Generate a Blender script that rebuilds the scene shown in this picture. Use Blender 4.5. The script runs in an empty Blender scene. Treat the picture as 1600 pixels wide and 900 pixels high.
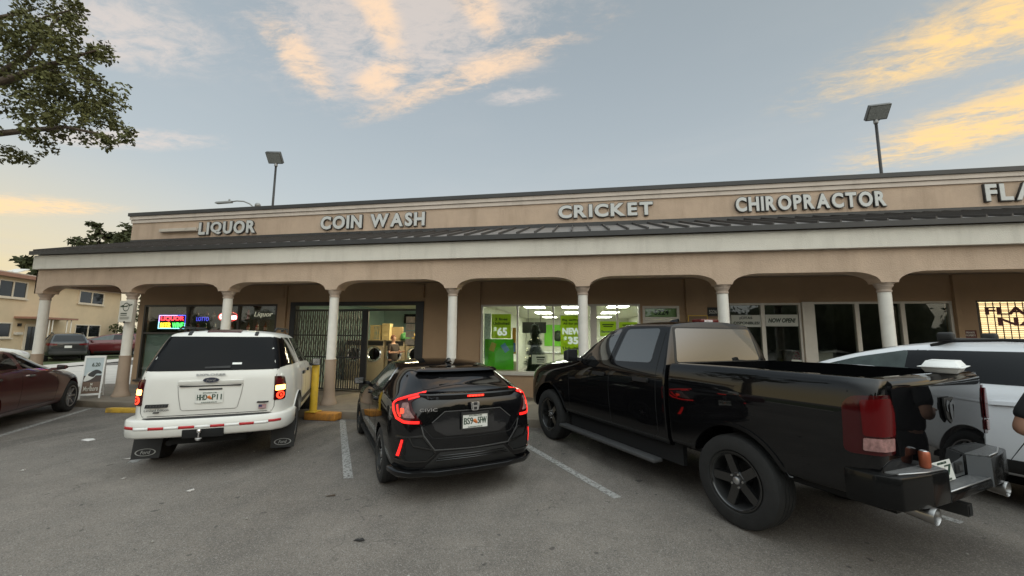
import bpy, bmesh, math, random
from mathutils import Vector, Matrix
from mathutils.bvhtree import BVHTree
from mathutils.geometry import delaunay_2d_cdt
random.seed(7)
RAD = math.radians
S = bpy.context.scene
COL = S.collection

# ------------------------------------------------------------------ camera
cam = bpy.data.cameras.new("camera")
cam.sensor_width = 36.0
cam.lens = 36.0 * 620 / 1600
cam.clip_end = 3000
cam.clip_start = 0.05
camo = bpy.data.objects.new("camera", cam)
COL.objects.link(camo)
def cam_matrix(yaw, pitch, roll, loc):
    f = Vector((-math.sin(yaw) * math.cos(pitch), math.cos(yaw) * math.cos(pitch), math.sin(pitch)))
    r = Vector((math.cos(yaw), math.sin(yaw), 0))
    u = r.cross(f)
    r2 = r * math.cos(roll) + u * math.sin(roll)
    u2 = u * math.cos(roll) - r * math.sin(roll)
    m = Matrix((r2, u2, -f)).transposed().to_4x4()
    m.translation = loc
    return m
camo.matrix_world = cam_matrix(0.167152, 0.119385, 0.007184, Vector((0, 0, 1.8)))
S.camera = camo

# ------------------------------------------------------------------ world, sun, exposure
SUN_AZ, SUN_EL = 112.0, 4.0          # azimuth clockwise from +Y
W = bpy.data.worlds.new("World")
S.world = W
W.use_nodes = True
def build_world():
    nt = W.node_tree
    nt.nodes.clear()
    N = lambda t: nt.nodes.new(t)
    L = nt.links.new
    def math_(op, a, b=None, c=None, clamp=False):
        n = N('ShaderNodeMath'); n.operation = op; n.use_clamp = clamp
        for i, v in enumerate((a, b, c)):
            if v is None: continue
            if isinstance(v, (int, float)): n.inputs[i].default_value = v
            else: L(v, n.inputs[i])
        return n.outputs[0]
    def mix(fac, a, b, mode='MIX'):
        n = N('ShaderNodeMix'); n.data_type = 'RGBA'; n.blend_type = mode
        for s, v in ((n.inputs[0], fac), (n.inputs[6], a), (n.inputs[7], b)):
            if isinstance(v, (int, float)): s.default_value = v
            elif isinstance(v, tuple): s.default_value = (*v, 1)
            else: L(v, s)
        return n.outputs[2]
    def smooth(v, a, b):
        n = N('ShaderNodeMapRange'); n.interpolation_type = 'SMOOTHSTEP'
        L(v, n.inputs[0]); n.inputs[1].default_value = a; n.inputs[2].default_value = b
        return n.outputs[0]
    sky = N('ShaderNodeTexSky'); sky.sky_type = 'NISHITA'; sky.sun_disc = False
    sky.sun_elevation = RAD(SUN_EL); sky.sun_rotation = RAD(SUN_AZ)
    sky.air_density = 1.2; sky.dust_density = 2.2; sky.ozone_density = 1.2
    hs = N('ShaderNodeHueSaturation'); hs.inputs['Saturation'].default_value = 0.55
    L(sky.outputs[0], hs.inputs['Color'])
    tc = N('ShaderNodeTexCoord')
    sp = N('ShaderNodeSeparateXYZ'); L(tc.outputs['Generated'], sp.inputs[0])
    X, Y, Z = sp.outputs
    # thin high veil that greys the blue and lifts the horizon
    up = math_('MAXIMUM', Z, 0.0)
    zz = math_('MAXIMUM', Z, 0.03)
    u = math_('DIVIDE', X, zz); v = math_('DIVIDE', Y, zz)
    cb = N('ShaderNodeCombineXYZ'); L(u, cb.inputs[0]); L(v, cb.inputs[1])
    def noise(scale, det, rough, dist, loc=(0, 0, 0), sc=(1, 1, 1), rot=0.0):
        m = N('ShaderNodeMapping'); m.inputs['Location'].default_value = loc
        m.inputs['Scale'].default_value = sc; m.inputs['Rotation'].default_value = (0, 0, rot)
        L(cb.outputs[0], m.inputs[0])
        n = N('ShaderNodeTexNoise'); n.inputs['Scale'].default_value = scale
        n.inputs['Detail'].default_value = det; n.inputs['Roughness'].default_value = rough
        n.inputs['Distortion'].default_value = dist
        L(m.outputs[0], n.inputs['Vector'])
        return n.outputs['Fac']
    def blob(cu, cv, ru, rv, rot=0.0):
        m = N('ShaderNodeMapping'); m.vector_type = 'TEXTURE'
        m.inputs['Location'].default_value = (cu, cv, 0); m.inputs['Scale'].default_value = (ru, rv, 1)
        m.inputs['Rotation'].default_value = (0, 0, RAD(rot))
        L(cb.outputs[0], m.inputs[0])
        d = N('ShaderNodeVectorMath'); d.operation = 'LENGTH'; L(m.outputs[0], d.inputs[0])
        return math_('SUBTRACT', 1.0, d.outputs['Value'], clamp=True)
    n1 = noise(1.5, 10, 0.66, 0.9, (3.1, 0.4, 0), (1, 1.5, 1), 0.45)
    n2 = noise(4.2, 9, 0.70, 0.7, (1.3, 5.2, 0), (1, 2.0, 1), 0.45)
    n4 = noise(13.0, 6, 0.70, 0.5, (4.3, 2.2, 0), (1, 1.8, 1), 0.45)
    n = math_('ADD', math_('ADD', math_('MULTIPLY', n1, 0.30), math_('MULTIPLY', n2, 0.42)), math_('MULTIPLY', n4, 0.28))
    n3 = noise(0.55, 6, 0.6, 0.3, (9.3, 2.2, 0))
    def cloud(bl, lo=.36, hi=.66):
        s = bl[0]
        for b in bl[1:]: s = math_('MAXIMUM', s, b)
        m = smooth(s, 0.0, 0.75)
        v_ = math_('ADD', n, math_('MULTIPLY', m, 0.14))
        return math_('MULTIPLY', smooth(v_, lo + .10, hi + .10), m)
    CL = CLOUDS
    c_mid = cloud([blob(*b) for b in CL['mid']], .40, .60)
    c_str = cloud([blob(*b) for b in CL['streak']], .39, .63)
    c_right = cloud([blob(*b) for b in CL['right']], .38, .60)
    c_low = cloud([blob(*b) for b in CL['low']], .34, .62)
    base = mix(VEIL, hs.outputs[0], VEIL_COL)
    # pale warm band over the horizon
    band = math_('POWER', math_('SUBTRACT', 1.0, up, clamp=True), 2.2)
    base = mix(math_('MULTIPLY', band, 0.85), base, HORIZON_COL)
    side = smooth(math_('ABSOLUTE', math_('ADD', X, .05)), .45, .95)
    low = smooth(up, .36, .05)
    base = mix(math_('MULTIPLY', math_('MULTIPLY', side, low), .95), base, GLOW_COL)
    wisp = smooth(n3, 0.45, 0.85)
    base = mix(math_('MULTIPLY', wisp, 0.30), base, WISP_COL)
    base = mix(math_('MULTIPLY', c_mid, 0.62), base, MID_COL)
    base = mix(math_('MULTIPLY', c_str, 0.75), base, STREAK_COL)
    base = mix(math_('MULTIPLY', c_right, 0.95), base, RIGHT_COL)
    base = mix(math_('MULTIPLY', c_low, 0.85), base, LOW_COL)
    # extra sky brightness added overhead and behind the camera to light facade and ground
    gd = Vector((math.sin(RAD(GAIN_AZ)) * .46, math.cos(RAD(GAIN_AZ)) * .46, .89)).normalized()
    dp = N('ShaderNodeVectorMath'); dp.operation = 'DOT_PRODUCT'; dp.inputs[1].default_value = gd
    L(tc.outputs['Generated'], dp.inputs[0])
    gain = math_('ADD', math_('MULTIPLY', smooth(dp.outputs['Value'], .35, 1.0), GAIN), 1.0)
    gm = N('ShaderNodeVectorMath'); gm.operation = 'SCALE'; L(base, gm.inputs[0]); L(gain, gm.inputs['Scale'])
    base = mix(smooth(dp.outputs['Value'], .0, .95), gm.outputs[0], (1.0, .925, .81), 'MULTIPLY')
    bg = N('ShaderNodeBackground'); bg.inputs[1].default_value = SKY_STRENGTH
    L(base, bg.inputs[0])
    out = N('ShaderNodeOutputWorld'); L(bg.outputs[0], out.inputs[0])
SKY_STRENGTH = 0.10
VEIL = 0.62
VEIL_COL = (2.5, 3.05, 3.6)
HORIZON_COL = (4.75, 5.1, 5.1)
GLOW_COL = (5.5, 4.4, 2.35)
WISP_COL = (3.9, 3.9, 3.9)
MID_COL = (5.1, 4.4, 3.95)
STREAK_COL = (6.6, 4.7, 3.1)
RIGHT_COL = (6.8, 4.7, 2.1)
LOW_COL = (7.0, 4.9, 2.7)
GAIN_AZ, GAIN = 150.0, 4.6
CLOUDS = dict(mid=[(-.55, 1.10, .95, .62, -22), (-1.5, 1.0, .5, .3, 0), (-.23, 1.54, .24, .10, 0), (-2.3, 1.6, .7, .2, 10)],
              streak=[(-.45, 1.40, .85, .13, -21), (-1.0, 1.20, .14, .34, 12), (-.60, 1.0, .10, .40, 10), (-.30, 1.02, .10, .36, -10), (-.75, 1.35, .3, .14, -30)],
              right=[(1.45, 1.3, .95, .40, -45), (1.95, 2.0, 1.0, .55, -60), (3.2, 1.2, 1.4, .7, -20)],
              low=[(-4.5, 2.35, 1.3, .42, 10)])
#CLOUDCFG
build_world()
sun = bpy.data.lights.new("sun", 'SUN')
sun.energy = 0.15
sun.angle = RAD(60)
sun.color = (1.0, 0.78, 0.55)
suno = bpy.data.objects.new("sun", sun)
COL.objects.link(suno)
_d = Vector((math.sin(RAD(SUN_AZ)) * math.cos(RAD(SUN_EL)), math.cos(RAD(SUN_AZ)) * math.cos(RAD(SUN_EL)), math.sin(RAD(SUN_EL))))
suno.rotation_euler = _d.to_track_quat('Z', 'Y').to_euler()
suno.location = (20, 0, 10)
vs = S.view_settings
vs.view_transform = 'Standard'; vs.look = 'None'; vs.gamma = 1.0; vs.use_curve_mapping = False
vs.exposure = 0.75
S.cycles.max_bounces = 8
S.cycles.transparent_max_bounces = 12

# ------------------------------------------------------------------ materials
MATS = {}
def mat(name, base=(.5, .5, .5), rough=.6, metal=0.0, coat=0.0, var=0.0, vscale=3.0, bump=0.0, bscale=40.0,
        emis=None, estr=0.0, dirt=None, dscale=2.0, damt=0.5, spec=0.5, stretch=(1, 1, 1), coat_rough=0.03, dstretch=None):
    if name in MATS: return MATS[name]
    m = bpy.data.materials.new(name); m.use_nodes = True
    nt = m.node_tree; b = nt.nodes['Principled BSDF']; L = nt.links.new
    b.inputs['Base Color'].default_value = (*base, 1)
    b.inputs['Roughness'].default_value = rough
    b.inputs['Metallic'].default_value = metal
    b.inputs['Coat Weight'].default_value = coat
    b.inputs['Coat Roughness'].default_value = coat_rough
    b.inputs['Specular IOR Level'].default_value = spec
    if emis:
        b.inputs['Emission Color'].default_value = (*emis, 1)
        b.inputs['Emission Strength'].default_value = estr
    tc = mp = None
    if var or bump or dirt:
        tc = nt.nodes.new('ShaderNodeTexCoord'); mp = nt.nodes.new('ShaderNodeMapping')
        mp.inputs['Scale'].default_value = stretch
        L(tc.outputs['Object'], mp.inputs[0])
    if var or dirt:
        n = nt.nodes.new('ShaderNodeTexNoise'); n.inputs['Scale'].default_value = vscale
        n.inputs['Detail'].default_value = 7; n.inputs['Roughness'].default_value = .65
        L(mp.outputs[0], n.inputs['Vector'])
        r = nt.nodes.new('ShaderNodeMapRange'); r.inputs[1].default_value = .3; r.inputs[2].default_value = .7
        r.inputs[3].default_value = 1 - var; r.inputs[4].default_value = 1 + var
        L(n.outputs['Fac'], r.inputs[0])
        mx = nt.nodes.new('ShaderNodeMix'); mx.data_type = 'RGBA'; mx.blend_type = 'MULTIPLY'
        mx.inputs[0].default_value = 1; mx.inputs[6].default_value = (*base, 1)
        L(r.outputs[0], mx.inputs[7])
        col = mx.outputs[2]
        if dirt:
            n2 = nt.nodes.new('ShaderNodeTexNoise'); n2.inputs['Scale'].default_value = dscale
            n2.inputs['Detail'].default_value = 8; n2.inputs['Roughness'].default_value = .7
            if dstretch:
                mq = nt.nodes.new('ShaderNodeMapping'); mq.inputs['Scale'].default_value = dstretch
                L(tc.outputs['Object'], mq.inputs[0]); L(mq.outputs[0], n2.inputs['Vector'])
            else: L(mp.outputs[0], n2.inputs['Vector'])
            r2 = nt.nodes.new('ShaderNodeMapRange'); r2.inputs[1].default_value = .5; r2.inputs[2].default_value = .75
            r2.inputs[3].default_value = 0; r2.inputs[4].default_value = damt
            L(n2.outputs['Fac'], r2.inputs[0])
            m2 = nt.nodes.new('ShaderNodeMix'); m2.data_type = 'RGBA'
            L(r2.outputs[0], m2.inputs[0]); L(col, m2.inputs[6]); m2.inputs[7].default_value = (*dirt, 1)
            col = m2.outputs[2]
        L(col, b.inputs['Base Color'])
    if bump:
        n = nt.nodes.new('ShaderNodeTexNoise'); n.inputs['Scale'].default_value = bscale
        n.inputs['Detail'].default_value = 6
        L(mp.outputs[0], n.inputs['Vector'])
        bp = nt.nodes.new('ShaderNodeBump'); bp.inputs['Strength'].default_value = bump
        bp.inputs['Distance'].default_value = .02
        L(n.outputs['Fac'], bp.inputs['Height']); L(bp.outputs[0], b.inputs['Normal'])
    MATS[name] = m
    return m
def glass_mat(name, tint=(.8, .85, .85), refl=1.0, rough=0.0):
    if name in MATS: return MATS[name]
    m = bpy.data.materials.new(name); m.use_nodes = True
    nt = m.node_tree; nt.nodes.clear(); L = nt.links.new
    t = nt.nodes.new('ShaderNodeBsdfTransparent'); t.inputs[0].default_value = (*tint, 1)
    g = nt.nodes.new('ShaderNodeBsdfGlossy'); g.inputs['Roughness'].default_value = rough
    g.inputs['Color'].default_value = (refl, refl, refl, 1)
    f = nt.nodes.new('ShaderNodeFresnel')
    ge = nt.nodes.new('ShaderNodeNewGeometry'); mu = nt.nodes.new('ShaderNodeMath'); mu.operation = 'MULTIPLY_ADD'
    mu.inputs[1].default_value = -.83333; mu.inputs[2].default_value = 1.5
    L(ge.outputs['Backfacing'], mu.inputs[0]); L(mu.outputs[0], f.inputs[0])
    x = nt.nodes.new('ShaderNodeMixShader'); o = nt.nodes.new('ShaderNodeOutputMaterial')
    L(f.outputs[0], x.inputs[0]); L(t.outputs[0], x.inputs[1]); L(g.outputs[0], x.inputs[2]); L(x.outputs[0], o.inputs[0])
    MATS[name] = m
    return m

# ------------------------------------------------------------------ mesh helpers
class MB:
    def __init__(s): s.bm = bmesh.new()
    def _hex(s, pts, mi=0):
        v = [s.bm.verts.new(p) for p in pts]
        for f in ((0, 3, 2, 1), (4, 5, 6, 7), (0, 1, 5, 4), (1, 2, 6, 5), (2, 3, 7, 6), (3, 0, 4, 7)):
            s.bm.faces.new([v[i] for i in f]).material_index = mi
        return s
    def box(s, x0, x1, y0, y1, z0, z1, mi=0):
        return s._hex([(x0, y0, z0), (x1, y0, z0), (x1, y1, z0), (x0, y1, z0), (x0, y0, z1), (x1, y0, z1), (x1, y1, z1), (x0, y1, z1)], mi)
    def hexa(s, pts, mi=0): return s._hex(pts, mi)
    def bar(s, a, b, w, h, up=(0, 0, 1), mi=0):
        a, b = Vector(a), Vector(b); d = (b - a).normalized(); upv = Vector(up)
        if abs(d.dot(upv)) > .98: upv = Vector((1, 0, 0))
        r = d.cross(upv).normalized() * w / 2; u = r.cross(d).normalized() * h / 2
        return s._hex([a - r - u, a + r - u, b + r - u, b - r - u, a - r + u, a + r + u, b + r + u, b - r + u], mi)
    def tube(s, pts, rad, n=8, mi=0, cap=True):
        pts = [Vector(p) for p in pts]
        rad = rad if isinstance(rad, (list, tuple)) else [rad] * len(pts)
        rings = []; prev = None
        for i, p in enumerate(pts):
            d = (pts[min(i + 1, len(pts) - 1)] - pts[max(i - 1, 0)]).normalized()
            if prev is None:
                ref = Vector((0, 0, 1)) if abs(d.z) < .9 else Vector((1, 0, 0))
                r = d.cross(ref).normalized()
            else:
                r = (prev - d * prev.dot(d)).normalized()
            prev = r; u = r.cross(d)
            rings.append([s.bm.verts.new(p + (r * math.cos(2 * math.pi * k / n) + u * math.sin(2 * math.pi * k / n)) * rad[i]) for k in range(n)])
        for a, b in zip(rings, rings[1:]):
            for k in range(n):
                f = s.bm.faces.new((a[k], a[(k + 1) % n], b[(k + 1) % n], b[k])); f.material_index = mi; f.smooth = True
        if cap:
            s.bm.faces.new(list(reversed(rings[0]))).material_index = mi
            s.bm.faces.new(rings[-1]).material_index = mi
        return s
    def lathe(s, prof, n=24, mat4=None, mi=0, smooth=True):
        """prof: (r, z) pairs round the z axis, transformed by mat4"""
        mat4 = mat4 or Matrix()
        rings = []
        for r, z in prof:
            rings.append([s.bm.verts.new(mat4 @ Vector((r * math.cos(2 * math.pi * k / n), r * math.sin(2 * math.pi * k / n), z))) for k in range(n)] if r > 1e-5 else [s.bm.verts.new(mat4 @ Vector((0, 0, z)))])
        for a, b in zip(rings, rings[1:]):
            for k in range(n):
                k2 = (k + 1) % n
                if len(a) == 1 and len(b) == 1: continue
                vs_ = (a[0], b[k2], b[k]) if len(a) == 1 else ((a[k], a[k2], b[0]) if len(b) == 1 else (a[k], a[k2], b[k2], b[k]))
                f = s.bm.faces.new(vs_); f.material_index = mi; f.smooth = smooth
        return s
    def prism(s, poly, fn, d0, d1, mi=0):
        """poly: 2D outline; fn(u, v, d) -> 3D point"""
        a = [s.bm.verts.new(fn(u, v, d0)) for u, v in poly]; b = [s.bm.verts.new(fn(u, v, d1)) for u, v in poly]
        s.bm.faces.new(a).material_index = mi; s.bm.faces.new(list(reversed(b))).material_index = mi
        for i in range(len(poly)):
            j = (i + 1) % len(poly)
            s.bm.faces.new((a[j], a[i], b[i], b[j])).material_index = mi
        return s
    def face(s, pts, mi=0):
        s.bm.faces.new([s.bm.verts.new(p) for p in pts]).material_index = mi
        return s
    def bevel(s, w, seg=2):
        bmesh.ops.remove_doubles(s.bm, verts=s.bm.verts, dist=1e-6)
        bmesh.ops.bevel(s.bm, geom=list(s.bm.edges), offset=w, segments=seg, affect='EDGES', profile=.5, clamp_overlap=True)
        return s
    def xf(s, m): bmesh.ops.transform(s.bm, matrix=m, verts=s.bm.verts); return s
    def build(s, name, mats, parent=None, world=False, smooth=None, angle=None):
        bmesh.ops.recalc_face_normals(s.bm, faces=s.bm.faces)
        me = bpy.data.meshes.new(name); s.bm.to_mesh(me); s.bm.free()
        return link(name, me, mats, parent, world, smooth, angle)
def link(name, me, mats, parent=None, world=False, smooth=None, angle=None):
    for m in (mats if isinstance(mats, (list, tuple)) else [mats]): me.materials.append(m)
    if smooth is not None:
        for p in me.polygons: p.use_smooth = smooth
    if angle: me.set_sharp_from_angle(angle=RAD(angle))
    o = bpy.data.objects.new(name, me); COL.objects.link(o)
    if parent is not None:
        o.parent = parent
        if world: o.matrix_parent_inverse = wm(parent).inverted()
    return o
def wm(o):
    m = Matrix.LocRotScale(o.location, o.rotation_euler, o.scale)
    return (wm(o.parent) @ o.matrix_parent_inverse @ m) if o.parent else m
def tag(o, label=None, cat=None, group=None, kind=None):
    for k, v in (('label', label), ('category', cat), ('group', group), ('kind', kind)):
        if v: o[k] = v
    return o
def thing(name, label, cat, loc=(0, 0, 0), rz=0.0, group=None):
    o = bpy.data.objects.new(name, None); COL.objects.link(o)
    o.empty_display_size = .2
    o.location = loc; o.rotation_euler = (0, 0, rz)
    return tag(o, label, cat, group)
def copy_tree(o, parent=None):
    c = o.copy(); COL.objects.link(c)
    if parent is not None: c.parent = parent
    for ch in list(o.children): copy_tree(ch, c)
    return c
def text_mesh(s, w=None, h=None, ext=.002, off=0.0, shear=0.0, bevel=0.0, align='C', cond=1.0, res=4):
    """lettering in the x-z plane facing -y, centred on the origin, fitted to w x h; solid of depth 2*ext"""
    k = bpy.data.curves.new("text", 'FONT'); k.body = s; k.offset = off; k.shear = shear
    k.extrude = .05; k.resolution_u = res; k.align_x = 'LEFT'
    k.space_line = .95
    o = bpy.data.objects.new("text", k); COL.objects.link(o)
    dg = bpy.context.evaluated_depsgraph_get()
    me = bpy.data.meshes.new_from_object(o.evaluated_get(dg))
    bpy.data.objects.remove(o); bpy.data.curves.remove(k)
    xs = [v.co.x for v in me.vertices]; ys = [v.co.y for v in me.vertices]
    cx, cy = (max(xs) + min(xs)) / 2, (max(ys) + min(ys)) / 2
    sy = h / (max(ys) - min(ys)) if h else w / (max(xs) - min(xs)) / cond
    sx = w / (max(xs) - min(xs)) if w else sy * cond
    for v in me.vertices:
        v.co = Vector(((v.co.x - cx) * sx, -v.co.z / .05 * ext, (v.co.y - cy) * sy))
    return me
def join_meshes(name, items):
    """items: (mesh, material index, matrix) -> one mesh"""
    bm = bmesh.new()
    for me, mi, m in items:
        b2 = bmesh.new(); b2.from_mesh(me)
        if m is not None: bmesh.ops.transform(b2, matrix=m, verts=b2.verts)
        for f in b2.faces: f.material_index = mi
        t = bpy.data.meshes.new("t"); b2.to_mesh(t); b2.free(); bm.from_mesh(t); bpy.data.meshes.remove(t)
    me = bpy.data.meshes.new(name); bm.to_mesh(me); bm.free()
    return me
def text(s, name, m, loc, rz=0.0, parent=None, rx=0.0, **kw):
    me = text_mesh(s, **kw)
    o = link(name, me, m, parent)
    o.location = loc; o.rotation_euler = (rx, 0, rz)
    return o
T = lambda x, y, z: Matrix.Translation((x, y, z))
RX = lambda a: Matrix.Rotation(RAD(a), 4, 'X')
RY = lambda a: Matrix.Rotation(RAD(a), 4, 'Y')
RZ = lambda a: Matrix.Rotation(RAD(a), 4, 'Z')
# ------------------------------------------------------------------ ground
def asphalt():
    m = bpy.data.materials.new("asphalt"); m.use_nodes = True
    nt = m.node_tree; b = nt.nodes['Principled BSDF']; L = nt.links.new
    N = lambda t: nt.nodes.new(t)
    tc = N('ShaderNodeTexCoord')
    def noise(sc, det=6, ro=.6, dist=0.0):
        n = N('ShaderNodeTexNoise'); n.inputs['Scale'].default_value = sc; n.inputs['Detail'].default_value = det
        n.inputs['Roughness'].default_value = ro; n.inputs['Distortion'].default_value = dist
        L(tc.outputs['Object'], n.inputs['Vector']); return n.outputs['Fac']
    def rng(v, a, b_, c, d):
        r = N('ShaderNodeMapRange'); L(v, r.inputs[0])
        for i, q in enumerate((a, b_, c, d)): r.inputs[i + 1].default_value = q
        return r.outputs[0]
    def mul(a, c):
        n = N('ShaderNodeMath'); n.operation = 'MULTIPLY'
        for i, q in enumerate((a, c)):
            if isinstance(q, float): n.inputs[i].default_value = q
            else: L(q, n.inputs[i])
        return n.outputs[0]
    def mix(f, a, c):
        n = N('ShaderNodeMix'); n.data_type = 'RGBA'; L(f, n.inputs[0])
        for i, q in ((6, a), (7, c)):
            if isinstance(q, tuple): n.inputs[i].default_value = (*q, 1)
            else: L(q, n.inputs[i])
        return n.outputs[2]
    patch = noise(.35, 5, .6, .4)
    col = mix(rng(patch, .35, .65, 0, 1), (.148, .127, .108), (.232, .203, .174))
    col = mix(rng(noise(2.3, 6, .7), .4, .75, 0, .55), col, (.098, .089, .080))
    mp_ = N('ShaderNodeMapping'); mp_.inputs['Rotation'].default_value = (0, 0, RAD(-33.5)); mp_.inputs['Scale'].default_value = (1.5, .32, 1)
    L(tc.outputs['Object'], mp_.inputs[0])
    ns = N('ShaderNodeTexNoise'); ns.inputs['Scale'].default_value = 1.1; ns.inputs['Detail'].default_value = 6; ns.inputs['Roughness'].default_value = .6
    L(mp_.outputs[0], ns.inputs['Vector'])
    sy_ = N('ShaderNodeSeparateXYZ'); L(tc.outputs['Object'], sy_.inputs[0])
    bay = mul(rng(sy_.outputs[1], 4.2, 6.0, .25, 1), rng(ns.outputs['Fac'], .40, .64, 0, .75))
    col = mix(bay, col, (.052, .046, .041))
    # aggregate: pale and dark stones
    v = N('ShaderNodeTexVoronoi'); v.inputs['Scale'].default_value = 150
    L(tc.outputs['Object'], v.inputs['Vector'])
    sp = N('ShaderNodeSeparateColor'); L(v.outputs['Color'], sp.inputs[0])
    col = mix(rng(sp.outputs[0], .78, .86, 0, .5), col, (.33, .31, .28))
    col = mix(rng(sp.outputs[1], .74, .80, 0, .5), col, (.05, .047, .045))
    # gum and oil spots
    v2 = N('ShaderNodeTexVoronoi'); v2.inputs['Scale'].default_value = 1.7
    wob = N('ShaderNodeVectorMath'); wob.operation = 'ADD'
    nn = N('ShaderNodeTexNoise'); nn.inputs['Scale'].default_value = 9; L(tc.outputs['Object'], nn.inputs['Vector'])
    sc_ = N('ShaderNodeVectorMath'); sc_.operation = 'SCALE'; sc_.inputs['Scale'].default_value = .12
    L(nn.outputs['Color'], sc_.inputs[0]); L(sc_.outputs[0], wob.inputs[0]); L(tc.outputs['Object'], wob.inputs[1])
    L(wob.outputs[0], v2.inputs['Vector'])
    spr = N('ShaderNodeSeparateColor'); L(v2.outputs['Color'], spr.inputs[0])
    rad = rng(spr.outputs[2], .35, 1, .0, .13)
    sub = N('ShaderNodeMath'); sub.operation = 'LESS_THAN'; L(v2.outputs['Distance'], sub.inputs[0]); L(rad, sub.inputs[1])
    col = mix(mul(sub.outputs[0], .66), col, (.03, .027, .025))
    v5 = N('ShaderNodeTexVoronoi'); v5.inputs['Scale'].default_value = 6.5
    L(wob.outputs[0], v5.inputs['Vector'])
    sp5 = N('ShaderNodeSeparateColor'); L(v5.outputs['Color'], sp5.inputs[0])
    s5 = N('ShaderNodeMath'); s5.operation = 'LESS_THAN'; L(v5.outputs['Distance'], s5.inputs[0]); L(rng(sp5.outputs[1], .7, 1, 0, .20), s5.inputs[1])
    col = mix(mul(s5.outputs[0], .6), col, (.04, .036, .033))
    # cracks
    v3 = N('ShaderNodeTexVoronoi'); v3.feature = 'DISTANCE_TO_EDGE'; v3.inputs['Scale'].default_value = .42
    n3 = N('ShaderNodeTexNoise'); n3.inputs['Scale'].default_value = 2.2; n3.inputs['Detail'].default_value = 6
    L(tc.outputs['Object'], n3.inputs['Vector'])
    s3 = N('ShaderNodeVectorMath'); s3.operation = 'SCALE'; s3.inputs['Scale'].default_value = .9; L(n3.outputs['Color'], s3.inputs[0])
    a3 = N('ShaderNodeVectorMath'); a3.operation = 'ADD'; L(s3.outputs[0], a3.inputs[0]); L(tc.outputs['Object'], a3.inputs[1])
    L(a3.outputs[0], v3.inputs['Vector'])
    crack = rng(v3.outputs['Distance'], .0, .006, 1, 0)
    crack = mul(crack, rng(noise(.8, 3), .48, .62, 0, .5))
    col = mix(crack, col, (.015, .014, .014))
    L(col, b.inputs['Base Color'])
    b.inputs['Roughness'].default_value = .82
    b.inputs['Specular IOR Level'].default_value = .3
    bp = N('ShaderNodeBump'); bp.inputs['Strength'].default_value = .4; bp.inputs['Distance'].default_value = .005
    L(v.outputs['Distance'], bp.inputs['Height']); L(bp.outputs[0], b.inputs['Normal'])
    return m
M_ASPH = asphalt()
def sheet(name, poly, z, m):
    b = MB(); b.face([(x, y, z) for x, y in poly])
    return tag(b.build(name, m), kind='structure')
sheet('ground', [(-420, -300), (420, -300), (420, 500), (-420, 500)], 0.0, M_ASPH)
M_CONC = mat('concrete', (.36, .33, .29), .85, var=.18, vscale=2.5, bump=.2, bscale=60, dirt=(.16, .14, .12), dscale=1.2, damt=.5)
M_PALECONC = mat('pale_concrete', (.50, .46, .41), .85, var=.12, vscale=1.5, dirt=(.3, .27, .24), dscale=.8, damt=.4)
M_GRASS = mat('grass', (.06, .075, .025), .95, var=.5, vscale=6)
sheet('driveway', [(-15.6, 8.1), (-15.6, 13.5), (-24.5, 19.4), (-30, 14.5), (-21.5, 7.2)], .004, M_PALECONC)
_hd = Vector((math.sin(RAD(-25)), math.cos(RAD(-25)))); _hn = Vector((_hd.y, -_hd.x))
def far(s, n): p = Vector((-43.35, 31.8)) + _hd * s + _hn * n; return (p.x, p.y)
sheet('street_pavement', [far(-40, 9.2), far(20, 9.2), far(20, 7.4), far(-40, 7.4)], .05, M_PALECONC)
sheet('lawn', [far(-40, 7.4), far(20, 7.4), far(20, -30), far(-40, -30)], .045, M_GRASS)
# parking bay lines
def worn_paint():
    m = bpy.data.materials.new('worn_paint'); m.use_nodes = True
    nt = m.node_tree; b = nt.nodes['Principled BSDF']; L = nt.links.new
    b.inputs['Base Color'].default_value = (.36, .35, .33, 1); b.inputs['Roughness'].default_value = .8
    tc = nt.nodes.new('ShaderNodeTexCoord')
    n = nt.nodes.new('ShaderNodeTexNoise'); n.inputs['Scale'].default_value = 26; n.inputs['Detail'].default_value = 8; n.inputs['Roughness'].default_value = .75
    L(tc.outputs['Object'], n.inputs['Vector'])
    r = nt.nodes.new('ShaderNodeMapRange'); r.inputs[1].default_value = .38; r.inputs[2].default_value = .5; r.inputs[4].default_value = .85
    L(n.outputs['Fac'], r.inputs[0])
    t = nt.nodes.new('ShaderNodeBsdfTransparent'); x = nt.nodes.new('ShaderNodeMixShader')
    L(r.outputs[0], x.inputs[0]); L(t.outputs[0], x.inputs[1]); L(b.outputs[0], x.inputs[2])
    L(x.outputs[0], nt.nodes['Material Output'].inputs[0])
    return m
M_PAINT = worn_paint()
LD = Vector((-.553, .833)); LN = Vector((.833, .553))
for i in range(-4, 4):
    e = Vector((-2.885 + 3.29 * i, 4.83)); f = e + LD * 3.75; w_ = LN * .055
    pts = [e - w_, e + w_, f + w_, f - w_]
    o = sheet('parking_line', [(p.x, p.y) for p in pts], .004, M_PAINT)
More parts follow.
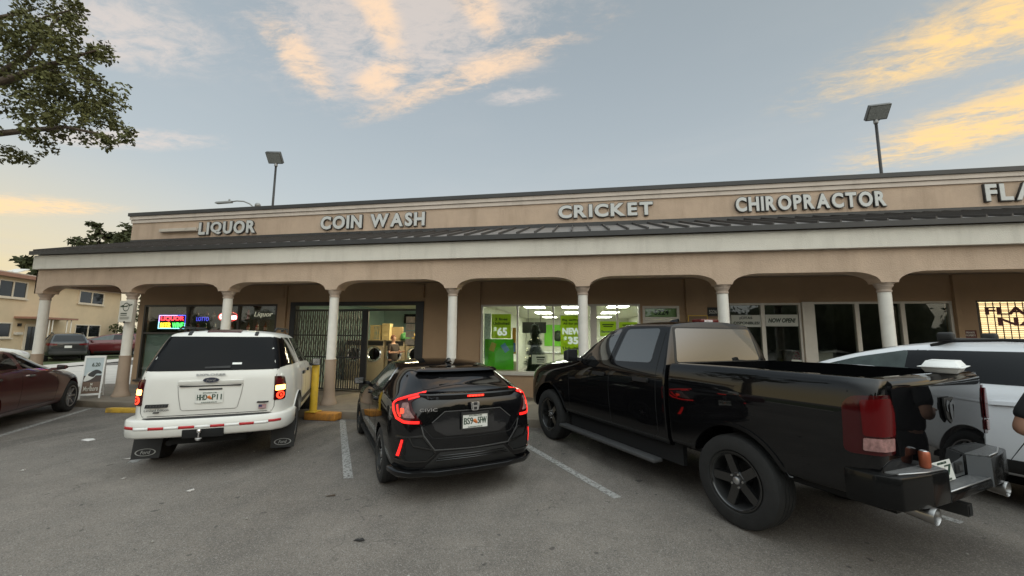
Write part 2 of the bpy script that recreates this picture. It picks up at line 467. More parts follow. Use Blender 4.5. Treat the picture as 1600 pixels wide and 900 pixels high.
# raised walkway in front of the shops
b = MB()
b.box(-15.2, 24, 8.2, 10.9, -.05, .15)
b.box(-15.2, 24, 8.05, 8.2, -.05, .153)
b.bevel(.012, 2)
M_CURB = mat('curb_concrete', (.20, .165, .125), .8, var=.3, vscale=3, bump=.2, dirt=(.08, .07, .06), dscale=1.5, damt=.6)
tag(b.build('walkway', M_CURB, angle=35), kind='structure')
M_YELLOW = mat('yellow_paint', (.50, .30, .035), .6, var=.2, vscale=8, dirt=(.12, .09, .06), dscale=5, damt=.8, bump=.15)
M_BOLLARD = mat('bollard_yellow', (.62, .40, .03), .5, var=.12, vscale=6, dirt=(.2, .14, .06), dscale=7, damt=.5)
M_ORANGE = mat('orange_curb_paint', (.52, .22, .035), .65, var=.25, vscale=9, dirt=(.14, .09, .06), dscale=6, damt=.7)
def wheel_stop(name, label, c, rz, ln, m):
    b = MB(); pr = [(-.075, 0), (.075, 0), (.06, .10), (-.06, .10)]
    b.prism(pr, lambda u, v, d: (d, u, v), -ln / 2, ln / 2); b.bevel(.012, 2)
    o = b.build(name, m, angle=35); o.location = (c[0], c[1], .002); o.rotation_euler = (0, 0, rz)
    return tag(o, label, 'wheel stop')
wheel_stop('wheel_stop', 'worn yellow concrete wheel stop on the asphalt left of the white estate car', (-10.05, 7.75), RAD(8), 1.15, M_YELLOW)
b = MB(); b.box(-.36, .36, -.13, .13, 0, .15); b.bevel(.02, 2)
o = b.build('kerb_block', M_ORANGE, angle=35); o.location = (-5.40, 7.93, .002)
tag(o, 'orange painted kerb block at the foot of the yellow bollard', 'kerb')
t = thing('bollard', 'yellow painted steel bollard beside the column in front of the laundry gate', 'bollard', (-5.62, 7.9, .16))
b = MB(); b.lathe([(0, 0), (.075, 0), (.075, 1.02), (.06, 1.07), (0, 1.085)], 20); b.build('post', M_BOLLARD, t, angle=40)
b = MB(); b.box(-.12, .12, -.12, .12, 0, .012); b.build('base_plate', M_BOLLARD, t)

# ------------------------------------------------------------------ strip mall
YW = 10.9
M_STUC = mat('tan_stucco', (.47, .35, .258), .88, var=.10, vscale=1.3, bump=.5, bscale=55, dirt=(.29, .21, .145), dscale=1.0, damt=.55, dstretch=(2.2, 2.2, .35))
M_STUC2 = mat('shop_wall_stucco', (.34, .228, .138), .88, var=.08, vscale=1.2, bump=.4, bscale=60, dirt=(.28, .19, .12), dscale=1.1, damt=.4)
M_FASC = mat('offwhite_stucco', (.61, .575, .505), .85, var=.07, vscale=1.0, bump=.4, bscale=60, dirt=(.43, .40, .345), dscale=1.0, damt=.6, dstretch=(2.6, 2.6, .3))
M_CORN = mat('cornice_paint', (.56, .485, .42), .8, var=.06, vscale=2, dirt=(.36, .31, .26), dscale=1.0, damt=.6, dstretch=(2.6, 2.6, .3))
M_DARK = mat('dark_bronze_trim', (.035, .033, .032), .55, var=.2, vscale=2)
M_ROOFM = mat('brown_metal_roof', (.17, .155, .145), .5, metal=.15, var=.18, vscale=1.6, dirt=(.17, .155, .14), dscale=1.4, damt=.4)
M_SOFF = mat('soffit_paint', (.2, .15, .11), .9, var=.1, vscale=1)
M_COLW = mat('column_white', (.66, .63, .57), .7, var=.07, vscale=3, bump=.15, dirt=(.5, .46, .40), dscale=2.2, damt=.5)
M_COLB = mat('column_brown', (.32, .24, .175), .75, var=.15, vscale=3, bump=.2, dirt=(.2, .15, .115), dscale=3, damt=.5)
M_CAP = mat('capital_brown', (.38, .30, .24), .7, var=.1, vscale=4)
M_ALU = mat('pale_aluminium', (.52, .48, .42), .45, metal=.15, var=.06, vscale=4)
M_ALUD = mat('bronze_aluminium', (.05, .042, .037), .45, metal=.3)
M_GLASS = glass_mat('shop_glass', (.86, .9, .88))
M_BLACKM = mat('black_iron', (.014, .013, .013), .5)
mall = thing('strip_mall', 'long tan stucco shopping strip with white arcade columns and a brown metal canopy', 'building', (0, YW, 0))
XL, XR = -14.97, 26.0
SL = -14.35                                    # left end wall of the shops under the canopy
# front wall with shop openings
ops = [(-14.15, -9.2, .30, 2.72), (-8.73, -4.42, .15, 2.77), (-2.72, 1.60, .78, 2.66), (1.66, 2.58, .15, 2.60), (3.75, 5.44, .15, 2.66), (5.70, 8.66, .30, 2.68), (9.14, 12.9, 1.0, 2.69), (13.6, 14.6, .15, 2.6), (16, 19, .8, 2.6)]
b = MB(); x = SL
for a, c, z0, z1 in ops:
    b.box(x, a, YW, YW + .2, .15, 4.9)
    b.box(a, c, YW, YW + .2, z1, 4.9)
    if z0 > .16: b.box(a, c, YW, YW + .2, .15, z0)
    x = c
b.box(x, XR, YW, YW + .2, .15, 4.9)
b.box(SL, SL + .2, YW + .2, 24, 0, 4.9)
b.box(XR - .2, XR, YW + .2, 24, 0, 4.9)
b.box(SL + .2, XR - .2, 23.8, 24, 0, 4.9)
for x0, x1 in ((-9.08, -8.86), (2.74, 3.25), (8.68, 8.80), (-3.36, -2.98), (-2.98, -2.74)):
    b.box(x0, x1, YW - .07, YW, .15, 3.3)
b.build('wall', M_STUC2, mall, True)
# parapet above the canopy
b = MB(); b.box(XL, XR, YW - .05, YW + .25, 4.9, 5.50)
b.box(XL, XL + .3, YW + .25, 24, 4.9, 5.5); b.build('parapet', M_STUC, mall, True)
b = MB()
b.box(XL - .03, XR, YW - .085, YW + .25, 5.50, 5.605); b.box(XL - .05, XR, YW - .12, YW + .25, 5.615, 5.73)
b.box(XL - .05, XL + .3, YW + .25, 24, 5.50, 5.73)
b.build('cornice', M_CORN, mall, True)
b = MB(); b.box(XL - .09, XR, YW - .16, YW + .27, 5.73, 5.84); b.box(XL - .09, XL + .3, YW + .27, 24, 5.73, 5.84)
b.box(XL, XR, YW - .062, YW - .05, 4.80, 4.92)
b.build('coping', M_DARK, mall, True)
b = MB(); b.box(XL + .3, XR, YW + .25, 24, 4.95, 5.05); b.build('flat_roof', mat('roof_felt', (.2, .19, .18), .9), mall, True)
# canopy: sloping standing seam roof, fascia, arched beam
YE = 8.48
b = MB()
b.hexa([(XL, YE, 3.98), (XR, YE, 3.98), (XR, YW - .06, 4.76), (XL, YW - .06, 4.76), (XL, YE, 4.03), (XR, YE, 4.03), (XR, YW - .06, 4.81), (XL, YW - .06, 4.81)])
n_ = int((XR - XL) / .40)
for i in range(n_ + 1):
    x = XL + .02 + i * .40
    b.hexa([(x, YE - .005, 4.03), (x + .028, YE - .005, 4.03), (x + .028, YW - .07, 4.808), (x, YW - .07, 4.808), (x, YE - .005, 4.085), (x + .028, YE - .005, 4.085), (x + .028, YW - .07, 4.86), (x, YW - .07, 4.86)], 1)
b.build('canopy_roof', [M_ROOFM, mat('seam_shade_brown', (.06, .054, .05), .5, metal=.2)], mall, True)  # seams are the roof's own metal, darkened to paint in their side shade
b = MB(); b.box(XL - .03, XR, YE - .05, YE - .008, 3.925, 4.03); b.build('gutter', M_DARK, mall, True)
b = MB(); b.box(XL, XR, 8.53, 8.63, 3.54, 3.92); b.box(XL, XL + .1, 8.63, YW - .1, 3.54, 3.92)
b.hexa([(XL + .02, 8.60, 3.92), (XL + .08, 8.60, 3.92), (XL + .08, YW - .07, 3.92), (XL + .02, YW - .07, 3.92), (XL + .02, 8.60, 3.97), (XL + .08, 8.60, 3.97), (XL + .08, YW - .07, 4.75), (XL + .02, YW - .07, 4.75)])
b.build('fascia', M_FASC, mall, True)
colx = [-14.83, -11.87, -8.89, -5.89, -2.88, .09, 2.95, 5.90] + [8.86 + 2.96 * i for i in range(5)]
CW = .15
def arch_beam():
    b = MB(); z_top, z_cap, z_cr = 3.9, 2.87, 3.085
    x0 = XL + .03
    def seg(poly): b.prism(poly, lambda u, v, d: (u, d, v), 8.645, 9.0)
    b.box(x0, colx[0] - CW, 8.645, 9.0, z_cap, z_top)
    for i, c in enumerate(colx):
        b.box(c - CW, c + CW, 8.645, 9.0, z_cap, z_top)
        e = colx[i + 1] - CW if i + 1 < len(colx) else XR
        a, ht, s = c + CW, z_cr - z_cap, .52
        pts = [(a, z_top), (a, z_cap)]
        pts += [(a + s * (1 - math.cos(t * math.pi / 20)), z_cap + ht * math.sin(t * math.pi / 20)) for t in range(1, 11)]
        if i + 1 < len(colx): pts += [(e - s * (1 - math.cos(t * math.pi / 20)), z_cap + ht * math.sin(t * math.pi / 20)) for t in range(10, -1, -1)]
        else: pts += [(e, z_cr)]
        pts += [(e, z_top)]
        # split in strips so that the outline stays convex
        n = len(pts) - 2
        lo = pts[1:-1]
        for k in range(len(lo) - 1):
            p, q = lo[k], lo[k + 1]
            if q[0] - p[0] < 1e-5: continue
            seg([(p[0], p[1]), (q[0], q[1]), (q[0], z_top), (p[0], z_top)])
    # left return
    b.box(x0, x0 + .3, 9.0, YW - .07, z_cr, z_top)
    bmesh.ops.remove_doubles(b.bm, verts=b.bm.verts, dist=1e-5)
    # drop the inner faces shared by neighbouring strips
    seen = {}
    for f in list(b.bm.faces):
        k = frozenset(v.index for v in f.verts)
        seen.setdefault(k, []).append(f)
    b.bm.verts.index_update()
    seen = {}
    for f in b.bm.faces: seen.setdefault(frozenset(v.index for v in f.verts), []).append(f)
    bmesh.ops.delete(b.bm, geom=[f for fs in seen.values() if len(fs) > 1 for f in fs], context='FACES_ONLY')
    return b
arch_beam().build('arched_beam', M_STUC, mall, True)
b = MB(); b.box(XL + .35, XR, 9.0, YW - .07, 3.30, 3.34); b.build('soffit', M_SOFF, mall, True)
for c in colx:
    b = MB(); b.lathe([(.108, 1.19), (.106, 2.6), (.105, 2.70)], 28)
    col = b.build('column', M_COLW, mall); col.location = (c, 8.82 - YW, 0)
    b = MB(); b.lathe([(.19, .15), (.19, .19), (.165, .24), (.138, .34), (.128, .5), (.122, 1.17), (.128, 1.175), (.128, 1.2), (.108, 1.205)], 28); b.build('lower_shaft', M_COLB, col, smooth=True, angle=40)
    b = MB(); b.lathe([(.10, 2.69), (.118, 2.695), (.122, 2.71), (.118, 2.728), (.108, 2.735), (.112, 2.765), (.14, 2.80), (.145, 2.815), (.138, 2.825), (.158, 2.845), (.16, 2.868), (.13, 2.869)], 28); b.build('capital', M_CAP, col, smooth=True, angle=40)
# shop fronts -------------------------------------------------------
def shop_window(x0, x1, z0, z1, mulls, fm=M_ALU, gm=M_GLASS, w=.05, y=YW + .03, name='shop_window', rails=(), trim=.045, sill=True):
    b = MB()
    b.box(x0, x0 + w, y - .03, y + .07, z0, z1); b.box(x1 - w, x1, y - .03, y + .07, z0, z1)
    b.box(x0 + w, x1 - w, y - .03, y + .07, z1 - w, z1); b.box(x0 + w, x1 - w, y - .03, y + .07, z0, z0 + w)
    for m_ in mulls: b.box(m_ - trim / 2, m_ + trim / 2, y - .025, y + .065, z0 + w, z1 - w)
    for a, c, zr in rails: b.box(a, c, y - .02, y + .06, zr - .03, zr + .03)
    if sill: b.box(x0 - .05, x1 + .05, y - .10, y - .031, z0 - .05, z0 + .012)
    fr = b.build(name, fm, mall, True)
    g = MB(); g.box(x0 + w * .5, x1 - w * .5, y + .015, y + .021, z0 + w * .5, z1 - w * .5)
    g.build('pane', gm, fr, True)
    return fr
shop_window(-2.72, 1.60, .78, 2.66, [-1.68, -.69, .38, 1.01])
b = MB(); b.box(.30, .47, YW - .03, YW + .1, .84, 2.61); b.build('window_post', M_ALU, mall, True)
def shop_door(x0, x1, z1, fm, trans, label_):
    b = MB(); y = YW + .03; w = .06
    b.box(x0, x0 + w, y - .03, y + .07, .15, z1); b.box(x1 - w, x1, y - .03, y + .07, .15, z1); b.box(x0 + w, x1 - w, y - .03, y + .07, z1 - w, z1)
    b.box(x0 + w, x1 - w, y - .03, y + .07, trans - .04, trans + .02)
    fr = b.build('shop_door', fm, mall, True)
    b = MB(); a, c = x0 + w + .005, x1 - w - .005; y += .005
    b.box(a, a + .08, y, y + .045, .17, trans - .045); b.box(c - .08, c, y, y + .045, .17, trans - .045); b.box(a + .08, c - .08, y, y + .045, trans - .13, trans - .045); b.box(a + .08, c - .08, y, y + .045, .17, .38)
    d = b.build('door_leaf', fm, fr, True)
    g = MB(); g.box(a + .04, c - .04, y + .02, y + .026, .2, trans - .09); g.box(x0 + w * .5, x1 - w * .5, y + .02, y + .026, trans, z1 - w * .5); g.build('pane', M_GLASS, fr, True)
    b = MB(); b.tube([(a + .04, y - .01, .95), (a + .04, y - .06, .95), (a + .04, y - .06, 1.3), (a + .04, y - .01, 1.3)], .012, 8); b.build('handle', M_ALUD, fr, True)
    return fr
shop_door(1.66, 2.58, 2.60, M_ALU, 2.29, '')
shop_window(3.75, 5.44, .15, 2.66, [4.57], rails=[(3.8, 5.4, 1.1)], trim=.09, sill=False)
b = MB(); b.box(5.45, 5.69, YW - .05, YW + .12, .15, 2.68); b.build('window_post', M_ALU, mall, True)
shop_window(5.70, 8.66, .30, 2.68, [6.68, 7.65], trim=.09)
shop_window(9.14, 12.9, 1.0, 2.69, [], fm=M_ALUD, w=.03)
shop_window(16, 19, .8, 2.6, [17.5])
shop_door(13.6, 14.6, 2.6, M_ALU, 2.25, '')
shop_window(-14.15, -9.2, .30, 2.72, [-12.47, -10.57], fm=M_ALUD, w=.06, rails=[(-14.1, -12.5, 1.80)], trim=.08)
# rooms behind the glass
def room(x0, x1, y1, wallm, floorm, ceilm, z0=.15, z1=2.95, lights=()):
    b = MB(); y0 = YW + .21
    b.face([(x0, y1, z0), (x1, y1, z0), (x1, y1, z1), (x0, y1, z1)], 0)
    b.face([(x0, y0, z0), (x0, y1, z0), (x0, y1, z1), (x0, y0, z1)], 0)
    b.face([(x1, y0, z0), (x1, y1, z0), (x1, y1, z1), (x1, y0, z1)], 0)
    b.face([(x0, y0, z0), (x1, y0, z0), (x1, y1, z0), (x0, y1, z0)], 1)
    b.face([(x0, y0, z1), (x1, y0, z1), (x1, y1, z1), (x0, y1, z1)], 2)
    r = b.build('shop_interior', [wallm, floorm, ceilm], mall, True)
    return r
def ceil_lights(spots, m, sx=.6, sy=1.2, z=2.93):
    for x, y in spots:
        b = MB(); b.box(x - sx / 2 - .03, x + sx / 2 + .03, y - sy / 2 - .03, y + sy / 2 + .03, z, z + .015)
        fr = b.build('ceiling_light', M_ALU, mall, True)
        b = MB(); b.box(x - sx / 2, x + sx / 2, y - sy / 2, y + sy / 2, z - .012, z - .002); b.build('diffuser', m, fr, True)
M_TUBE = mat('lit_diffuser', (.9, .9, .85), .5, emis=(1.0, .97, .84), estr=17.0)
M_TUBEW = mat('lit_tube', (.9, .9, .85), .5, emis=(1.0, .84, .52), estr=30.0)
M_RWHITE = mat('interior_white', (.50, .51, .42), .8, var=.06)
M_RGREEN = mat('interior_green', (.13, .42, .02), .7, var=.05)
M_RFLOOR = mat('interior_floor', (.30, .28, .25), .4, var=.1)
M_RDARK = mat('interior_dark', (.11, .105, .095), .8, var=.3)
M_TEAL = mat('laundry_wall', (.26, .36, .36), .8, var=.08, vscale=1)
room(-2.9, 2.62, 22, M_RWHITE, M_RFLOOR, M_RWHITE, z1=2.74)
ceil_lights([(x_, y_) for x_ in (-1.4, -.22, 1.2) for y_ in (12.6, 16.0, 19.6)], M_TUBE, .62, 1.0, 2.722)
room(-8.8, -4.2, 17, M_TEAL, M_RFLOOR, M_RWHITE)
ceil_lights([(-5.3, 12.3), (-5.0, 13.4), (-4.9, 14.8)], M_TUBEW, 1.3, .3)
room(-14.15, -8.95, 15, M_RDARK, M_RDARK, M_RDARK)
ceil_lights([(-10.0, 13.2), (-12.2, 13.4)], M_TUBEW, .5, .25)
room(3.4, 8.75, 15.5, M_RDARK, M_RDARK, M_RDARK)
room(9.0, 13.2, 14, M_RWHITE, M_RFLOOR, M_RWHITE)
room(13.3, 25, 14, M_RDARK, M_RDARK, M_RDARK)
# wall vents and conduits under the canopy
for x in (-9.1, -4.58):
    b = MB(); b.box(x - .17, x + .17, YW - .09, YW - .001, 2.88, 3.24); b.box(x - .14, x + .14, YW - .105, YW - .091, 2.92, 3.2); b.build('vent_box', M_STUC2, mall, True)
# ------------------------------------------------------------------ vehicles
from mathutils.interpolate import poly_3d_calc
def paint(name, base, metal=0.0, rough=.35, coat=1.0):
    m = mat(name, base, rough, metal, coat, var=.03, vscale=2, spec=.0 if max(base) < .02 else .25)
    return m
P_BLACK = paint('black_car_paint', (.0045, .0045, .005), 0, .12)
P_BLACK2 = paint('black_pickup_paint', (.004, .004, .0045), 0, .12)
P_WHITE = paint('white_car_paint', (.66, .65, .61), 0, .4, .6)
P_SILVER = paint('pearl_white_paint', (.74, .75, .77), 0, .4, .8)
P_MAROON = paint('maroon_car_paint', (.055, .009, .011), .2, .35)
P_RED = paint('dark_red_car_paint', (.10, .011, .013), .1, .35)
P_GREY = paint('dark_grey_car_paint', (.022, .025, .026), .3, .35)
M_TINT = mat('tinted_glass', (.004, .004, .0045), .04, spec=.4)
M_TINTD = mat('dark_tinted_glass', (.004, .004, .0045), .05, spec=.12)
M_TINTM = mat('reflective_tint', (.13, .135, .135), .02, metal=.75, spec=1.0, coat=1.0, coat_rough=.01)
M_TINT2 = mat('clear_car_glass', (.05, .065, .06), .05, spec=.6, var=.5, vscale=1.8)
M_GAP = mat('panel_gap', (.003, .003, .003), .9)
M_BLKPL = mat('black_plastic', (.012, .012, .012), .6, var=.1)
M_GREYPL = mat('grey_plastic', (.05, .05, .05), .55, var=.1)
M_RUBBER = mat('tyre_rubber', (.014, .0135, .013), .85, var=.25, vscale=9, bump=.15, bscale=60)
M_CHROME = mat('chrome', (.75, .75, .76), .12, 1.0)
M_SILVRIM = mat('silver_rim', (.45, .45, .46), .3, .9)
M_BLKRIM = mat('black_rim', (.008, .008, .008), .18, .0, .8)
M_REDL = mat('red_lens', (.085, .003, .004), .12, coat=.15, spec=.25)
M_REDDK = mat('dark_red_lens', (.040, .002, .003), .1, coat=.4, spec=.3)
M_REDLIT = mat('lit_red_lens', (.5, .01, .01), .15, emis=(1, .02, .015), estr=.95)
M_REDHOT = mat('lit_red_lamp', (.5, .02, .01), .15, emis=(1, .05, .02), estr=1.6)
M_AMBER = mat('lit_amber_lamp', (.9, .5, .2), .15, emis=(1, .42, .10), estr=4.0)
M_CLEARL = mat('clear_lens', (.55, .5, .5), .12, coat=1, var=.4, vscale=30)
M_PINKL = mat('pale_lens', (.26, .14, .13), .15, coat=.3, var=.5, vscale=26)
M_PLATE = mat('plate_white', (.62, .62, .58), .5, var=.05)
M_PLTXT = mat('plate_green', (.02, .05, .03), .5)
M_PLORG = mat('plate_orange', (.55, .16, .04), .5)
M_RETRO = mat('reflective_red', (.42, .015, .02), .4)
M_RETW = mat('reflective_white', (.72, .72, .70), .4)
M_TREAD = mat('tread_plate', (.13, .13, .13), .45, bump=.8, bscale=45)

def pchip(ctrl, x):
    """monotone cubic through (x, a, b) points"""
    n = len(ctrl)
    if x <= ctrl[0][0]: return ctrl[0][1:]
    if x >= ctrl[-1][0]: return ctrl[-1][1:]
    out = []
    for c in (1, 2):
        xs = [p[0] for p in ctrl]; ys = [p[c] for p in ctrl]
        h = [xs[i + 1] - xs[i] for i in range(n - 1)]; d = [(ys[i + 1] - ys[i]) / h[i] for i in range(n - 1)]
        m = [d[0]] + [0 if d[i - 1] * d[i] <= 0 else 2 * d[i - 1] * d[i] / (d[i - 1] + d[i]) for i in range(1, n - 1)] + [d[-1]]
        for i in range(n - 1):
            if xs[i] <= x <= xs[i + 1]:
                t = (x - xs[i]) / h[i]
                out.append((2 * t**3 - 3 * t**2 + 1) * ys[i] + (t**3 - 2 * t**2 + t) * h[i] * m[i] + (-2 * t**3 + 3 * t**2) * ys[i + 1] + (t**3 - t**2) * h[i] * m[i + 1])
                break
    return out
FR = [1, .72, .36, 0, -.36, -.72, -1]
def cage_mesh(rows, stations, crown, rear_bulge=.04, front_bulge=.06, creases=None, levels=3, rear_crease=0.0, wells=(), cav=None, dark=None):
    K = len(rows); ns = len(stations) + 2
    bm = bmesh.new(); cl = bm.edges.layers.float.new('crease_edge')
    Lp = []
    for i in range(ns):
        rr = []
        for k in range(K):
            x = rows[k][0][0] if i == 0 else (rows[k][-1][0] if i == ns - 1 else stations[i - 1])
            y, z = pchip(rows[k], x); rr.append(Vector((x, y, z)))
        Lp.append(rr)
    cr = lambda x: pchip([(a, b, 0) for a, b in crown], x)[0]
    V = {}
    def vert(i, k, j):
        """i station, k row, j column (only on the boundary of the box)"""
        key = (i, k, j)
        if key in V: return V[key]
        p = Lp[i][k]; f = FR[j]
        q = Vector((p.x, p.y * f, p.z))
        w = 1 - f * f
        q.z += cr(p.x) * w * (k / (K - 1)) ** 4 if k else 0
        if i == 0: q.x -= rear_bulge * w
        if i == ns - 1: q.x += front_bulge * w
        V[key] = bm.verts.new(q); return V[key]
    M = len(FR) - 1
    def quad(a, b, c, d):
        try: bm.faces.new((a, b, c, d))
        except ValueError: pass
    for i in range(ns - 1):
        for k in range(K - 1):
            quad(vert(i, k, 0), vert(i + 1, k, 0), vert(i + 1, k + 1, 0), vert(i, k + 1, 0))
            quad(vert(i, k, M), vert(i, k + 1, M), vert(i + 1, k + 1, M), vert(i + 1, k, M))
        for j in range(M):
            quad(vert(i, K - 1, j), vert(i + 1, K - 1, j), vert(i + 1, K - 1, j + 1), vert(i, K - 1, j + 1))
            quad(vert(i, 0, j), vert(i, 0, j + 1), vert(i + 1, 0, j + 1), vert(i + 1, 0, j))
    for k in range(K - 1):
        for j in range(M):
            quad(vert(0, k, j), vert(0, k + 1, j), vert(0, k + 1, j + 1), vert(0, k, j + 1))
            quad(vert(ns - 1, k, j), vert(ns - 1, k, j + 1), vert(ns - 1, k + 1, j + 1), vert(ns - 1, k + 1, j))
    bmesh.ops.recalc_face_normals(bm, faces=bm.faces)
    def edge(a, b, v):
        e = bm.edges.get((a, b))
        if e: e[cl] = max(e[cl], v)
    for k, v in (creases or {}).items():
        for j in (0, M):
            for i in range(ns - 1): edge(vert(i, k, j), vert(i + 1, k, j), v)
    if rear_crease:
        for k in range(K - 1):
            for j in (0, M): edge(vert(0, k, j), vert(0, k + 1, j), rear_crease)
        for j in range(M): edge(vert(0, K - 1, j), vert(0, K - 1, j + 1), rear_crease)
    me = bpy.data.meshes.new('cage'); bm.to_mesh(me); bm.free()
    o = bpy.data.objects.new('cage', me); COL.objects.link(o)
    md = o.modifiers.new('s', 'SUBSURF'); md.levels = levels; md.render_levels = levels
    dg = bpy.context.evaluated_depsgraph_get()
    sm = bpy.data.meshes.new_from_object(o.evaluated_get(dg))
    fin = sm
    if wells or cav:
        b = MB()
        for (x, z, r, y0, y1) in wells:
            for s in (1, -1):
                b.lathe([(0, y0), (r, y0), (r, y1), (0, y1)], 40, T(x, 0, z) @ (RX(-90) if s > 0 else RX(90)), smooth=False)
        if cav: b.box(*cav)
        cm = bpy.data.meshes.new('cut'); bmesh.ops.recalc_face_normals(b.bm, faces=b.bm.faces); b.bm.to_mesh(cm); b.bm.free()
        cm.materials.append(dark)
        c = bpy.data.objects.new('cut', cm); COL.objects.link(c)
        bo = o.modifiers.new('b', 'BOOLEAN'); bo.object = c; bo.operation = 'DIFFERENCE'; bo.solver = 'EXACT'
        try: bo.material_mode = 'TRANSFER'
        except Exception: pass
        me.materials.append(None)
        dg = bpy.context.evaluated_depsgraph_get(); dg.update()
        fin = bpy.data.meshes.new_from_object(o.evaluated_get(dg))
        bpy.data.objects.remove(c)
    bpy.data.objects.remove(o)
    return sm, fin
def rpoly(pts, r, seg=4):
    """rounded polygon; r one radius or one per corner"""
    n = len(pts); out = []
    for i in range(n):
        ri = r[i] if isinstance(r, (list, tuple)) else r
        p = Vector(pts[i]); a = Vector(pts[i - 1]) - p; b = Vector(pts[(i + 1) % n]) - p
        if ri <= 0: out.append(tuple(p)); continue
        d = min(ri, a.length * .45, b.length * .45)
        s, e = p + a.normalized() * d, p + b.normalized() * d
        for t in range(seg + 1):
            t /= seg; q = s * (1 - t)**2 + p * 2 * t * (1 - t) + e * t * t; out.append(tuple(q))
    return out
def smooth_poly(pts, n=3):
    out = []
    N_ = len(pts)
    for i in range(N_):
        p0, p1, p2, p3 = (Vector(pts[(i + k - 1) % N_]) for k in range(4))
        for t in range(n):
            t /= n
            out.append(tuple(.5 * ((2 * p1) + (p2 - p0) * t + (2 * p0 - 5 * p1 + 4 * p2 - p3) * t * t + (3 * p1 - p0 - 3 * p2 + p3) * t**3)))
    return out
PROJ = {'L': ((0, 0, 0), (1, 0, 0), (0, 0, 1), (0, -1, 0)), 'R': ((0, 0, 0), (1, 0, 0), (0, 0, 1), (0, 1, 0)),
        'B': ((0, 0, 0), (0, 1, 0), (0, 0, 1), (1, 0, 0)), 'F': ((0, 0, 0), (0, 1, 0), (0, 0, 1), (-1, 0, 0)),
        'T': ((0, 0, 0), (1, 0, 0), (0, 1, 0), (0, 0, -1))}
def diag(ux, uy, side):
    """slanting view on a rear corner: u runs along (ux, side*uy)"""
    u = Vector((ux, uy * side, 0)).normalized()
    d = Vector((uy, -ux * side, 0)).normalized()          # pointing into the body
    return ((0, 0, 0), tuple(u), (0, 0, 1), tuple(d))
class Skin:
    def __init__(s, me):
        me.update(); s.me = me
        s.v = [v.co.copy() for v in me.vertices]; s.n = [v.normal.copy() for v in me.vertices]
        s.f = [tuple(p.vertices) for p in me.polygons]
        s.bvh = BVHTree.FromPolygons(s.v, s.f)
    def hit(s, pr, u, v):
        C_, U, V_, D = (Vector(q) for q in pr)
        o = C_ + U * u + V_ * v - D * 6
        loc, nor, idx, dist = s.bvh.ray_cast(o, D)
        if loc is None or dist > 8:
            loc, nor, idx, dist = s.bvh.find_nearest(C_ + U * u + V_ * v - D * 1.0)
        fv = s.f[idx]; w = poly_3d_calc([s.v[i] for i in fv], loc)
        n = sum((s.n[i] * a for i, a in zip(fv, w)), Vector()).normalized()
        if n.dot(D) > 0: n = -n
        return loc, n
def patch(sk, name, m, poly, pr='B', off=.003, parent=None, grid=.06, depth=.006):
    pr = PROJ[pr] if isinstance(pr, str) else pr
    n = len(poly)
    # densify the outline
    bp = []
    for i in range(n):
        a, b = Vector(poly[i]), Vector(poly[(i + 1) % n]); k = max(1, int((b - a).length / grid))
        for t in range(k): bp.append(a.lerp(b, t / k))
    nb = len(bp)
    us = [p.x for p in bp]; vs_ = [p.y for p in bp]
    def inside(p):
        c = False
        for i in range(nb):
            a, b = bp[i], bp[i - 1]
            if (a.y > p.y) != (b.y > p.y) and p.x < (b.x - a.x) * (p.y - a.y) / (b.y - a.y) + a.x: c = not c
        return c
    pts = list(bp)
    nu = int((max(us) - min(us)) / grid) + 1; nv = int((max(vs_) - min(vs_)) / grid) + 1
    for i in range(1, nu + 1):
        for j in range(1, nv + 1):
            p = Vector((min(us) + (i - .5 + .13 * (j % 2)) * grid, min(vs_) + (j - .5) * grid))
            if inside(p) and min((p - q).length for q in bp) > grid * .35: pts.append(p)
    res = delaunay_2d_cdt(pts, [], [list(range(nb))], 1, 1e-5)
    co, faces, orig = res[0], res[2], res[3]
    H = [sk.hit(pr, p.x, p.y) for p in co]
    verts = [h[0] + h[1] * off for h in H]; nrm = [h[1] for h in H]
    # boundary loop from edges used once
    cnt = {}
    for f in faces:
        for i in range(len(f)):
            e = (f[i], f[(i + 1) % len(f)]); cnt[frozenset(e)] = cnt.get(frozenset(e), []) + [e]
    fl = [tuple(f) for f in faces]; dn = Vector(pr[3])
    # orient outwards
    f0 = fl[0]; nn = (verts[f0[1]] - verts[f0[0]]).cross(verts[f0[2]] - verts[f0[0]])
    flip = nn.dot(nrm[f0[0]]) < 0
    if flip: fl = [tuple(reversed(f)) for f in fl]
    nv0 = len(verts); V2 = list(verts); N2 = list(nrm); mp = {}
    def low(i, tag_):
        if (i, tag_) not in mp:
            mp[(i, tag_)] = len(V2); V2.append(verts[i] if tag_ == 0 else H[i][0] + H[i][1] * (off - depth)); N2.append(Vector((0, 0, 0)))
        return mp[(i, tag_)]
    for k, es in cnt.items():
        if len(es) == 1:
            a, b = es[0]
            if flip: a, b = b, a
            fl.append((low(a, 0), low(a, 1), low(b, 1), low(b, 0)))
    me = bpy.data.meshes.new(name); me.from_pydata([tuple(v) for v in V2], [], fl); me.update()
    for p in me.polygons: p.use_smooth = True
    me.normals_split_custom_set_from_vertices([tuple(v) for v in N2])
    return link(name, me, m, parent)
def strip_poly(pts, w):
    pts = [Vector(p) for p in pts]; a, b = [], []
    for i, p in enumerate(pts):
        d = (pts[min(i + 1, len(pts) - 1)] - pts[max(i - 1, 0)]).normalized(); nn = Vector((-d.y, d.x)) * w / 2
        a.append(tuple(p + nn)); b.append(tuple(p - nn))
    return a + list(reversed(b))
def gap(sk, pts, pr, parent, w=.008, m=None, off=.0012, name='panel_seam'):
    return patch(sk, name, m or M_GAP, strip_poly(pts, w), pr, off, parent, .07, .003)
def both(fn):
    for s in (1, -1): fn(s)
